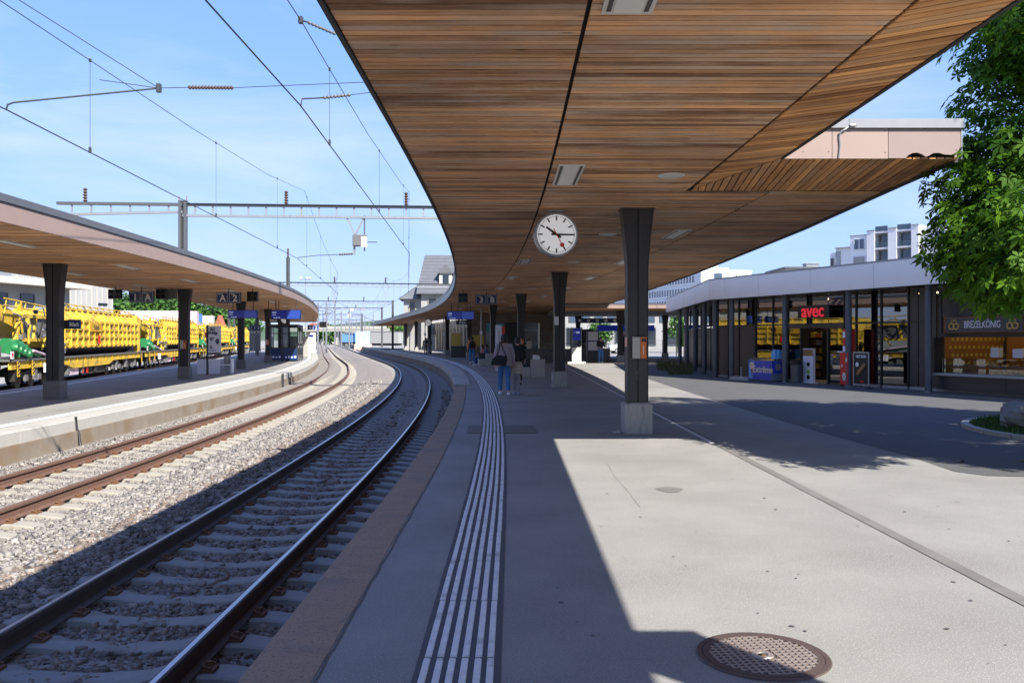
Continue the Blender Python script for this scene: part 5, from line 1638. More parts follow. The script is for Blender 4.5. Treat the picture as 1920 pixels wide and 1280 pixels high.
ws = thing('leaflet_stand', 'slim white stand with dark round stickers in the shop doorway', 'stand', shop_pt(x, 0.75), ROT)
g = MB(); g.bx(-0.26, 0.26, 0, 0.10, 0.03, 1.25); g.bx(-0.30, 0.30, -0.05, 0.2, 0, 0.03); g.build('panel', 'poster_white', ws)
g = MB(); g.bx(-0.25, 0.25, -0.006, -0.001, 0.98, 1.22); g.build('picture', 'brass', ws)
for zc, m_ in ((0.68, 'black'), (0.42, 'lime'), (0.22, 'black')):
    g = MB(); g.lathe([(0.001, -0.006), (0.08, -0.006), (0.08, -0.001)], (0.02, 0, zc), 'y', 16); g.build('sticker', m_, ws)
x = tt(1617, 0.0)
mn = thing('menu_board', 'freestanding framed menu board with a hot dog picture', 'menu board', shop_pt(x, -0.05), ROT + R(22))
mn.scale = (0.72, 0.8, 1.05)
g = MB(); g.bx(-0.36, 0.36, -0.25, 0.25, 0, 0.05); g.build('foot', 'steel_grey', mn, bevel=0.02)
for a_, b_, c_, d_ in [(-0.36, -0.32, 0.10, 1.12), (0.32, 0.36, 0.10, 1.12), (-0.319, 0.319, 0.10, 0.14), (-0.319, 0.319, 1.08, 1.12)]:
    g = MB(); g.bx(a_, b_, -0.03, 0.03, c_, d_); g.build('frame_bar', 'galvanised', mn)
g = MB(); g.bx(-0.318, 0.318, -0.012, 0.012, 0.142, 1.078); sh2 = g.build('sheet', 'black', mn)
g = MB(); g.bx(-0.03, 0.03, -0.02, 0.02, 0.051, 0.099); g.build('stem', 'steel_grey', mn)
g = MB(); g.tube([(-0.18, -0.02, 0.42), (-0.05, -0.024, 0.52), (0.10, -0.024, 0.66), (0.20, -0.02, 0.76)], [0.05, 0.075, 0.075, 0.045], 10); g.build('picture_bun', 'brass', sh2, smooth=True)
g = MB(); g.tube([(-0.19, -0.05, 0.46), (0.16, -0.05, 0.80)], 0.025, 8); g.build('picture_sausage', 'brick_red', sh2, smooth=True)
text('HOT DOG', 0.12, 'poster_white', sh2, (0, -0.016, 0.98), bold=0.004, sx=0.8); text('avec', 0.09, 'red', sh2, (0.05, -0.016, 0.22), bold=0.006)
g = MB(); g.lathe([(0.001, -0.018), (0.07, -0.018), (0.07, -0.013)], (-0.18, 0, 0.74), 'y', 16); g.build('price_disc', 'poster_white', sh2)
# ---- pretzel kiosk
K0, K1 = tt(1766, GD), 22.0
kx = thing('pretzel_kiosk', 'dark pretzel kiosk counter with a gold and white name board', 'kiosk', (SC_.x, SC_.y, 0), ROT)
zt0, zt1 = zz(1800, 623, 0.7), zz(1800, 598, 0.7)
zc0, zc1 = zz(1800, 702, 0.6), zz(1800, 633, 0.9)
sb0, sb1 = tt(1772, 0.62), tt(1917, 0.62)
g = MB(); g.bx(sb0, sb1, 0.62, 0.92, zt0, zt1 + 0.04); nb = g.build('name_board', 'shop_panel_brown', kx, bevel=0.01)
text('BREZELKÖNIG', 0.285, 'white_paint', nb, ((tt(1799, .62) + tt(1886, .62)) / 2, 0.612, (zt0 + zt1) / 2 + 0.02), bold=0.003, sx=(tt(1886, .62) - tt(1799, .62)) / 2.36)
for px in (1789, 1899):
    x = tt(px, 0.62); zc_ = (zt0 + zt1) / 2 + 0.02
    for dx in (-0.075, 0.075):
        g = MB(); g.tube([(x + dx + 0.085 * math.cos(a), 0.608, zc_ - 0.04 + 0.085 * math.sin(a)) for a in np.linspace(0, 6.283, 19)], 0.022, 6, caps=False); g.build('emblem_ring', 'sign_gold', nb, smooth=True)
    g = MB(); g.tube([(x - 0.09, 0.608, zc_ + 0.09), (x - 0.05, 0.608, zc_ + 0.15), (x, 0.608, zc_ + 0.11), (x + 0.05, 0.608, zc_ + 0.15), (x + 0.09, 0.608, zc_ + 0.09)], 0.018, 6); g.build('emblem_crown', 'sign_gold', nb, smooth=True)
g = MB(); g.bx(sb1 + 0.03, sb1 + 0.75, 0.50, 0.60, zt0 + 0.5, zt1 + 0.75); sd = g.build('side_board', 'shop_panel_brown', kx)
g = MB(); g.tube([(sb1 + 0.3 + 0.12 * math.cos(a), 0.49, zt0 + 0.8 + 0.12 * math.sin(a)) for a in np.linspace(0, 6.283, 15)], 0.025, 6, caps=False); g.build('emblem_ring', 'sign_gold', sd, smooth=True)
xk = K0
for i in range(5):
    x1 = xk + (K1 - K0) / 5
    g = MB(); g.bx(xk + 0.01, x1 - 0.01, GD + 0.02, GD + 0.06, zt1 + 0.06, 3.19); g.build('upper_panel', 'shop_panel', kx)
    g = MB(); g.bx(xk + 0.008, x1 - 0.008, 0.70, 0.74, 0.10, zc0 - 0.06); g.build('lower_panel', 'shop_panel', kx)
    xk = x1
g = MB(); g.bx(K0 - 0.12, K1, 0.55, 1.35, zc0 - 0.055, zc0 + 0.02); g.build('counter_top', 'concrete_pale', kx, bevel=0.01)
g = MB(); g.bx(K0, sb1, GD - 0.1, GD + 0.1, zc1 + 0.02, zt0 - 0.01); g.build('shutter_box', 'shop_frame', kx)
g = MB(); g.bx(K0 - 0.05, K0 + 0.03, 0.6, GD + 0.05, zc0 + 0.022, zc1); g.build('jamb', 'shop_frame', kx)
g = MB(); g.bx(K0 + 0.1, K1, 3.6, 3.66, 0.0, 3.1); g.build('back_wall', 'kiosk_wall', kx)
g = MB(); g.bx(K0 - 0.04, K0 + 0.0, GD + 0.12, 3.595, 0.05, 3.05); g.build('side_lining', 'kiosk_wall', kx)
for i in range(48):
    y, z = GD + 0.35 + (i % 12) * 0.2, zc0 + 0.3 + (i // 12) * 0.24
    g = MB(); g.lathe([(0.001, 0.001), (0.055, 0.001), (0.055, 0.008), (0.001, 0.008)], (K0, y + 0.1 * ((i // 12) % 2), z), 'x', 8); g.build('wall_motif', 'product_c', kx)
g = MB(); g.bx(K0 + 2.2, K0 + 3.0, 3.0, 3.4, 0, 2.5); g.build('back_cabinet', 'product_b', kx)
g = MB(); g.bx(K0 + 0.3, K1, 1.9, 1.96, 2.55, 2.60); g.build('ceiling_tube', 'warm_tube', kx)
for i in range(3):                                 # glass showcase sections full of pretzels
    x0 = K0 + 0.15 + i * 1.55
    g = MB(); g.bx(x0, x0 + 1.45, 0.80, 0.81, zc0 + 0.025, zc0 + 0.46); g.build('showcase_pane', 'thin_glass', kx)
    for zs in (0.06, 0.25):
        g = MB(); g.bx(x0, x0 + 1.45, 0.84, 1.25, zc0 + zs - 0.012, zc0 + zs); sf = g.build('showcase_shelf', 'steel_grey', kx)
        for j in range(9):
            x, y = x0 + 0.1 + j * 0.155, 0.95 + 0.16 * (j % 2)
            g = MB(); g.tube([(x + 0.058 * math.cos(a), y + 0.05 * math.sin(a), zc0 + zs + 0.03 + 0.02 * math.sin(2 * a)) for a in np.linspace(0, 6.283, 10)], 0.024, 6, caps=False); g.build('pretzel', 'brass' if (i + j) % 3 else 'sign_gold', sf, smooth=True)
def kbox(x0, x1, y, z0, z1, m_, nm): g = MB(); g.bx(x0, x1, y, y + 0.2, z0, z1); g.build(nm, m_, kx, bevel=0.01)
kbox(K0 + 1.35, K0 + 1.6, 1.3, zc0 + 0.5, zc0 + 0.78, 'white_paint', 'till'); kbox(K0 + 2.0, K0 + 2.3, 1.35, zc0 + 0.5, zc0 + 0.75, 'poster_white', 'till')
kbox(K0 + 3.3, K0 + 4.2, 2.6, zc0 + 0.1, zc0 + 0.7, 'steel_grey', 'coffee_machine'); kbox(K0 + 3.1, K0 + 4.6, 1.5, zc0 + 0.021, zc0 + 0.2, 'off_white', 'tray_stack')
# ================================================================== YELLOW WORKS TRAIN on track 1
T1A = Vector((-24.4, 43.0)); T1D = Vector((-0.205, 0.979)).normalized(); T1N = Vector((T1D.y, -T1D.x))   # right-hand normal, towards the platforms
RZT = math.atan2(T1D.y, T1D.x)
# its rails
tr1 = thing('railway_track', 'straight track under the yellow wagons', 'railway track', (T1A.x, T1A.y, 0), RZT)
for y in (-0.75, 0.75):
    g = MB(); g.bx(-40, 160, y - 0.036, y + 0.036, -0.75, -0.70); g.bx(-40, 160, y - 0.07, y + 0.07, -0.88, -0.865); g.bx(-40, 160, y - 0.01, y + 0.01, -0.865, -0.75); g.build('rail', 'rail_side_rust', tr1)
for i in range(150):
    if i % 1 == 0:
        o = MB().box((-30 + i * 0.65, 0, -0.90), (0.24, 2.5, 0.06)); o.build('sleeper', 'sleeper', tr1) if i < 100 else None
def wagon(label):
    L = 26.6
    t = thing('hopper_wagon', label, 'wagon', (0, 0, 0), 0, 'yellow ballast hopper wagons')
    S = -1.0                                        # platform side is local -y
    # running gear
    for cx in (3.6, 7.2, 19.4, 23.0):
        bg = thing('bogie', None, None); bg.parent = t; bg.location = (cx, 0, 0)
        g = MB()
        for y in (-1.05, 1.05):
            g.loft([[(-1.35, y - 0.06, 0.55), (-1.35, y + 0.06, 0.55), (-1.35, y + 0.06, 0.75), (-1.35, y - 0.06, 0.75)], [(-0.4, y - 0.07, 0.42), (-0.4, y + 0.07, 0.42), (-0.4, y + 0.07, 0.85), (-0.4, y - 0.07, 0.85)], [(0.4, y - 0.07, 0.42), (0.4, y + 0.07, 0.42), (0.4, y + 0.07, 0.85), (0.4, y - 0.07, 0.85)], [(1.35, y - 0.06, 0.55), (1.35, y + 0.06, 0.55), (1.35, y + 0.06, 0.75), (1.35, y - 0.06, 0.75)]])
        g.bx(-0.25, 0.25, -1.0, 1.0, 0.5, 0.8); g.build('frame', 'bogie', bg)
        for ax in (-0.9, 0.9):
            for y in (-0.76, 0.76):
                g = MB(); g.lathe([(0.05, -0.07), (0.42, -0.065), (0.46, -0.05), (0.46, 0.05), (0.05, 0.07)], (ax, y, 0.46), 'y', 20); g.build('wheel', 'bogie', bg, smooth=True)
            g = MB(); g.bx(ax - 0.16, ax + 0.16, -1.22, -1.10, 0.36, 0.64); g.build('axle_box', 'grime_grey', bg)
    for x in (11.6, 12.5):
        g = MB()
        g.tube([(x + 0.16 * math.cos(a * 1.0), -1.28 + 0.05, 0.35 + a * 0.018 + 0.0) for a in np.linspace(0, 37, 90)], 0.028, 5); g.build('coil_spring', 'red', t)
    g = MB(); g.bx(9.4, 10.9, -1.2, 0.8, 0.35, 0.85); g.build('equipment_box', 'graffiti', t)
    g = MB(); g.bx(13.2, 16.8, -1.15, 0.9, 0.28, 0.8); g.build('equipment_box', 'bogie', t)
    # underframe: fish-bellied yellow sole bars
    for y in (-1.32, 1.2):
        g = MB()
        prof = [(0.4, 0.95, 1.30), (8.3, 0.95, 1.30), (9.6, 0.72, 1.30), (17.0, 0.72, 1.30), (18.2, 0.95, 1.30), (L - 0.4, 0.95, 1.30)]
        g.loft([[(x, y, zb), (x, y + 0.12, zb), (x, y + 0.12, zt), (x, y, zt)] for x, zb, zt in prof]); g.build('sole_bar', 'yellow', t)
    for i in range(17):
        x = 1.2 + i * 1.5; g = MB(); g.bx(x - 0.03, x + 0.03, -1.36, -1.322, 0.98, 1.28); g.build('sole_bar_rib', 'yellow_deep', t)
    g = MB(); g.bx(0.3, L - 0.3, -1.40, 1.40, 1.302, 1.38); g.build('deck', 'grime_grey', t)
    # hopper body with vertical ribs
    B0, B1 = 7.6, 24.6
    g = MB()
    g.loft([[(x, -1.36, 1.85), (x, 1.36, 1.85), (x, 1.36, 3.35), (x, 0.95, 3.86), (x, -0.95, 3.86), (x, -1.36, 3.35)] for x in (B0, B1)]); body = g.build('hopper_body', 'yellow', t)
    g = MB(); g.loft([[(x, -0.7, 1.381), (x, 0.7, 1.381), (x, 1.30, 1.85), (x, -1.30, 1.85)] for x in (B0 + 0.4, B1 - 0.4)]); g.build('belt_trough', 'bogie', t)
    n = 15
    for i in range(n + 1):
        x = B0 + (B1 - B0) * i / n
        g = MB(); g.bx(x - 0.05, x + 0.05, -1.47, -1.361, 1.80, 3.36); g.build('rib', 'yellow', body)
        g = MB(); g.bar((x, -1.41, 3.37), (x, -0.98, 3.90), 0.09, 0.09); g.build('roof_rib', 'yellow', body)
        if i < n and i % 2 == 0:
            xm = x + (B1 - B0) / n / 2
            g = MB(); g.bx(xm - 0.22, xm + 0.22, -1.385, -1.362, 2.92, 3.16); g.build('hatch', 'bogie', body)
    for z in (1.90, 2.40, 2.84, 3.28):
        g = MB(); g.bx(B0, B1, -1.44, -1.362, z - 0.06, z + 0.06); g.build('rail', 'yellow', body)
    g = MB(); g.bx(B0, B1, -1.05, -0.88, 3.865, 3.98); g.build('top_rail', 'yellow', body)
    # hanging hose loops
    g = MB()
    pts = []
    for i in range(n):
        for k in range(7):
            f = k / 7
            pts.append((B0 + (B1 - B0) * (i + f) / n, -1.50, 1.98 - 0.16 * math.sin(math.pi * f)))
    g.tube(pts, 0.03, 5); g.build('hose', 'yellow_deep', t)
    # name plate
    g = MB(); g.bx(12.2, 14.6, -1.50, -1.475, 2.72, 3.22); np_ = g.build('name_plate', 'yellow_deep', body)
    text('Vanoli', 0.46, 'bogie', np_, (13.4, -1.505, 2.97), bold=0.006)
    # cantilevered conveyor at the near end
    g = MB(); g.loft([[(x, -0.85, z), (x, 0.85, z), (x, 0.85, z + 0.7), (x, -0.85, z + 0.7)] for x, z in ((7.7, 2.1), (4.6, 2.35), (1.2, 3.0), (-0.7, 3.3))]); cv = g.build('conveyor', 'yellow', t)
    g = MB(); g.loft([[(x, -0.7, z), (x, 0.7, z), (x, 0.7, z + 0.06), (x, -0.7, z + 0.06)] for x, z in ((7.5, 2.82), (4.6, 3.08), (1.2, 3.73), (-0.65, 4.03))]); g.build('belt', 'belt', cv)
    # side frame round the dark inspection window
    for a_, b_ in [((1.2, 2.25), (6.2, 2.25)), ((2.0, 3.35), (5.6, 3.35)), ((1.2, 2.25), (2.0, 3.35)), ((6.2, 2.25), (5.6, 3.35)), ((3.6, 2.25), (3.9, 3.35))]:
        g = MB(); g.bar((a_[0], -1.20, a_[1]), (b_[0], -1.20, b_[1]), 0.12, 0.16); g.build('frame_bar', 'yellow', cv)
    g = MB(); g.add([(1.5, -1.17, 2.33), (6.0, -1.17, 2.33), (5.5, -1.17, 3.28), (2.1, -1.17, 3.28)], [(0, 1, 2, 3)]); g.build('mesh_panel', 'grime_grey', cv)
    for a_, b_ in [((1.6, 2.3), (2.6, 3.3)), ((2.6, 2.3), (3.5, 3.3)), ((4.2, 2.3), (4.9, 3.3))]:
        g = MB(); g.bar((a_[0], -1.24, a_[1]), (b_[0], -1.24, b_[1]), 0.05); g.build('hose', 'black', cv)
    # lattice walkway railing on top
    for z in (3.72, 4.02):
        g = MB(); g.tube([(0.4, -1.05, z + 0.05), (5.0, -1.05, z - 0.1), (7.6, -1.05, z - 0.15)], 0.035, 6); g.build('handrail', 'yellow', cv)
    for i in range(7):
        x = 0.4 + i * 1.2; g = MB(); g.bar((x, -1.05, 3.4), (x + 0.25, -1.05, 4.0 - 0.03 * i), 0.05); g.build('stanchion', 'yellow', cv)
    # posts carrying the conveyor
    for x in (6.6, 7.3, 1.4):
        g = MB(); g.bx(x - 0.12, x + 0.12, -1.30, -1.08, 1.382, 2.3 if x > 2 else 2.6); g.build('support', 'yellow', t)
    for x in (24.9, 25.7):
        g = MB(); g.bx(x - 0.12, x + 0.12, -1.30, -1.08, 1.382, 3.3); g.build('support', 'yellow', t)
    g = MB(); g.bx(24.7, 26.0, -1.28, 1.2, 2.2, 3.1); g.build('drive_box', 'yellow', t)
    for i in range(6):
        g = MB(); g.bx(24.75, 25.95, -1.30, -1.281, 2.28 + i * 0.13, 2.33 + i * 0.13); g.build('louvre', 'yellow_deep', t)
    # motors and pipes between conveyor and hopper
    for i in range(9):
        x = 5.2 + i * 0.36; g = MB(); g.tube([(x, -1.34, 2.0 + 0.1 * (i % 3)), (x + 0.25, -1.40, 2.0 + 0.1 * (i % 3))], 0.11, 10); g.build('motor', 'yellow' if i % 3 else 'grime_grey', t, smooth=True)
    rr = random.Random(5)
    for i in range(26):                              # pipework, brackets and boxes round the transfer point
        x, z = rr.uniform(0.2, 7.6), rr.uniform(1.5, 3.6)
        g = MB()
        if i % 3 == 0:
            g.tube([(x, -1.33, z), (x + rr.uniform(0.3, 0.9), -1.40, z + rr.uniform(-0.3, 0.2)), (x + rr.uniform(0.6, 1.8), -1.36, z + rr.uniform(-0.5, 0.1))], 0.035, 6); g.build('pipe', rr.choice(['black', 'yellow_deep', 'galvanised']), t, smooth=True)
        elif i % 3 == 1:
            g.bar((x, -1.34, z), (x + rr.uniform(-0.6, 0.6), -1.34, z + rr.uniform(0.4, 0.9)), 0.07); g.build('strut', 'yellow', t)
        else:
            w_ = rr.uniform(0.12, 0.35); g.bx(x, x + w_, -1.45, -1.30, z, z + rr.uniform(0.12, 0.35)); g.build('junction_box', rr.choice(['grime_grey', 'yellow_deep', 'yellow', 'galvanised', 'bogie']), t)
    for i in range(12):                              # zigzag lattice along the roof edge
        x = B0 + i * (B1 - B0) / 12
        g = MB(); g.bar((x, -1.0, 3.92), (x + 0.7, -1.0, 4.16), 0.04); g.bar((x + 0.7, -1.0, 4.16), (x + 1.4, -1.0, 3.92), 0.04); g.build('lattice', 'yellow', body)
    g = MB(); g.tube([(B0, -1.0, 4.17), (B1, -1.0, 4.17)], 0.03, 6); g.build('handrail', 'yellow', body)
    for i in range(10):                              # brake gear and hangers below the frame
        x = 1.0 + i * 2.6
        g = MB(); g.bx(x, x + 0.4, -1.25, -1.0, 0.4, 0.95); g.build('hanger', rr.choice(['bogie', 'grime_grey']), t)
    # green slewing arm
    arm = MB(); arm.tube([(0.6, -1.0, 2.0), (1.5, -1.15, 1.95), (2.4, -1.15, 1.7)], [0.34, 0.36, 0.24], 10); ga = arm.build('slewing_arm', 'green_paint', t, smooth=True)
    for a_, b_, r_ in [((1.6, -1.25, 2.1), (4.2, -1.25, 1.45), 0.10), ((2.0, -1.1, 1.75), (5.4, -1.2, 1.42), 0.13), ((0.4, -1.2, 1.75), (2.6, -1.25, 1.55), 0.12), ((1.0, -1.3, 2.25), (1.2, -1.3, 1.5), 0.12), ((2.3, -1.3, 2.0), (2.5, -1.3, 1.45), 0.09)]:
        g = MB(); g.tube([a_, b_], r_, 10); g.build('hydraulic_cylinder', 'green_paint', ga, smooth=True)
    for k in range(4):
        g = MB(); g.lathe([(0.16, -1.52), (0.19, -1.45), (0.19, -1.30)], (0.7 + k * 0.55, 0, 1.9 - 0.1 * k), 'y', 14); g.build('joint', 'green_paint', ga, smooth=True)
    g = MB(); g.tube([(3.0, -1.38, 1.75), (5.6, -1.38, 1.42)], 0.06, 8); g.build('piston_rod', 'graffiti', ga)
    # hazard plates, cabinets, end details
    for x in (1.0, 2.9, 25.9):
        g = MB(); g.bx(x - 0.16, x + 0.16, -1.43, -1.41, 0.62, 1.30); hz = g.build('hazard_plate', 'yellow', t)
        for k in range(4):
            g = MB(); g.add([(x - 0.16, -1.433, 0.64 + k * 0.17), (x + 0.16, -1.433, 0.76 + k * 0.17), (x + 0.16, -1.433, 0.84 + k * 0.17), (x - 0.16, -1.433, 0.72 + k * 0.17)], [(0, 1, 2, 3)]); g.build('stripe', 'black', hz)
    g = MB(); g.bx(4.6, 5.3, -1.42, -1.34, 0.68, 1.12); g.build('cabinet', 'poster_white', t)
    g = MB(); g.bx(0.1, 0.42, -1.43, -1.40, 1.42, 1.75); lb = g.build('warning_label', 'white_paint', t)
    g = MB(); g.lathe([(0.001, -1.436), (0.09, -1.436), (0.09, -1.431)], (0.26, 0, 1.60), 'y', 14); g.build('warning_mark', 'red', lb)
    g = MB(); g.bx(13.9, 14.15, -1.53, -1.48, 2.0, 2.5); g.build('red_tag', 'red', t)
    for x, d in ((0.3, -1), (L - 0.3, 1)):
        for y in (-0.87, 0.87):
            g = MB(); g.lathe([(0.09, 0), (0.09, d * 0.4), (0.22, d * 0.42), (0.22, d * 0.46)], (x, y, 1.06), 'x', 14); g.build('buffer', 'bogie', t, smooth=True)
    g = MB(); g.bx(-0.2, 0.5, -0.9, 1.3, 1.40, 2.0); g.build('power_unit', 'grime_grey', t)
    return t
w0 = wagon('yellow hopper wagon with a green hydraulic arm behind the name plate column')
wl_ = ['second yellow hopper wagon behind the middle of the island platform', 'third yellow hopper wagon seen behind the poster stand', 'last yellow hopper wagon far along behind the waiting room', 'yellow wagon end cut off by the left picture edge']
W0 = -6.6
for i, k in enumerate([0, 1, 2, 3, -1]):
    o = w0 if i == 0 else dup(w0, (0, 0, 0), 0, wl_[i - 1])
    p_ = T1A + T1D * (W0 + k * 27.6)
    o.location = (p_.x, p_.y, -0.70); o.rotation_euler = (0, 0, RZT)
# ================================================================== OVERHEAD LINE
def insulator(p, q, n=7, r=0.05, name='insulator', parent=None, m='insulator'):
    """ribbed rod insulator between two points"""
    p, q = Vector(p), Vector(q)
    path, rs = [], []
    for i in range(n * 2 + 1):
        f = i / (n * 2)
        path.append(p.lerp(q, f)); rs.append(r if i % 2 else r * 0.45)
    g = MB(); g.tube(path, rs, 10); return g.build(name, m, parent, smooth=True)
def wirepath(pts, r, name, parent, m='wire'):
    g = MB(); g.tube(pts, r, 5); return g.build(name, m, parent)
def gantry(s, xl, xr, label, post_off, ztop=7.38, depth=0.58, left_arm=5.0, hang=True, bars=True, group='catenary gantries', post_base=PZ2):
    o = P(s, 0); h = H(s) if s < 60 else H(s)
    t = thing('catenary_gantry', label, 'gantry', (o[0], o[1], 0), h * 0.8, group)
    zb = ztop - depth
    g = MB(); g.bx(xl, xr, -0.09, 0.09, ztop - 0.12, ztop - 0.10); g.bx(xl, xr, -0.012, 0.012, ztop - 0.10, ztop - 0.02); g.bx(xl, xr, -0.09, 0.09, ztop - 0.02, ztop); g.build('top_chord', 'steel_grey', t)
    g = MB(); g.bx(xl, xr, -0.08, 0.08, zb, zb + 0.10); g.build('bottom_chord', 'galvanised', t)
    x = xl + 0.5
    while x < xr - 0.2 and bars:
        g = MB(); g.bx(x - 0.035, x + 0.035, -0.03, 0.03, zb + 0.101, ztop - 0.121); g.build('batten', 'galvanised', t)
        x += 0.75
    if left_arm:
        g = MB(); g.bx(xl - left_arm, xl - 0.01, -0.09, 0.09, ztop - 0.12, ztop); g.build('arm_chord', 'steel_grey', t)
        g = MB(); g.bar((xl, 0, zb + 0.2), (xl - left_arm * 0.5, 0, zb + 0.12), 0.12, 0.10); g.bar((xl - left_arm * 0.5, 0, zb + 0.12), (xl - left_arm, 0, zb + 0.02), 0.12, 0.1); g.build('arm_brace', 'galvanised', t)
        for k in range(6):
            x = xl - 0.6 - k * left_arm / 6.5
            g = MB(); g.bx(x - 0.03, x + 0.03, -0.03, 0.03, zb + 0.14, ztop - 0.121); g.build('batten', 'galvanised', t)
    for po in post_off:
        for dx in (-0.11, 0.11):
            g = MB(); g.bx(po + dx - 0.06, po + dx + 0.06, -0.10, 0.10, post_base if po < -5 else 0.0, ztop + 0.12); g.build('post', 'steel_grey', t)
        g = MB(); g.bx(po - 0.049, po + 0.049, -0.03, 0.03, post_base if po < -5 else 0.0, ztop + 0.1); g.build('post_web', 'steel_dark', t)
        for dx in (-0.16, 0.16):
            g = MB(); g.cyl((po + dx, 0), 0.02, ztop + 0.12, ztop + 0.32, 6); g.build('post_finial', 'brass', t)
    return t
ga = gantry(37.4, -11.55, 11.5, 'long lattice gantry spanning the tracks above both canopies', [-11.55], 7.40, 0.58, 5.2)
insulator((-7.2, 0, 7.405), (-7.2, 0, 7.98), 5, 0.10, 'insulator', ga)
insulator((-2.05, 0, 7.405), (-2.05, 0, 7.98), 5, 0.10, 'insulator', ga)
insulator((-15.6, 0, 7.405), (-15.6, 0, 8.0), 5, 0.10, 'insulator', ga)
# hanging bracket with the white switch box
g = MB(); g.bar((-4.6, 0, 6.82), (-4.25, 0, 6.1), 0.07); g.bar((-3.9, 0, 6.82), (-4.25, 0, 6.1), 0.07); g.bar((-4.25, 0, 6.1), (-4.30, 0, 5.25), 0.09); g.build('drop_bracket', 'galvanised', ga)
g = MB(); g.bx(-4.35, -3.75, -0.2, 0.2, 5.62, 6.1); bxw = g.build('switch_box', 'grime_grey', ga, bevel=0.02)
g = MB(); g.bx(-3.98, -3.72, -0.24, -0.202, 5.55, 6.0); g.build('box_door', 'white_paint', bxw)
g = MB(); g.cyl((-3.85, 0), 0.03, 5.4, 6.95, 8); g.bx(-3.85, -3.3, -0.02, 0.02, 5.78, 5.82); g.build('cable_riser', 'steel_grey', ga)
insulator((-4.35, 0, 5.28), (-4.95, 0, 5.25), 6, 0.05, 'insulator', ga)
wirepath([(-4.95, 0, 5.25), (-5.8, -0.3, 5.18), (-6.6, -0.6, 5.05)], 0.018, 'steady_arm', ga)
GL = ['second lattice gantry beyond the end of the near canopy curve', 'third gantry farther along with a post on the right', 'fourth thin gantry above the far tracks', 'fifth thin gantry near the road bridge', 'sixth faint gantry near the horizon']
for i, (s, xl, xr) in enumerate([(90, -15, 9.0), (133, -22, 2.6), (162, -24, 3.0), (205, -26, 1.4), (262, -28, 4)]):
    gg = gantry(s, xl, xr, GL[i], [xl + 0.2, xr - 0.2], 7.4, 0.42, 0, bars=(i < 2), post_base=-0.9)
    for x in (t2c(s), t3c(s)):
        g = MB(); g.bar((x - 0.3, 0, 6.97), (x, 0, 6.2), 0.06); g.bar((x + 0.3, 0, 6.97), (x, 0, 6.2), 0.06); g.bar((x, 0, 6.2), (x, 0, 5.1), 0.07); g.build('drop_bracket', 'galvanised', gg)
        insulator((x, 0, 7.405), (x, 0, 8.0), 4, 0.11, 'insulator', gg)
        g = MB(); g.bar((x, 0, 5.12), (x - 0.9, 0, 5.05), 0.03); g.build('steady_arm', 'steel_grey', gg)

def line_set(c, label, nodes, sup, rail):
    """nodes: (s, messenger z); contact wire runs straight between supports"""
    t = thing('overhead_wire', label, 'overhead wire', (0, 0, 0))
    zc = rail + 5.5
    cp = [P(s, c(s), zc) for s in sup]
    wirepath(cp, 0.0105, 'contact_wire', t)
    def chord(s):
        for a, b in zip(sup[:-1], sup[1:]):
            if a <= s <= b:
                f = (s - a) / (b - a); A, B = P(a, c(a)), P(b, c(b))
                return (A[0] + (B[0] - A[0]) * f, A[1] + (B[1] - A[1]) * f)
        return P(s, c(s))
    mp = [(*chord(s), z) for s, z in nodes]
    wirepath(mp, 0.0075, 'messenger_wire', t)
    for s in np.arange(-2.0, 150, 7.9):
        s = float(s) + 1.0
        p_ = chord(s); z = float(np.interp(s, [n[0] for n in nodes], [n[1] for n in nodes]))
        wirepath([(*p_, zc), (*p_, z)], 0.0045, 'dropper', t)
        g = MB(); g.box((p_[0], p_[1], z), (0.03, 0.05, 0.05)); g.box((p_[0], p_[1], zc + 0.04), (0.03, 0.05, 0.1)); g.build('clamp', 'wire', t)
    return t
def mess(z_sup, z_mid, sup):
    out = []
    for a, b in zip(sup[:-1], sup[1:]):
        for k in range(9):
            f = k / 9
            out.append((a + (b - a) * f, z_mid + (z_sup - z_mid) * (2 * f - 1) ** 2))
    out.append((sup[-1], z_sup)); return out
m3 = [(-9, 7.0), (-2, 6.4), (5, 6.2), (12.3, 6.18), (20, 6.42), (30, 7.0), (37.4, 7.98)] + mess(7.98, 6.3, [37.4, 90, 133, 162, 205])[1:]
m2_ = [(-9, 7.0), (-2, 6.5), (5, 6.25), (12.3, 6.28), (20.6, 6.62), (29, 7.1), (37.6, 7.98)] + mess(7.98, 6.3, [37.6, 90, 133, 162, 205])[1:]
l3 = line_set(t3c, 'contact and carrier wires over the near track', m3, [-9, 12.3, 33.5, 62, 90, 112, 133, 162, 205, 262], RT3)
w2c = lambda s: t2c(s) + 0.27 * max(0.0, 1 - max(0, s - 10) / 25)
l2 = line_set(w2c, 'contact and carrier wires over the far track', m2_, [-9, 12.0, 34.5, 62, 90, 112, 133, 162, 205, 262], -0.70)
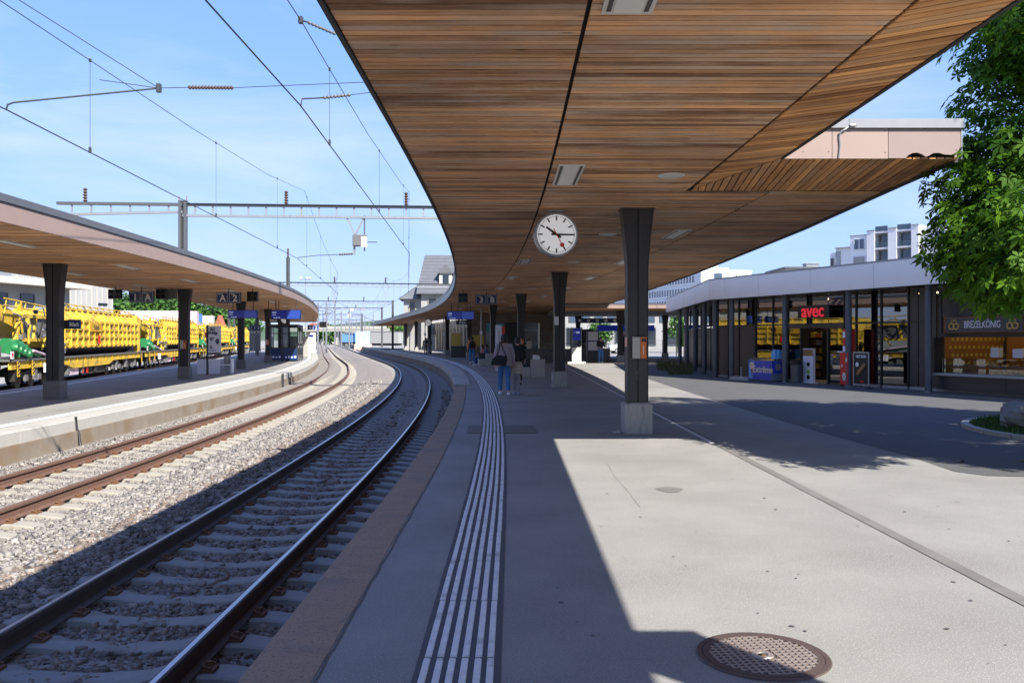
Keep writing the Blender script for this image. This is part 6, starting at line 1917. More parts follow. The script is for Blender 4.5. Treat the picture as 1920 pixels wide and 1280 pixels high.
# curve pull-offs near the camera, anchored on a stub mast on the canopy roof
ms = thing('anchor_mast', 'short mast on the canopy roof taking the pull-off wires', 'mast', (-0.55, 12.6, 4.26))
g = MB(); g.bx(-0.06, 0.06, -0.06, 0.06, 0, 1.35); g.bx(-0.15, 0.15, -0.15, 0.15, 0, 0.02); g.build('stub', 'steel_grey', ms)
g = MB(); g.bar((0.05, 0, 1.2), (0.9, 0, 0.02), 0.05); g.build('stay', 'steel_grey', ms)
po = thing('pull_off', 'insulated pull-off wires drawing the overhead line towards the canopy', 'pull-off', (0, 0, 0))
A = P(12.3, t3c(12.3), RT3 + 5.5); B = (A[0], A[1], 6.18)
wirepath([A, (A[0] + 0.02, A[1], A[2] + 0.10), (A[0] + 0.32, A[1], A[2] + 0.115)], 0.012, 'steady_arm', po)
insulator((A[0] + 0.32, A[1], A[2] + 0.115), (A[0] + 0.72, A[1], A[2] + 0.155), 8, 0.028, 'insulator', po, 'grime_grey')
wirepath([(A[0] + 0.72, A[1], A[2] + 0.155), (-0.6, 12.6, 5.42)], 0.006, 'stay_wire', po)
g = MB(); g.box(B, (0.06, 0.08, 0.09)); g.build('clamp', 'wire', po)
insulator((B[0] + 0.10, B[1], B[2] - 0.03), (B[0] + 0.50, B[1], B[2] - 0.20), 8, 0.028, 'insulator', po, 'grime_grey')
wirepath([B, (B[0] + 0.10, B[1], B[2] - 0.03)], 0.014, 'link', po)
wirepath([(B[0] + 0.50, B[1], B[2] - 0.20), (-0.6, 12.6, 5.5)], 0.006, 'stay_wire', po)
# far track: registration arm, cross span and its insulator
C_ = P(12.0, w2c(12.0), 4.80)
D_ = (-5.05, 12.2, 5.18)
wirepath([C_, (C_[0] + 0.02, C_[1], C_[2] + 0.07), (C_[0] + 0.1, C_[1], C_[2] + 0.10), D_], 0.013, 'registration_arm', po)
g = MB(); g.box(D_, (0.06, 0.06, 0.12)); g.build('clamp', 'wire', po)
wirepath([D_, (-4.63, 12.2, 5.19)], 0.006, 'stay_wire', po)
insulator((-4.63, 12.2, 5.19), (-4.0, 12.25, 5.20), 14, 0.034, 'insulator', po)
wirepath([(-4.0, 12.25, 5.20), (-0.6, 12.6, 5.45)], 0.006, 'stay_wire', po)
wirepath([D_, (-5.9, 12.2, 5.30)], 0.006, 'stay_wire', po)
q = P(8.5, w2c(8.5), 6.27); wirepath([D_, (q[0] + 0.05, q[1], q[2])], 0.006, 'stay_wire', po)
# slim lattice mast with insulator beyond the island canopy
sm = thing('line_mast', 'slim line mast with an insulator behind the island canopy edge', 'mast', (*at(540, 600, 66)[:2], -0.9))
g = MB(); g.bx(-0.13, -0.03, -0.1, 0.1, 0, 8.8); g.bx(0.03, 0.13, -0.1, 0.1, 0, 8.8); g.bx(-0.03, 0.03, -0.02, 0.02, 0.0, 8.7); g.build('pole', 'steel_grey', sm)
insulator((0, 0, 8.8), (0, 0, 9.5), 4, 0.10, 'insulator', sm)
for i in range(14):
    Y = 120 + i * 17; px = (596, 612, 628, 640, 655, 668, 684, 700, 606, 634, 648, 676, 692, 618)[i]
    q = at(px, 600, Y)
    t = thing('line_mast', 'thin grey line mast among those crowding the far tracks', 'mast', (q[0], Y, -0.95), 0, 'line masts over the far tracks')
    hh = 7.5 + (i * 37 % 5) * 0.5
    g = MB(); g.bx(-0.12, 0.12, -0.12, 0.12, 0, hh); g.build('pole', 'galvanised', t)
    d_ = -1 if i % 2 else 1
    g = MB(); g.bar((0, 0, hh - 1.6), (d_ * 2.4, 0, hh - 1.2), 0.07); g.bar((0, 0, hh - 0.3), (d_ * 2.4, 0, hh - 1.2), 0.05); g.build('bracket_arm', 'steel_grey', t)
# floodlight masts in the distance
for i, (px, py, Y) in enumerate([(573, 524, 190), (660, 572, 230), (676, 580, 260), (655, 582, 200)]):
    q = at(px, py, Y)
    t = thing('light_mast', ['distant floodlight mast with a cross arm above the island canopy', 'distant mast with a round white sign over the tracks', 'distant thin lamp mast by the road bridge', 'distant low mast with a white signal disc'][i], 'mast', (q[0], Y, -0.9))
    g = MB(); g.tube([(0, 0, 0), (0, 0, q[2] + 0.9)], [0.16, 0.08], 8); g.build('pole', 'galvanised', t)
    if i in (1, 3):
        g = MB(); g.lathe([(0.001, -0.1), (0.45, -0.1), (0.45, 0.05), (0.001, 0.05)], (0, 0, q[2] - 0.3), 'y', 20); g.build('disc', 'white_paint', t)
    else:
        g = MB(); g.bx(-1.2, 1.2, -0.1, 0.1, q[2] + 0.88, q[2] + 1.05); g.build('cross_arm', 'galvanised', t)
        for x in (-1.0, 0.4, 1.0):
            g = MB(); g.bx(x - 0.2, x + 0.2, -0.25, 0.1, q[2] + 1.052, q[2] + 1.4); g.build('floodlight', 'white_paint', t)
# ================================================================== BACKGROUND
def wall_frame(p0, p1):
    """frame for a facade from p0 to p1 (plan); local x along it, local y into the building"""
    d = Vector((p1[0] - p0[0], p1[1] - p0[1]))
    return d.length, math.atan2(d.y, d.x)
def win_mesh(w, h, frame, glassm, depth=0.18):
    g = MB(); g.bx(-w / 2, w / 2, -0.03, 0.03, -h / 2, h / 2)
    me = bpy.data.meshes.new('window'); me.from_pydata(g.v, [], g.f); me.materials.append(M(glassm))
    f = MB(); b = 0.07
    f.bx(-w / 2 - b, -w / 2, -0.08, 0.04, -h / 2 - b, h / 2 + b); f.bx(w / 2, w / 2 + b, -0.08, 0.04, -h / 2 - b, h / 2 + b)
    f.bx(-w / 2, w / 2, -0.08, 0.04, -h / 2 - b, -h / 2); f.bx(-w / 2, w / 2, -0.08, 0.04, h / 2, h / 2 + b)
    fm = bpy.data.meshes.new('frame'); fm.from_pydata(f.v, [], f.f); fm.materials.append(M(frame))
    return me, fm
def windows(par, xs, zs, y, w, h, frame='white_paint', glassm='window_dark', frames=True):
    me, fm = win_mesh(w, h, frame, glassm)
    for z in zs:
        for x in xs:
            o = link('window', me, par); o.location = (x, y, z)
            if frames:
                k = link('frame', fm, o)
# ---- long white office building
A0 = (350 / 1600 * 220, 220.0); dirv = Vector((-0.33, 0.944)).normalized()
L0 = 92.0
A1 = (A0[0] + dirv.x * L0, A0[1] + dirv.y * L0)
ln, ang = wall_frame(A1, A0)
of = thing('office_building', 'long white office building with rows of narrow windows', 'building', (A1[0], A1[1], 0), ang)
g = MB(); g.bx(0, ln, 0, 16, 0, 19.2); g.build('walls', 'white_wall', of)
g = MB(); g.bx(-0.1, ln + 0.1, -0.1, 16.1, 19.21, 19.6); g.build('parapet', 'white_paint', of)
nx = int(ln / 1.45)
windows(of, [0.9 + i * 1.45 for i in range(nx)], [17.1, 14.1, 11.1], -0.032, 0.72, 1.75)
for x0, x1, h_ in [(18, 30, 2.2), (44, 58, 1.6), (70, 84, 2.0)]:
    g = MB(); g.bx(x0, x1, 4, 11, 19.61, 19.6 + h_); g.build('roof_plant', 'grey_render', of)
for z in (9.3, 12.6, 15.6):
    g = MB(); g.bx(0, ln, -0.012, -0.001, z - 0.05, z + 0.05); g.build('string_line', 'grey_render', of)
ew = thing('office_annexe', 'plain white block with one wide window at the end of the office', 'building', (at(1312, 500, 214)[0], 214, 0))
g = MB(); g.bx(0.3, 7.2, 0, 12, 0, 19.4); g.build('walls', 'white_paint', ew)
g = MB(); g.bx(3.6, 5.6, -0.05, -0.002, 16.2, 18.0); g.build('window', 'window_blue', ew)
# ---- building with terraces seen under the canopy edge
q = at(1062, 550, 150)
bt = thing('terrace_house', 'white house with dark terrace openings beyond the bus canopy', 'building', (q[0], 150, 0))
g = MB(); g.bx(0, 6.6, 0, 10, 0, 10.2); g.build('walls', 'white_render', bt)
windows(bt, [1.0, 2.4, 3.8, 5.4], [8.6, 5.8], -0.032, 0.8, 1.6)
g = MB(); g.bx(-0.3, 7.0, -0.4, 10, 10.21, 10.5); g.build('roof', 'white_paint', bt)
g = MB(); g.bx(7.5, 18, 4, 14, 0, 7.6); b2 = g.build('side_wing', 'grey_render', bt)
# ---- apartment block over the shop roof
ap = thing('apartment_block', 'white apartment block with glazed balconies above the shop roof', 'building', (at(1553, 460, 116)[0], 116.0, 0), R(-45))
def blk(x0, x1, y0, y1, h_, m_='white_wall'):
    g = MB(); g.bx(x0, x1, y0, y1, 0, h_); return g.build('walls', m_, ap)
blk(0, 0.95, 0.6, 9, 13.3); blk(0.96, 2.95, 0.2, 9, 13.75); blk(3.0, 5.38, 0, 10, 15.2)
blk(5.4, 6.4, -0.4, 10, 15.65); blk(6.41, 8.1, 0.9, 10, 15.6, 'grey_render'); blk(8.11, 9.2, -0.4, 10, 15.75); blk(9.21, 11.0, 0.9, 10, 15.7, 'grey_render'); blk(11.01, 11.9, -0.4, 10, 15.9); blk(11.91, 13.4, 0.3, 10, 15.6); blk(13.41, 24, 0.0, 10, 15.9)
for x0, x1 in ((6.41, 8.1), (9.21, 11.0)):
    for z in (15.3, 13.2, 10.9, 8.6, 6.3):
        g = MB(); g.bx(x0, x1, -0.35, 0.895, z, z + 0.22); sl = g.build('balcony_slab', 'white_paint', ap)
        g = MB(); g.bx(x0 + 0.05, x1 - 0.05, -0.34, -0.32, z + 0.221, z + 0.9); g.build('balustrade', 'window_blue' if z > 15 else 'thin_glass', sl)
        g = MB(); g.bx(x0 + 0.15, x1 - 0.15, 0.84, 0.894, z - 1.75, z - 0.15); g.build('window', 'window_blue', ap)
windows(ap, [3.9, 4.6], [14.1], -0.032, 0.6, 1.3, 'white_paint', 'window_blue'); windows(ap, [4.25], [11.8], -0.032, 1.5, 1.3, 'white_paint', 'grey_render')
windows(ap, [1.3], [12.0], 0.165, 0.5, 2.6, 'grey_render', 'galvanised'); windows(ap, [0.3], [11.8], 0.565, 0.35, 1.4, 'grey_render', 'window_dark')
windows(ap, [14.0, 14.6, 15.2, 17.5, 18.1, 20.5, 21.1], [14.2, 11.6, 9.0], -0.032, 0.5, 1.5, 'white_paint', 'window_blue')
for x0, x1, z in ((3.0, 5.38, 15.2), (5.4, 6.4, 15.65), (8.11, 9.2, 15.75), (11.01, 11.9, 15.9), (13.41, 24, 15.9), (0.96, 2.95, 13.75)):
    g = MB(); g.bx(x0 - 0.04, x1 + 0.04, -0.46 if z > 15.5 and x1 < 12.5 else -0.04, 9.9, z + 0.002, z + 0.14); g.build('coping', 'grey_render', ap)
lh = thing('small_house', 'small cream flat-roofed house with a chimney behind the shop roof', 'building', (at(1470, 500, 95)[0], 95, 0))
g = MB(); g.bx(0.2, 5.0, 0, 7, 0, 9.4); g.build('walls', 'off_white', lh)
g = MB(); g.bx(0, 4.0, -0.3, 7.2, 9.41, 9.6); g.build('roof', 'steel_grey', lh)
g = MB(); g.bx(3.2, 4.6, 2, 3.2, 9.61, 10.1); g.bx(3.05, 4.75, 1.9, 3.3, 10.101, 10.18); g.build('chimney', 'galvanised', lh)
windows(lh, [1.2, 2.6], [8.5], -0.032, 0.7, 0.8)
# ---- ground level beyond the bus canopy
gb = thing('garage_building', 'pale building with large openings beyond the bus stop', 'building', (3.0, 112, 0))
g = MB(); g.bx(0, 34, 0, 10, 0, 5.4); g.build('walls', 'grey_render', gb)
windows(gb, [2 + i * 3.2 for i in range(10)], [1.9], -0.032, 2.0, 2.2, 'steel_grey', 'window_dark'); windows(gb, [1.6 + i * 1.7 for i in range(19)], [4.4], -0.032, 0.9, 1.1, 'steel_grey', 'window_blue')
fn = thing('mesh_fence', 'grey wire mesh fence along the road behind the bus stop', 'fence', (9.5, 88, 0))
for i in range(13):
    g = MB(); g.bx(i * 1.5 - 0.03, i * 1.5 + 0.03, -0.03, 0.03, 0, 1.5); g.build('post', 'steel_grey', fn)
    if i < 12:
        g = MB()
        for k in range(9): g.bx(i * 1.5 + 0.05 + k * 0.16, i * 1.5 + 0.062 + k * 0.16, -0.006, 0.006, 0.1, 1.45)
        for z in (0.1, 0.55, 1.0, 1.45): g.bx(i * 1.5 + 0.035, i * 1.5 + 1.465, -0.012, -0.0065, z, z + 0.02)
        g.build('mesh_panel', 'steel_grey', fn)
lb = thing('lime_banner', 'bright lime green banner beside the far shop post', 'banner', (at(1268, 620, 75)[0], 75, 0))
g = MB(); g.cyl((0, 0), 0.04, 0, 3.1, 8); g.build('pole', 'galvanised', lb)
g = MB(); g.bx(0.05, 0.75, -0.015, 0.015, 0.9, 3.0); g.build('cloth', 'lime', lb)
# parked car
def car(x, y, rz, label, m_):
    t = thing('parked_car', label, 'car', (x, y, 0), rz)
    prof = [(-2.1, 0.35), (-2.15, 0.75), (-1.9, 0.92), (-1.15, 0.98), (-0.6, 1.42), (0.9, 1.46), (1.55, 1.05), (2.05, 0.92), (2.12, 0.4)]
    g = MB(); n = len(prof)
    rings = []
    for yy, k in ((-0.86, 0.96), (-0.80, 1.0), (0.80, 1.0), (0.86, 0.96)):
        rings.append([(px * (1 if abs(yy) < 0.85 else 0.985), yy * (0.86 if pz > 1.2 else 1.0), 0.35 + (pz - 0.35) * k) for px, pz in prof])
    g.loft(rings); g.build('body', m_, t, smooth=True)
    for yy in (-0.78, 0.78):
        g = MB(); sgn = -1 if yy < 0 else 1
        g.add([(-1.02, sgn * 0.845, 1.0), (1.35, sgn * 0.845, 1.02), (0.82, sgn * 0.745, 1.38), (-0.55, sgn * 0.745, 1.36)], [(0, 1, 2, 3)]); g.build('side_window', 'window_dark', t)
        for xx in (-1.35, 1.35):
            g = MB(); g.lathe([(0.05, -0.1), (0.30, -0.1), (0.33, -0.06), (0.33, 0.08), (0.05, 0.1)], (xx, yy, 0.33), 'y', 18); wh = g.build('wheel', 'rubber', t, smooth=True)
            g = MB(); g.lathe([(0.01, sgn * 0.105), (0.2, sgn * 0.105), (0.2, sgn * 0.10)], (xx, yy, 0.33), 'y', 14); g.build('rim', 'galvanised', wh)
    for yy in (-0.6, 0.6):
        g = MB(); g.bx(-2.17, -2.10, yy - 0.16, yy + 0.16, 0.66, 0.80); g.build('headlight', 'white_paint', t)
car(12.5, 92.5, R(8), 'white hatchback parked behind the wire fence', 'car_white')
car(-1.2, 96, R(-10), 'dark car parked by the far road seen between columns', 'steel_dark')
# ---- station building with the slate roof
sb = thing('station_building', 'old station building with a steep grey slate roof and dormer', 'building', (-13.2, 124, 0), R(4))
g = MB(); g.bx(0, 22, 0, 13, 0, 8.4); g.build('walls', 'grey_render', sb)
g = MB(); g.add([(-0.7, -0.9, 8.1), (22.7, -0.9, 8.1), (22.3, 6.5, 14.4), (0.3, 6.5, 14.4), (-0.7, 13.9, 8.1), (22.7, 13.9, 8.1)], [(0, 1, 2, 3), (3, 2, 5, 4), (0, 3, 4), (1, 5, 2), (0, 4, 5, 1)]); rf = g.build('roof', 'slate', sb)
for k in range(11):
    z0 = 8.3 + k * 0.55; y0 = -0.9 + (z0 - 8.1) / 6.3 * 7.4
    g = MB(); g.bar((-0.6 + k * 0.085, y0 - 0.03, z0), (22.6 - k * 0.03, y0 - 0.03, z0), 0.04, 0.05); g.build('slate_course', 'trim_grey', rf)
for x in (2.6, 9.0, 15.5):
    g = MB(); g.bx(x, x + 1.9, 0.9, 3.2, 9.4, 11.3); dm = g.build('dormer', 'off_white', sb)
    g = MB(); g.add([(x - 0.25, 0.6, 11.2), (x + 2.15, 0.6, 11.2), (x + 0.95, 0.6, 12.6), (x - 0.25, 4.6, 11.2), (x + 2.15, 4.6, 11.2), (x + 0.95, 4.9, 12.6)], [(0, 1, 2), (0, 2, 5, 3), (1, 4, 5, 2), (3, 5, 4), (0, 3, 4, 1)]); g.build('dormer_roof', 'slate', dm)
    g = MB(); g.bx(x + 0.5, x + 1.4, 0.86, 0.895, 9.7, 11.0); g.build('window', 'window_dark', dm)
g = MB(); g.bx(-2.6, -0.02, 1.0, 9, 0, 7.6); g.build('side_bay', 'grey_render', sb)
g = MB(); g.add([(-3.3, 0.2, 7.4), (0.4, 0.2, 7.4), (0.4, 9.8, 7.4), (-3.3, 9.8, 7.4), (-0.6, 2.6, 9.6), (0.4, 2.6, 9.9), (0.4, 7.4, 9.9), (-0.6, 7.4, 9.6)], [(0, 1, 5, 4), (1, 2, 6, 5), (2, 3, 7, 6), (3, 0, 4, 7), (4, 5, 6, 7), (3, 2, 1, 0)]); g.build('side_bay_roof', 'slate', sb)
windows(sb, [1.6 + i * 2.6 for i in range(8)], [6.6, 3.0], -0.032, 1.1, 1.7, 'beige_render'); windows(sb, [-1.3], [6.3], 0.968, 0.8, 1.5, 'beige_render')
g = MB(); g.bx(7, 7.9, 5.5, 6.4, 12.5, 16.0); g.build('chimney', 'brick_red', sb)
# ---- left side: goods hall, ribbed shed, containers
q0 = at(212, 600, 118); q1 = at(-260, 600, 88)
ln, ang = wall_frame(q1, q0)
rs = thing('ribbed_shed', 'large pale ribbed industrial hall behind the wagons', 'building', (q1[0], q1[1], -0.9), ang)
g = MB(); g.bx(0, ln, 0, 20, 0, 12.5); g.build('walls', 'grey_render', rs)
for i in range(26):
    x = ln - 0.2 - i * 0.85; g = MB(); g.bx(x - 0.05, x + 0.05, -0.08, -0.002, 3.5, 12.4); g.build('rib', 'off_white', rs)
for i in range(10):
    x = ln - 0.4 - i * 1.0; g = MB(); g.add([(x - 0.4, -0.9, 3.1), (x, -0.9, 3.1), (x, -0.02, 4.4), (x - 0.4, -0.02, 4.4)], [(0, 1, 2, 3)]); g.build('canopy_fin', 'white_paint', rs)
windows(rs, [ln - 1.8], [7.2], -0.09, 1.5, 0.3, 'steel_grey', 'window_dark', False)
q0 = at(160, 600, 84); q1 = at(-300, 600, 60)
ln, ang = wall_frame(q1, q0)
gh = thing('goods_hall', 'low grey goods hall with a projecting pale roof and small windows', 'building', (q1[0], q1[1], -0.9), ang)
g = MB(); g.bx(0, ln - 1.2, 0.8, 10, 0, 7.3); g.build('walls', 'grey_render', gh)
g = MB(); g.bx(-1, ln, -0.8, 11, 7.32, 7.9); g.build('roof', 'off_white', gh)
windows(gh, [ln - 3.5 - i * 3.1 for i in range(9)], [6.0], 0.76, 1.5, 1.0, 'steel_grey', 'window_dark')
g = MB(); g.bx(ln - 12, ln - 6, 3, 8, 7.91, 9.9); g.build('roof_plant', 'galvanised', gh)
for i, (px, Y, L_, m_, lb_) in enumerate([(225, 112, 9.5, 'graffiti', 'graffiti covered white freight container behind the wagons'), (357, 118, 9.0, 'container_blue', 'blue freight container behind the third wagon'), (300, 135, 8.0, 'off_white', 'white freight container half hidden by the trees')]):
    q = at(px, 600, Y)
    c_ = thing('freight_container', lb_, 'container', (q[0], Y, -0.9), R(100) if i == 1 else R(14), 'freight containers')
    g = MB(); g.bx(0, L_, 0, 2.4, 3.2, 6.2); bd_ = g.build('box', m_, c_)
    for k in range(int(L_ / 0.6)):
        g = MB(); g.bx(0.2 + k * 0.6, 0.42 + k * 0.6, -0.05, -0.002, 3.3, 6.1); g.build('corrugation', m_, bd_)
    g = MB(); g.bx(0, L_, 0.2, 2.2, 0.0, 3.19); g.build('chassis', 'bogie', c_)
rh = thing('red_roof_house', 'small distant house with a red gable among the trees', 'house', (at(402, 600, 190)[0], 190, 0))
rh.scale = (0.3, 0.3, 0.8)
g = MB(); g.bx(0, 6, 0, 8, 0, 5.0); g.build('walls', 'off_white', rh)
g = MB(); g.add([(-0.4, -0.4, 5), (6.4, -0.4, 5), (3, -0.4, 8.6), (-0.4, 8.4, 5), (6.4, 8.4, 5), (3, 8.4, 8.6)], [(0, 1, 2), (0, 2, 5, 3), (1, 4, 5, 2), (3, 5, 4), (0, 3, 4, 1)]); g.build('roof', 'brick_red', rh)
windows(rh, [1.5, 4.2], [3.2], -0.032, 0.9, 1.3)
# ---- far end of the tracks: road bridge, mural wall, wagons, tower blocks
br = thing('road_bridge', 'pale concrete road bridge across the far tracks', 'bridge', (at(560, 620, 330)[0], 330, -0.9))
g = MB(); g.bx(-8, 34, 0, 9, 5.4, 6.6); g.build('deck', 'concrete', br)
g = MB(); g.bx(-8, 34, -0.2, -0.02, 6.2, 7.4); g.build('parapet', 'concrete_pale', br)
for x in (-6, 4, 14, 24):
    g = MB(); g.bx(x, x + 1, 2, 7, 0, 5.39); g.build('pier', 'concrete', br)
mu = thing('mural_wall', 'wall painted with a turquoise and white mural at the platform end', 'wall', (at(667, 645, 175)[0], 175, -0.9), R(8))
g = MB(); g.bx(0, 2.9, 0, 0.4, 0, 4.0); g.build('wall_block', 'mural_teal', mu)
g = MB(); g.bx(-0.3, 3.3, -0.35, -0.02, 0, 1.4); g.build('base_block', 'mural_pink', mu)
g = MB(); g.add([(0.3, -0.005, 1.4), (1.0, -0.005, 1.4), (1.6, -0.005, 4.0), (0.9, -0.005, 3.4)], [(0, 1, 2, 3)]); g.add([(1.7, -0.005, 1.4), (2.6, -0.005, 1.4), (2.3, -0.005, 3.0)], [(0, 1, 2)]); g.build('painted_shape', 'white_paint', mu)
for i, (px, Y, L_, m_, lb_) in enumerate([(694, 200, 16, 'grey_render', 'grey goods wagon beyond the mural wall'), (640, 260, 14, 'container_blue', 'distant blue railcar under the bridge')]):
    q = at(px, 640, Y)
    c_ = thing('goods_wagon', lb_, 'wagon', (q[0], Y, -0.7), R(-14) if i == 0 else R(20))
    g = MB(); g.bx(0, L_ * 0.45, 0, 2.8, 1.2, 3.9); g.build('body', m_, c_, bevel=0.1)
    g = MB(); g.bx(-0.1, L_ * 0.45 + 0.1, -0.05, 2.85, 3.91, 4.05); g.build('roof', 'trim_light', c_)
    for x in (0.9, 2.4, L_ * 0.45 - 2.4, L_ * 0.45 - 0.9):
        g = MB(); g.lathe([(0.05, 0), (0.45, 0), (0.45, 0.1), (0.05, 0.1)], (x, 0.4, 0.46), 'y', 16); g.build('wheel', 'bogie', c_)
    g = MB(); g.bx(0.3, L_ * 0.45 - 0.3, 0.3, 2.5, 0.75, 1.19); g.build('frame', 'bogie', c_)
bp_ = thing('advert_case', 'white advertising case at the far end of the island platform', 'poster case', (at(584, 640, 96)[0], 96, PZ2))
g = MB(); g.bx(-0.5, 0.45, 0, 0.15, 0.05, 2.4); cs = g.build('case', 'white_paint', bp_, bevel=0.02)
g = MB(); g.bx(-0.25, 0.2, -0.006, -0.001, 1.9, 2.15); g.build('print', 'blue_screen', cs)
# distant low houses along the horizon
for i in range(12):
    Y = 420 + 60 * (i % 4); px = 575 + i * 15
    q = at(px, 630, Y)
    t = thing('distant_house', 'tiny pale house on the horizon beyond the road bridge', 'house', (q[0], Y, 0), R(random.uniform(-30, 30)), 'tiny houses on the horizon')
    w_ = random.uniform(7, 12); h_ = random.uniform(4, 7)
    g = MB(); g.bx(0, w_, 0, 8, -1, h_); g.build('walls', random.choice(['off_white', 'white_render', 'beige_render']), t)
    g = MB(); g.add([(-0.4, -0.4, h_), (w_ + 0.4, -0.4, h_), (w_ + 0.4, 4, h_ + 3), (-0.4, 4, h_ + 3), (-0.4, 8.4, h_), (w_ + 0.4, 8.4, h_)], [(0, 1, 2, 3), (3, 2, 5, 4), (0, 3, 4), (1, 5, 2), (0, 4, 5, 1)]); g.build('roof', random.choice(['brick_red', 'slate', 'slate']), t)
# service cables crossing the platform 2 face
for i, (sv) in enumerate((18.2, 41.0)):
    q = P(sv, p2e(sv) + 0.07)
    t = thing('cable_bracket', ('dark cable clipped down the near part of the island platform wall', 'dark bracket box on the island platform wall by the curve')[i], 'cable', (q[0], q[1], -0.90), H(sv))
    g = MB()
    if i == 0:
        g.tube([(-0.06, 0, 0.86), (-0.05, 0.02, 0.62), (0.005, 0.01, 0.50), (0.02, 0.0, 0.36), (0.05, -0.02, 0.25)], 0.025, 6); g.build('cable', 'black', t, smooth=True)
    else:
        g.bx(-0.05, 0.02, -0.12, 0.12, 0.35, 0.86); g.build('box', 'steel_dark', t)
        g = MB(); g.bx(-0.03, 0.06, -0.35, -0.14, 0.24, 0.58); g.build('bracket', 'steel_dark', t)
# ================================================================== VEGETATION
def leaves_mesh(name, C, N_, size, m, parent, kind='compound', leaflets=6, droop=0.5):
    """C: (n,3) leaf centres; N_: (n,3) outward directions"""
    n = len(C)
    up = np.tile(np.array([0, 0, 1.0]), (n, 1))
    nrm = N_ * 0.55 + up * 0.75 + rng.normal(0, 0.35, (n, 3)); nrm /= np.linalg.norm(nrm, axis=1)[:, None]
    a = np.cross(nrm, rng.normal(0, 1, (n, 3))); a /= np.linalg.norm(a, axis=1)[:, None]
    b = np.cross(nrm, a)
    sz = size * rng.uniform(0.7, 1.25, n)
    V, T = [], []
    tn = np.clip(rng.normal(0.42, 0.24, n), 0, 1)
    L = leaflets if kind == 'compound' else 1
    for k in range(L):
        if kind == 'compound':
            th = (k / L) * 5.2 - 2.6
            ln = 1.0 - 0.32 * abs(th) / 2.6
        else:
            th, ln = 0.0, 1.0
        d = a * math.cos(th) + b * math.sin(th); p = -a * math.sin(th) + b * math.cos(th)
        s_ = (sz * ln)[:, None]
        base_ = C + d * s_ * 0.06
        dr = np.array([0, 0, -1.0])[None] * s_ * droop * rng.uniform(0.3, 1.1, (n, 1))
        w = s_ * (0.205 if kind == 'compound' else 0.42)
        mid = C + d * s_ * 0.62 + dr * 0.35
        tip = C + d * s_ + dr
        fold = nrm * s_ * 0.05
        q = np.stack([base_, mid + p * w + fold, tip, mid - p * w + fold], 1)
        V.append(q); T.append(tn)
    V = np.concatenate(V).reshape(-1, 3)
    F = np.arange(len(V)).reshape(-1, 4)
    return np_mesh(name, V, F, m, parent, tone=np.concatenate(T))
def limb(g, p, q, r0, r1, n=6, wob=0.12):
    p, q = Vector(p), Vector(q)
    pts, rs = [], []
    for i in range(n + 1):
        f = i / n
        o_ = Vector((random.gauss(0, wob), random.gauss(0, wob), random.gauss(0, wob) * 0.5)) * math.sin(math.pi * f)
        pts.append(p.lerp(q, f) + o_ + Vector((0, 0, 0.25 * math.sin(math.pi * f)))); rs.append(r0 + (r1 - r0) * f)
    g.tube(pts, rs, 8)
# ---- the horse chestnut in the round bed
TX, TY = 11.0, 12.1
ct = thing('chestnut_tree', 'big horse chestnut tree hanging into the picture from the side', 'tree', (TX, TY, 0.05))
g = MB(); g.tube([(0, 0, 0), (0.02, 0, 0.4), (0.05, 0.05, 1.4), (0, 0.05, 3.0), (0.1, 0, 5.5), (0, 0, 8.2)], [0.42, 0.33, 0.29, 0.26, 0.18, 0.05], 14); g.build('trunk', 'bark', ct, smooth=True)
cen = np.array([0.38, -1.2, 5.9]); rad = np.array([4.35, 4.6, 4.7])
tips = []
while len(tips) < 430:
    v = rng.normal(0, 1, 3); v /= np.linalg.norm(v)
    lump = 1 + 0.10 * math.sin(5 * v[0] + 3 * v[2]) + 0.10 * math.sin(7 * v[1] - 4 * v[2] + 1)
    r = (0.55 + 0.45 * rng.uniform() ** 0.45) * lump
    p_ = cen + v * rad * r
    if p_[2] < 2.5:
        continue
    tips.append((p_, v))
# low sprays reaching out over the forecourt
for (px, py, Y) in [(1752, 470, 10.4), (1760, 440, 10.8), (1765, 380, 10.5), (1790, 508, 9.9), (1822, 520, 9.8), (1800, 515, 10.0), (1850, 535, 9.4), (1775, 490, 10.2), (1830, 530, 9.6), (1895, 515, 9.4), (1835, 120, 10.8), (1805, 90, 10.8), (1800, 200, 10.8), (1812, 260, 10.8), (1785, 330, 10.6), (1805, 300, 10.5), (1850, 60, 10.5), (1880, 500, 9.0), (1900, 420, 9.2), (1780, 410, 10.4), (1762, 350, 11.0), (1815, 455, 9.8)]:
    q = at(px, py, Y); p_ = np.array([q[0] - TX + 0.46, q[1] - TY, q[2] - 0.05 + 0.05]); v = p_ - cen
    tips.append((p_, v / np.linalg.norm(v)))
g = MB()
for i in range(11):
    a = i * 2.4; z0 = 2.2 + i * 0.38
    e = (3.0 * math.cos(a), 3.2 * math.sin(a), z0 + 1.6)
    limb(g, (0, 0.03, z0), e, 0.13, 0.05)
    for j in range(3):
        tp = tips[(i * 31 + j * 7) % 330][0]
        limb(g, e, tuple(np.array(e) * 0.4 + tp * 0.6), 0.045, 0.012, 4, 0.08)
g.build('limbs', 'bark', ct, smooth=True)
C, N_ = [], []
for p_, v in tips:
    k = 150
    off = rng.normal(0, 1, (k, 3)); off /= np.linalg.norm(off, axis=1)[:, None]
    rr_ = rng.uniform(0.15, 1, k) ** 0.5 * 0.66
    pts = p_ + off * rr_[:, None] * np.array([1, 1, 0.75])
    C.append(pts); N_.append(off * 0.6 + v * 0.6)
C = np.concatenate(C); N_ = np.concatenate(N_)
kp = C[:, 2] > 1.85
leaves_mesh('crown', C[kp], N_[kp], 0.138, 'leaf_chestnut', ct, 'compound', 6, 0.32)
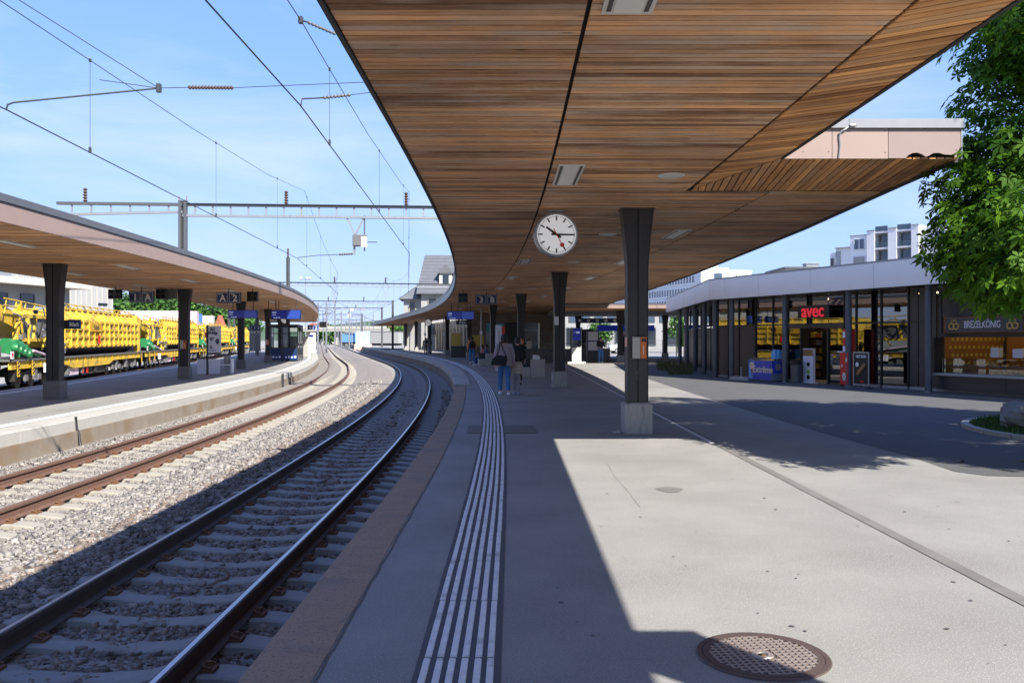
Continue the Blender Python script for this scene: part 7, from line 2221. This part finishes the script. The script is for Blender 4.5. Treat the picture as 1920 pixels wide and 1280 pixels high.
# ---- bed with grass and boulder
bc = (10.85, 14.3)
bed = thing('tree_bed', 'round grass bed with a pale stone kerb beside the forecourt', 'planting bed', (bc[0], bc[1], 0), kind='structure')
for k in range(28):
    a0, a1 = 2 * math.pi * k / 28 + 0.004, 2 * math.pi * (k + 1) / 28 - 0.004
    g = MB(); g.prism([(r * math.cos(a), r * math.sin(a)) for r, a in ((2.82, a0), (2.95, a0), (2.95, a1), (2.82, a1))], 0.0, 0.075); g.build('kerb_stone', 'concrete_pale', bed)
g = MB(); g.lathe([(0.01, 0.12), (1.5, 0.10), (2.81, 0.05), (2.81, 0.0)], (0, 0, 0), 'z', 28); g.build('soil', 'soil', bed, smooth=True)
def grass(name, pts, hgt, m, **tags):
    n = len(pts)
    P0 = np.asarray(pts); a = rng.uniform(0, 6.283, n); w = 0.012
    d = np.stack([np.cos(a), np.sin(a), np.zeros(n)], 1)
    hh = hgt * rng.uniform(0.5, 1.2, n)
    ln = rng.normal(0, 0.35, (n, 2)) * hh[:, None]
    top = P0 + np.concatenate([ln, hh[:, None]], 1)
    V = np.stack([P0 - d * w, P0 + d * w, top], 1).reshape(-1, 3)
    return np_mesh(name, V, np.arange(n * 3).reshape(-1, 3), m, tone=np.clip(rng.normal(0.5, 0.25, n), 0, 1), **tags)
n = 14000
rr_ = 2.8 * np.sqrt(rng.uniform(0, 1, n)); aa = rng.uniform(0, 6.283, n)
grass('grass', np.stack([bc[0] + rr_ * np.cos(aa), bc[1] + rr_ * np.sin(aa), 0.05 + 0.05 * (1 - rr_ / 2.8)], 1), 0.10, 'grass', kind='stuff', label='bright green grass in the round tree bed', cat='grass')
bm_rings = []
rk = MB()
for i in range(9):
    th = math.pi * i / 8
    ring = []
    for k in range(14):
        a = 2 * math.pi * k / 14
        r = (1 + 0.16 * math.sin(3 * a + i) + 0.10 * math.sin(5 * a - 2 * i)) * math.sin(th) ** 0.75 + 0.001
        ring.append((0.62 * r * math.cos(a), 0.42 * r * math.sin(a), 0.30 - 0.30 * math.cos(th) * -1 * (1 + 0.05 * math.sin(4 * a))))
    bm_rings.append(ring)
rk.loft(bm_rings); o = rk.build('boulder', 'rock', None, smooth=False); q = img(1893, 812); o.location = (q[0] + 0.42, q[1] + 0.3, 0.0); o.scale = (0.85, 0.85, 0.85); o.rotation_euler = (0.1, 0.05, 0.5); tag(o, 'grey boulder lying at the edge of the grass bed', 'boulder')
# weeds along the shop flank
pts = []
for i in range(1700):
    u = rng.uniform(0, 1); px = 1232 + 66 * u; py = rng.uniform(684, 703) if u > 0.3 else rng.uniform(684, 694 + 10 * u)
    x, y = img(px, py); pts.append((x, y, 0.005))
grass('grass', pts, 0.42, 'weed', kind='stuff', label='weedy grass strip at the corner of the shop', cat='grass')
# dry leaves on the dark asphalt
for i, (px, py) in enumerate([(1802, 866), (1830, 838), (1918, 866)]):
    x, y = img(px, py)
    g = MB(); g.add([(-0.05, 0, 0.0), (0, 0.04, 0.015), (0.06, 0, 0.0), (0, -0.04, 0.02)], [(0, 1, 2), (0, 2, 3)]); g.bar((0.06, 0, 0.003), (0.1, 0.01, 0.006), 0.004); o = g.build('fallen_leaf', 'brass'); o.location = (x, y, 0.008); o.rotation_euler = (0, 0, i * 1.3)
    tag(o, ('dry leaf lying inside the tree shadow', 'dry leaf lying farthest from the viewer in the tree shadow', 'dry leaf at the right picture edge')[i], 'leaf')
# ---- trees in the distance
def far_tree(x, y, z0, h, r, label, n=1500, leaf=0.5, group=None, seed=0):
    t = thing('leafy_tree', label, 'tree', (x, y, z0), 0, group)
    g = MB(); g.tube([(0, 0, 0), (0.1, 0, h * 0.35), (0, 0.1, h * 0.8)], [h * 0.028, h * 0.02, h * 0.006], 8)
    for k in range(5):
        a = k * 1.3; g.tube([(0, 0, h * (0.3 + 0.08 * k)), (r * 0.6 * math.cos(a), r * 0.6 * math.sin(a), h * (0.5 + 0.08 * k))], [h * 0.01, h * 0.003], 5)
    g.build('trunk', 'bark', t)
    m_ = 16
    cs = rng.normal(0, 1, (m_, 3)); cs /= np.linalg.norm(cs, axis=1)[:, None]
    cs = cs * np.array([r * 0.6, r * 0.6, h * 0.26]) * rng.uniform(0.5, 1, (m_, 1)) + np.array([0, 0, h * 0.64])
    k = n // m_
    pts, nn = [], []
    for c_ in cs:
        o_ = rng.normal(0, 1, (k, 3)); o_ /= np.linalg.norm(o_, axis=1)[:, None]
        pts.append(c_ + o_ * r * 0.48 * rng.uniform(0.6, 1.05, (k, 1))); nn.append(o_)
    leaves_mesh('crown', np.concatenate(pts), np.concatenate(nn), leaf, 'leaf_far', t, 'single', 1, 0.3)
G1 = 'trees behind the yellow wagons'
TREEORD = ['first', 'second', 'third', 'fifth', 'sixth', 'seventh', 'eighth', 'tenth', 'eleventh', 'twelfth', 'tall fourth', 'tall ninth']
for i, (px, py, Y) in enumerate([(215, 556, 150), (240, 549, 165), (268, 552, 170), (300, 556, 178), (330, 548, 185), (352, 556, 190), (380, 562, 200), (415, 566, 205), (440, 574, 215), (460, 578, 230), (280, 540, 230), (385, 552, 250)]):
    q = at(px, py, Y); far_tree(q[0], Y, -1, q[2] + 1, 5.5 + (i % 3), TREEORD[i] + ' leafy tree from the left in the row behind the yellow wagons', 1300, 0.9, G1)
q = at(1378, 500, 125); far_tree(q[0], 125, 0, q[2], 2.6, 'small green tree top behind the shop roof', 900, 0.45)
for i, (px, Y, hh) in enumerate([(1125, 104, 4.2), (1270, 100, 5.0)]):
    q = at(px, 600, Y); far_tree(q[0], Y, 0, hh, 1.8, ('bright shrub tree seen past the bus canopy columns', 'bright tree beside the lime banner')[i], 700, 0.4)
for i, px in enumerate([590, 603, 612, 622, 634, 648, 700, 716, 730, 740, 752, 764]):
    Y = 380 + 40 * (i % 3); q = at(px, 622 - 3 * (i % 3), Y)
    far_tree(q[0], Y, -1, max(6, q[2] + 3), 6.5, 'small dark tree on the skyline at the far end of the tracks', 420, 1.6, 'trees on the skyline')
# ================================================================== PEOPLE
def skin_mesh(name, verts, edges, radii, m, parent, sub=2, root=0):
    me = bpy.data.meshes.new(name)
    me.from_pydata(verts, edges, [])
    me.materials.append(M(m))
    o = link(name, me, parent)
    sk = o.modifiers.new('skin', 'SKIN')
    sk.use_smooth_shade = True
    if not me.skin_vertices:
        with bpy.context.temp_override(object=o, active_object=o):
            pass
    lay = me.skin_vertices[0].data if me.skin_vertices else None
    if lay:
        for i, r in enumerate(radii):
            lay[i].radius = r if isinstance(r, tuple) else (r, r)
            lay[i].use_root = (i == root)
    sb_ = o.modifiers.new('smooth', 'SUBSURF'); sb_.levels = sub; sb_.render_levels = sub
    return o
def person(name, label, loc, rz, h=1.7, top='cloth_black', legs='denim', shoes='shoe_white', hair='hair', stride=0.12, skin='skin', seated=False, hairlen=0.05, long_top=0.0, lean=0.0, bun=False, arm=0.0, group=None):
    k = h / 1.70
    t = thing(name, label, 'person', loc, rz, group)
    S = lambda v: tuple(k * c for c in v)
    hip, kn = 0.90, 0.48
    if seated:
        LH, RH = (-0.10, 0, 0.50), (0.10, 0, 0.50); LK, RK = (-0.12, 0.42, 0.50), (0.12, 0.42, 0.48); LA, RA = (-0.13, 0.44, 0.08), (0.13, 0.40, 0.08)
        dz = -0.42
    else:
        LH, RH = (-0.09, 0, 0.88), (0.09, 0, 0.88); LK, RK = (-0.10, 0.05 + stride * 0.6, 0.48), (0.10, 0.03 - stride * 0.2, 0.48); LA, RA = (-0.10, stride, 0.08), (0.10, -stride * 1.2, 0.09)
        dz = 0.0
    Z = lambda v: (v[0], v[1], v[2] + dz)
    pel, wai, che, nec, hea, crn = Z((0, 0, 0.94)), Z((0, 0.01, 1.08)), Z((0, lean * 0.5, 1.28)), Z((0, lean, 1.45)), Z((0, lean + 0.02, 1.57)), Z((0, lean + 0.02, 1.64))
    LS, RS = Z((-0.19, lean * 0.8, 1.39)), Z((0.19, lean * 0.8, 1.39))
    LE, RE = Z((-0.25, -0.04 + lean, 1.12)), Z((0.25, 0.0 + lean, 1.12))
    LW, RW = Z((-0.26, 0.05 + arm, 0.88 + arm * 0.9)), Z((0.26, 0.03 + arm, 0.88 + arm * 0.9))
    if seated:
        LW, RW = (-0.12, 0.30, 0.60), (0.12, 0.30, 0.60)
    vs_ = [pel, wai, che, nec, hea, crn, LS, LE, LW, RS, RE, RW, LH, LK, LA, RH, RK, RA]
    toeL = (LA[0] - 0.01, LA[1] + 0.15, 0.035); toeR = (RA[0] + 0.01, RA[1] + 0.15, 0.035)
    vs_ += [toeL, toeR]
    es = [(0, 1), (1, 2), (2, 3), (3, 4), (4, 5), (2, 6), (6, 7), (7, 8), (2, 9), (9, 10), (10, 11), (0, 12), (12, 13), (13, 14), (0, 15), (15, 16), (16, 17), (14, 18), (17, 19)]
    rd = [0.12, 0.115, 0.13, 0.055, 0.085, 0.075, 0.055, 0.042, 0.03, 0.055, 0.042, 0.03, 0.085, 0.06, 0.04, 0.085, 0.06, 0.04, 0.032, 0.032]
    # hands: palm, four fingers, thumb
    for w_, e_, sgn in ((8, 7, -1), (11, 10, 1)):
        W = Vector(vs_[w_]); D = (W - Vector(vs_[e_])).normalized()
        side = Vector((sgn * 0.3, 1, 0)).normalized()
        palm = W + D * 0.06; b = len(vs_); vs_.append(tuple(palm)); es.append((w_, b)); rd.append(0.026)
        for f in range(4):
            o_ = side * (0.020 * (f - 1.5)); l_ = (0.055, 0.066, 0.062, 0.048)[f]
            i0 = len(vs_); vs_.append(tuple(palm + o_ + D * 0.035)); vs_.append(tuple(palm + o_ * 1.05 + D * (0.035 + l_ * 0.55) + Vector((-sgn * 0.008, 0, 0)))); vs_.append(tuple(palm + o_ + D * (0.03 + l_) + Vector((-sgn * 0.022, 0, 0))))
            es += [(b, i0), (i0, i0 + 1), (i0 + 1, i0 + 2)]; rd += [0.009, 0.008, 0.007]
        i0 = len(vs_); vs_.append(tuple(W + D * 0.03 + side * 0.03)); vs_.append(tuple(W + D * 0.07 + side * 0.052)); es += [(w_, i0), (i0, i0 + 1)]; rd += [0.011, 0.009]
    body = skin_mesh('body', [S(v) for v in vs_], es, [r * k for r in rd], skin, t)
    # face
    hz, hy = hea[2] + 0.01, hea[1]
    g = MB(); g.tube([S((0, hy + 0.085, hz + 0.02)), S((0, hy + 0.115, hz - 0.012)), S((0, hy + 0.09, hz - 0.02))], [0.010 * k, 0.016 * k, 0.010 * k], 6); g.build('nose', skin, t, smooth=True)
    for x in (-0.034, 0.034):
        g = MB(); g.lathe([(0.001, 0), (0.011 * k, 0.002), (0.011 * k, 0.006), (0.001, 0.008)], S((x, hy + 0.078, hz + 0.025)), 'y', 8); g.build('eye', 'black', t)
    for x in (-0.088, 0.088):
        g = MB(); g.lathe([(0.002, -0.01 * k), (0.026 * k, -0.004 * k), (0.026 * k, 0.006 * k), (0.002, 0.01 * k)], S((x, hy, hz)), 'x', 10); g.build('ear', skin, t, smooth=True)
    g = MB(); g.tube([S((-0.025, hy + 0.088, hz - 0.045)), S((0.025, hy + 0.088, hz - 0.045))], 0.006 * k, 6); g.build('mouth', 'cloth_pink', t)
    # hair
    g = MB(); rings = []
    for i in range(8):
        th = math.pi * 0.62 * i / 7 + 0.02
        r = 0.108 * math.sin(th); z = hz + 0.03 + 0.10 * math.cos(th)
        rings.append([S((r * math.cos(a), hy - 0.014 + r * 1.12 * math.sin(a) * (1 if math.sin(a) < 0 else 0.72), z - (0.03 + hairlen if math.sin(a) < 0.1 and i > 5 else 0.0) * (i - 5) / 1.5)) for a in np.linspace(0, 2 * math.pi, 16, endpoint=False)])
    g.loft(rings); g.build('hair', hair, t, smooth=True)
    if bun:
        g = MB(); g.lathe([(0.001, -0.05), (0.04, -0.035), (0.052, 0), (0.04, 0.035), (0.001, 0.05)], (0, 0, 0), 'z', 12); o_ = g.build('hair_bun', hair, t, smooth=True); o_.location = S((0, hy - 0.10, hz + 0.06))
    # top
    v2 = [pel, wai, che, Z((0, lean, 1.42)), LS, LE, (LW[0], LW[1], LW[2] + 0.02), RS, RE, (RW[0], RW[1], RW[2] + 0.02)]
    skin_mesh('top', [S(v) for v in v2], [(0, 1), (1, 2), (2, 3), (2, 4), (4, 5), (5, 6), (2, 7), (7, 8), (8, 9)], [r * k for r in (0.135, 0.14, 0.150, 0.075, 0.075, 0.062, 0.048, 0.075, 0.062, 0.048)], top, t)
    if long_top:
        g = MB(); rings = []
        for i in range(7):
            f = i / 6; z = 1.34 - f * (1.34 - 0.94 + long_top)
            rx = 0.185 + 0.06 * f; ry = 0.135 + 0.045 * f
            rings.append([S((rx * math.cos(a) * (1 + 0.05 * math.sin(3 * a + 4 * f) * f), lean * (1 - f) * 0.8 - 0.01 + ry * math.sin(a), z + dz - 0.03 * f * math.sin(2 * a + 1))) for a in np.linspace(0, 2 * math.pi, 20, endpoint=False)])
        g.loft(rings); g.build('coat_skirt', top, t, smooth=True)
    # trousers
    v3 = [(pel[0], pel[1], pel[2] - 0.01), LH, LK, (LA[0], LA[1], LA[2] + 0.03), RH, RK, (RA[0], RA[1], RA[2] + 0.03)]
    skin_mesh('trousers', [S(v) for v in v3], [(0, 1), (1, 2), (2, 3), (0, 4), (4, 5), (5, 6)], [r * k for r in (0.128, 0.10, 0.076, 0.06, 0.10, 0.076, 0.06)], legs, t)
    for A_, tp in ((LA, toeL), (RA, toeR)):
        skin_mesh('shoe', [S((A_[0], A_[1] - 0.05, 0.045)), S((A_[0], A_[1] + 0.04, 0.05)), S((tp[0], tp[1] + 0.02, 0.042))], [(0, 1), (1, 2)], [0.045 * k, 0.05 * k, 0.042 * k], shoes, t, 2, 1)
    return t
wm = person('person', 'person in a long mauve cardigan and blue jeans walking away with a black bag', (-0.22, 24.3, 0), R(6), 1.72, 'cloth_mauve', 'denim', 'shoe_white', stride=0.16, long_top=0.13, bun=True)
bag = thing('shoulder_bag', 'large black shoulder bag carried by the walker in mauve', 'bag', (-0.22, 24.3, 0), R(6))
g = MB(); g.loft([[(-0.40, -0.24, 0.86), (0.02, -0.27, 0.84), (0.02, -0.15, 0.84), (-0.40, -0.13, 0.86)], [(-0.37, -0.25, 1.02), (0.06, -0.28, 1.0), (0.06, -0.17, 1.0), (-0.37, -0.14, 1.02)], [(-0.24, -0.22, 1.14), (0.05, -0.24, 1.12), (0.05, -0.18, 1.12), (-0.24, -0.17, 1.14)]]); g.build('body', 'cloth_black', bag, bevel=0.03)
g = MB(); g.tube([(-0.22, -0.19, 1.13), (-0.16, -0.20, 1.3), (-0.14, -0.10, 1.47), (-0.13, 0.03, 1.50)], 0.013, 6); g.tube([(0.03, -0.21, 1.12), (-0.06, -0.21, 1.3), (-0.11, -0.10, 1.48), (-0.11, 0.03, 1.50)], 0.013, 6); g.build('strap', 'cloth_black', bag, smooth=True)
person('person', 'small child in a beige hooded jacket walking beside the mauve cardigan', (0.13, 24.6, 0), R(-4), 1.10, 'cloth_beige', 'cloth_grey', 'sky_blue', stride=0.06, long_top=0.04)
person('person', 'dark haired person in a black jacket walking ahead of the child', (0.20, 30.0, 0), R(2), 1.66, 'cloth_black', 'cloth_black', 'black', stride=0.1, long_top=0.05)
person('person', 'person in jeans with bare arms and a black rucksack facing away', (-2.6, 55.4, 0), R(8), 1.74, 'cloth_orange', 'denim', 'shoe_white', stride=0.05)
g = MB(); g.loft([[(-0.17, -0.30, 1.0), (0.17, -0.30, 1.0), (0.17, -0.12, 1.0), (-0.17, -0.12, 1.0)], [(-0.19, -0.34, 1.2), (0.19, -0.34, 1.2), (0.19, -0.13, 1.2), (-0.19, -0.13, 1.2)], [(-0.14, -0.28, 1.46), (0.14, -0.28, 1.46), (0.14, -0.13, 1.46), (-0.14, -0.13, 1.46)]]); o = g.build('rucksack', 'cloth_black', None, bevel=0.04); o.location = (-2.6, 55.4, 0); o.rotation_euler = (0, 0, R(8)); tag(o, 'black rucksack on the back of the person in jeans', 'rucksack')
person('person', 'distant person in grey bending over a walking frame', (-5.35, 79.5, 0), R(-60), 1.68, 'cloth_grey', 'cloth_grey', 'shoe_white', stride=0.14, lean=0.10)
wf = thing('walking_frame', 'pale walking frame pushed by the distant grey figure', 'walking frame', (-4.8, 79.7, 0), R(-60))
g = MB()
for x in (-0.25, 0.25):
    g.tube([(x, -0.2, 0.06), (x, -0.12, 0.85), (x, -0.28, 0.9)], 0.015, 6); g.tube([(x, 0.25, 0.06), (x, -0.1, 0.75)], 0.015, 6)
g.tube([(-0.25, 0.05, 0.5), (0.25, 0.05, 0.5)], 0.015, 6); g.build('frame', 'galvanised', wf)
for x in (-0.25, 0.25):
    for y in (-0.2, 0.25):
        g = MB(); g.lathe([(0.01, -0.015), (0.07, -0.015), (0.07, 0.015), (0.01, 0.015)], (x, y, 0.07), 'x', 12); g.build('wheel', 'rubber', wf)
person('person', 'person in a white summer outfit standing beyond the columns', (1.38, 69.0, 0), R(150), 1.62, 'cloth_white', 'cloth_white', 'shoe_white', stride=0.02, long_top=0.3, arm=0.18)
person('person', 'person in a black top and jeans looking down in front of the posters', (5.85, 56.3, 0), R(200), 1.72, 'cloth_black', 'denim', 'shoe_white', stride=0.02, arm=0.2)
person('person', 'seated traveller in pink on the distant concrete bench', (-1.75, 50.6, 0), R(80), 1.66, 'cloth_pink', 'cloth_blue', 'shoe_white', seated=True)
person('person', 'seated traveller in dark blue on the distant concrete bench', (-1.55, 51.4, 0), R(95), 1.70, 'cloth_blue', 'cloth_pink', 'shoe_white', seated=True)
for i, (px, Y) in enumerate([(798, 90), (806, 94)]):
    q = at(px, 640, Y); person('person', ('far dark clad person waiting under the small near clock', 'far grey clad person waiting by the station hall')[i], (q[0], Y, 0), R(40 * i), 1.72, ('cloth_black', 'cloth_grey')[i], ('cloth_black', 'cloth_grey')[i], 'black', stride=0.03)
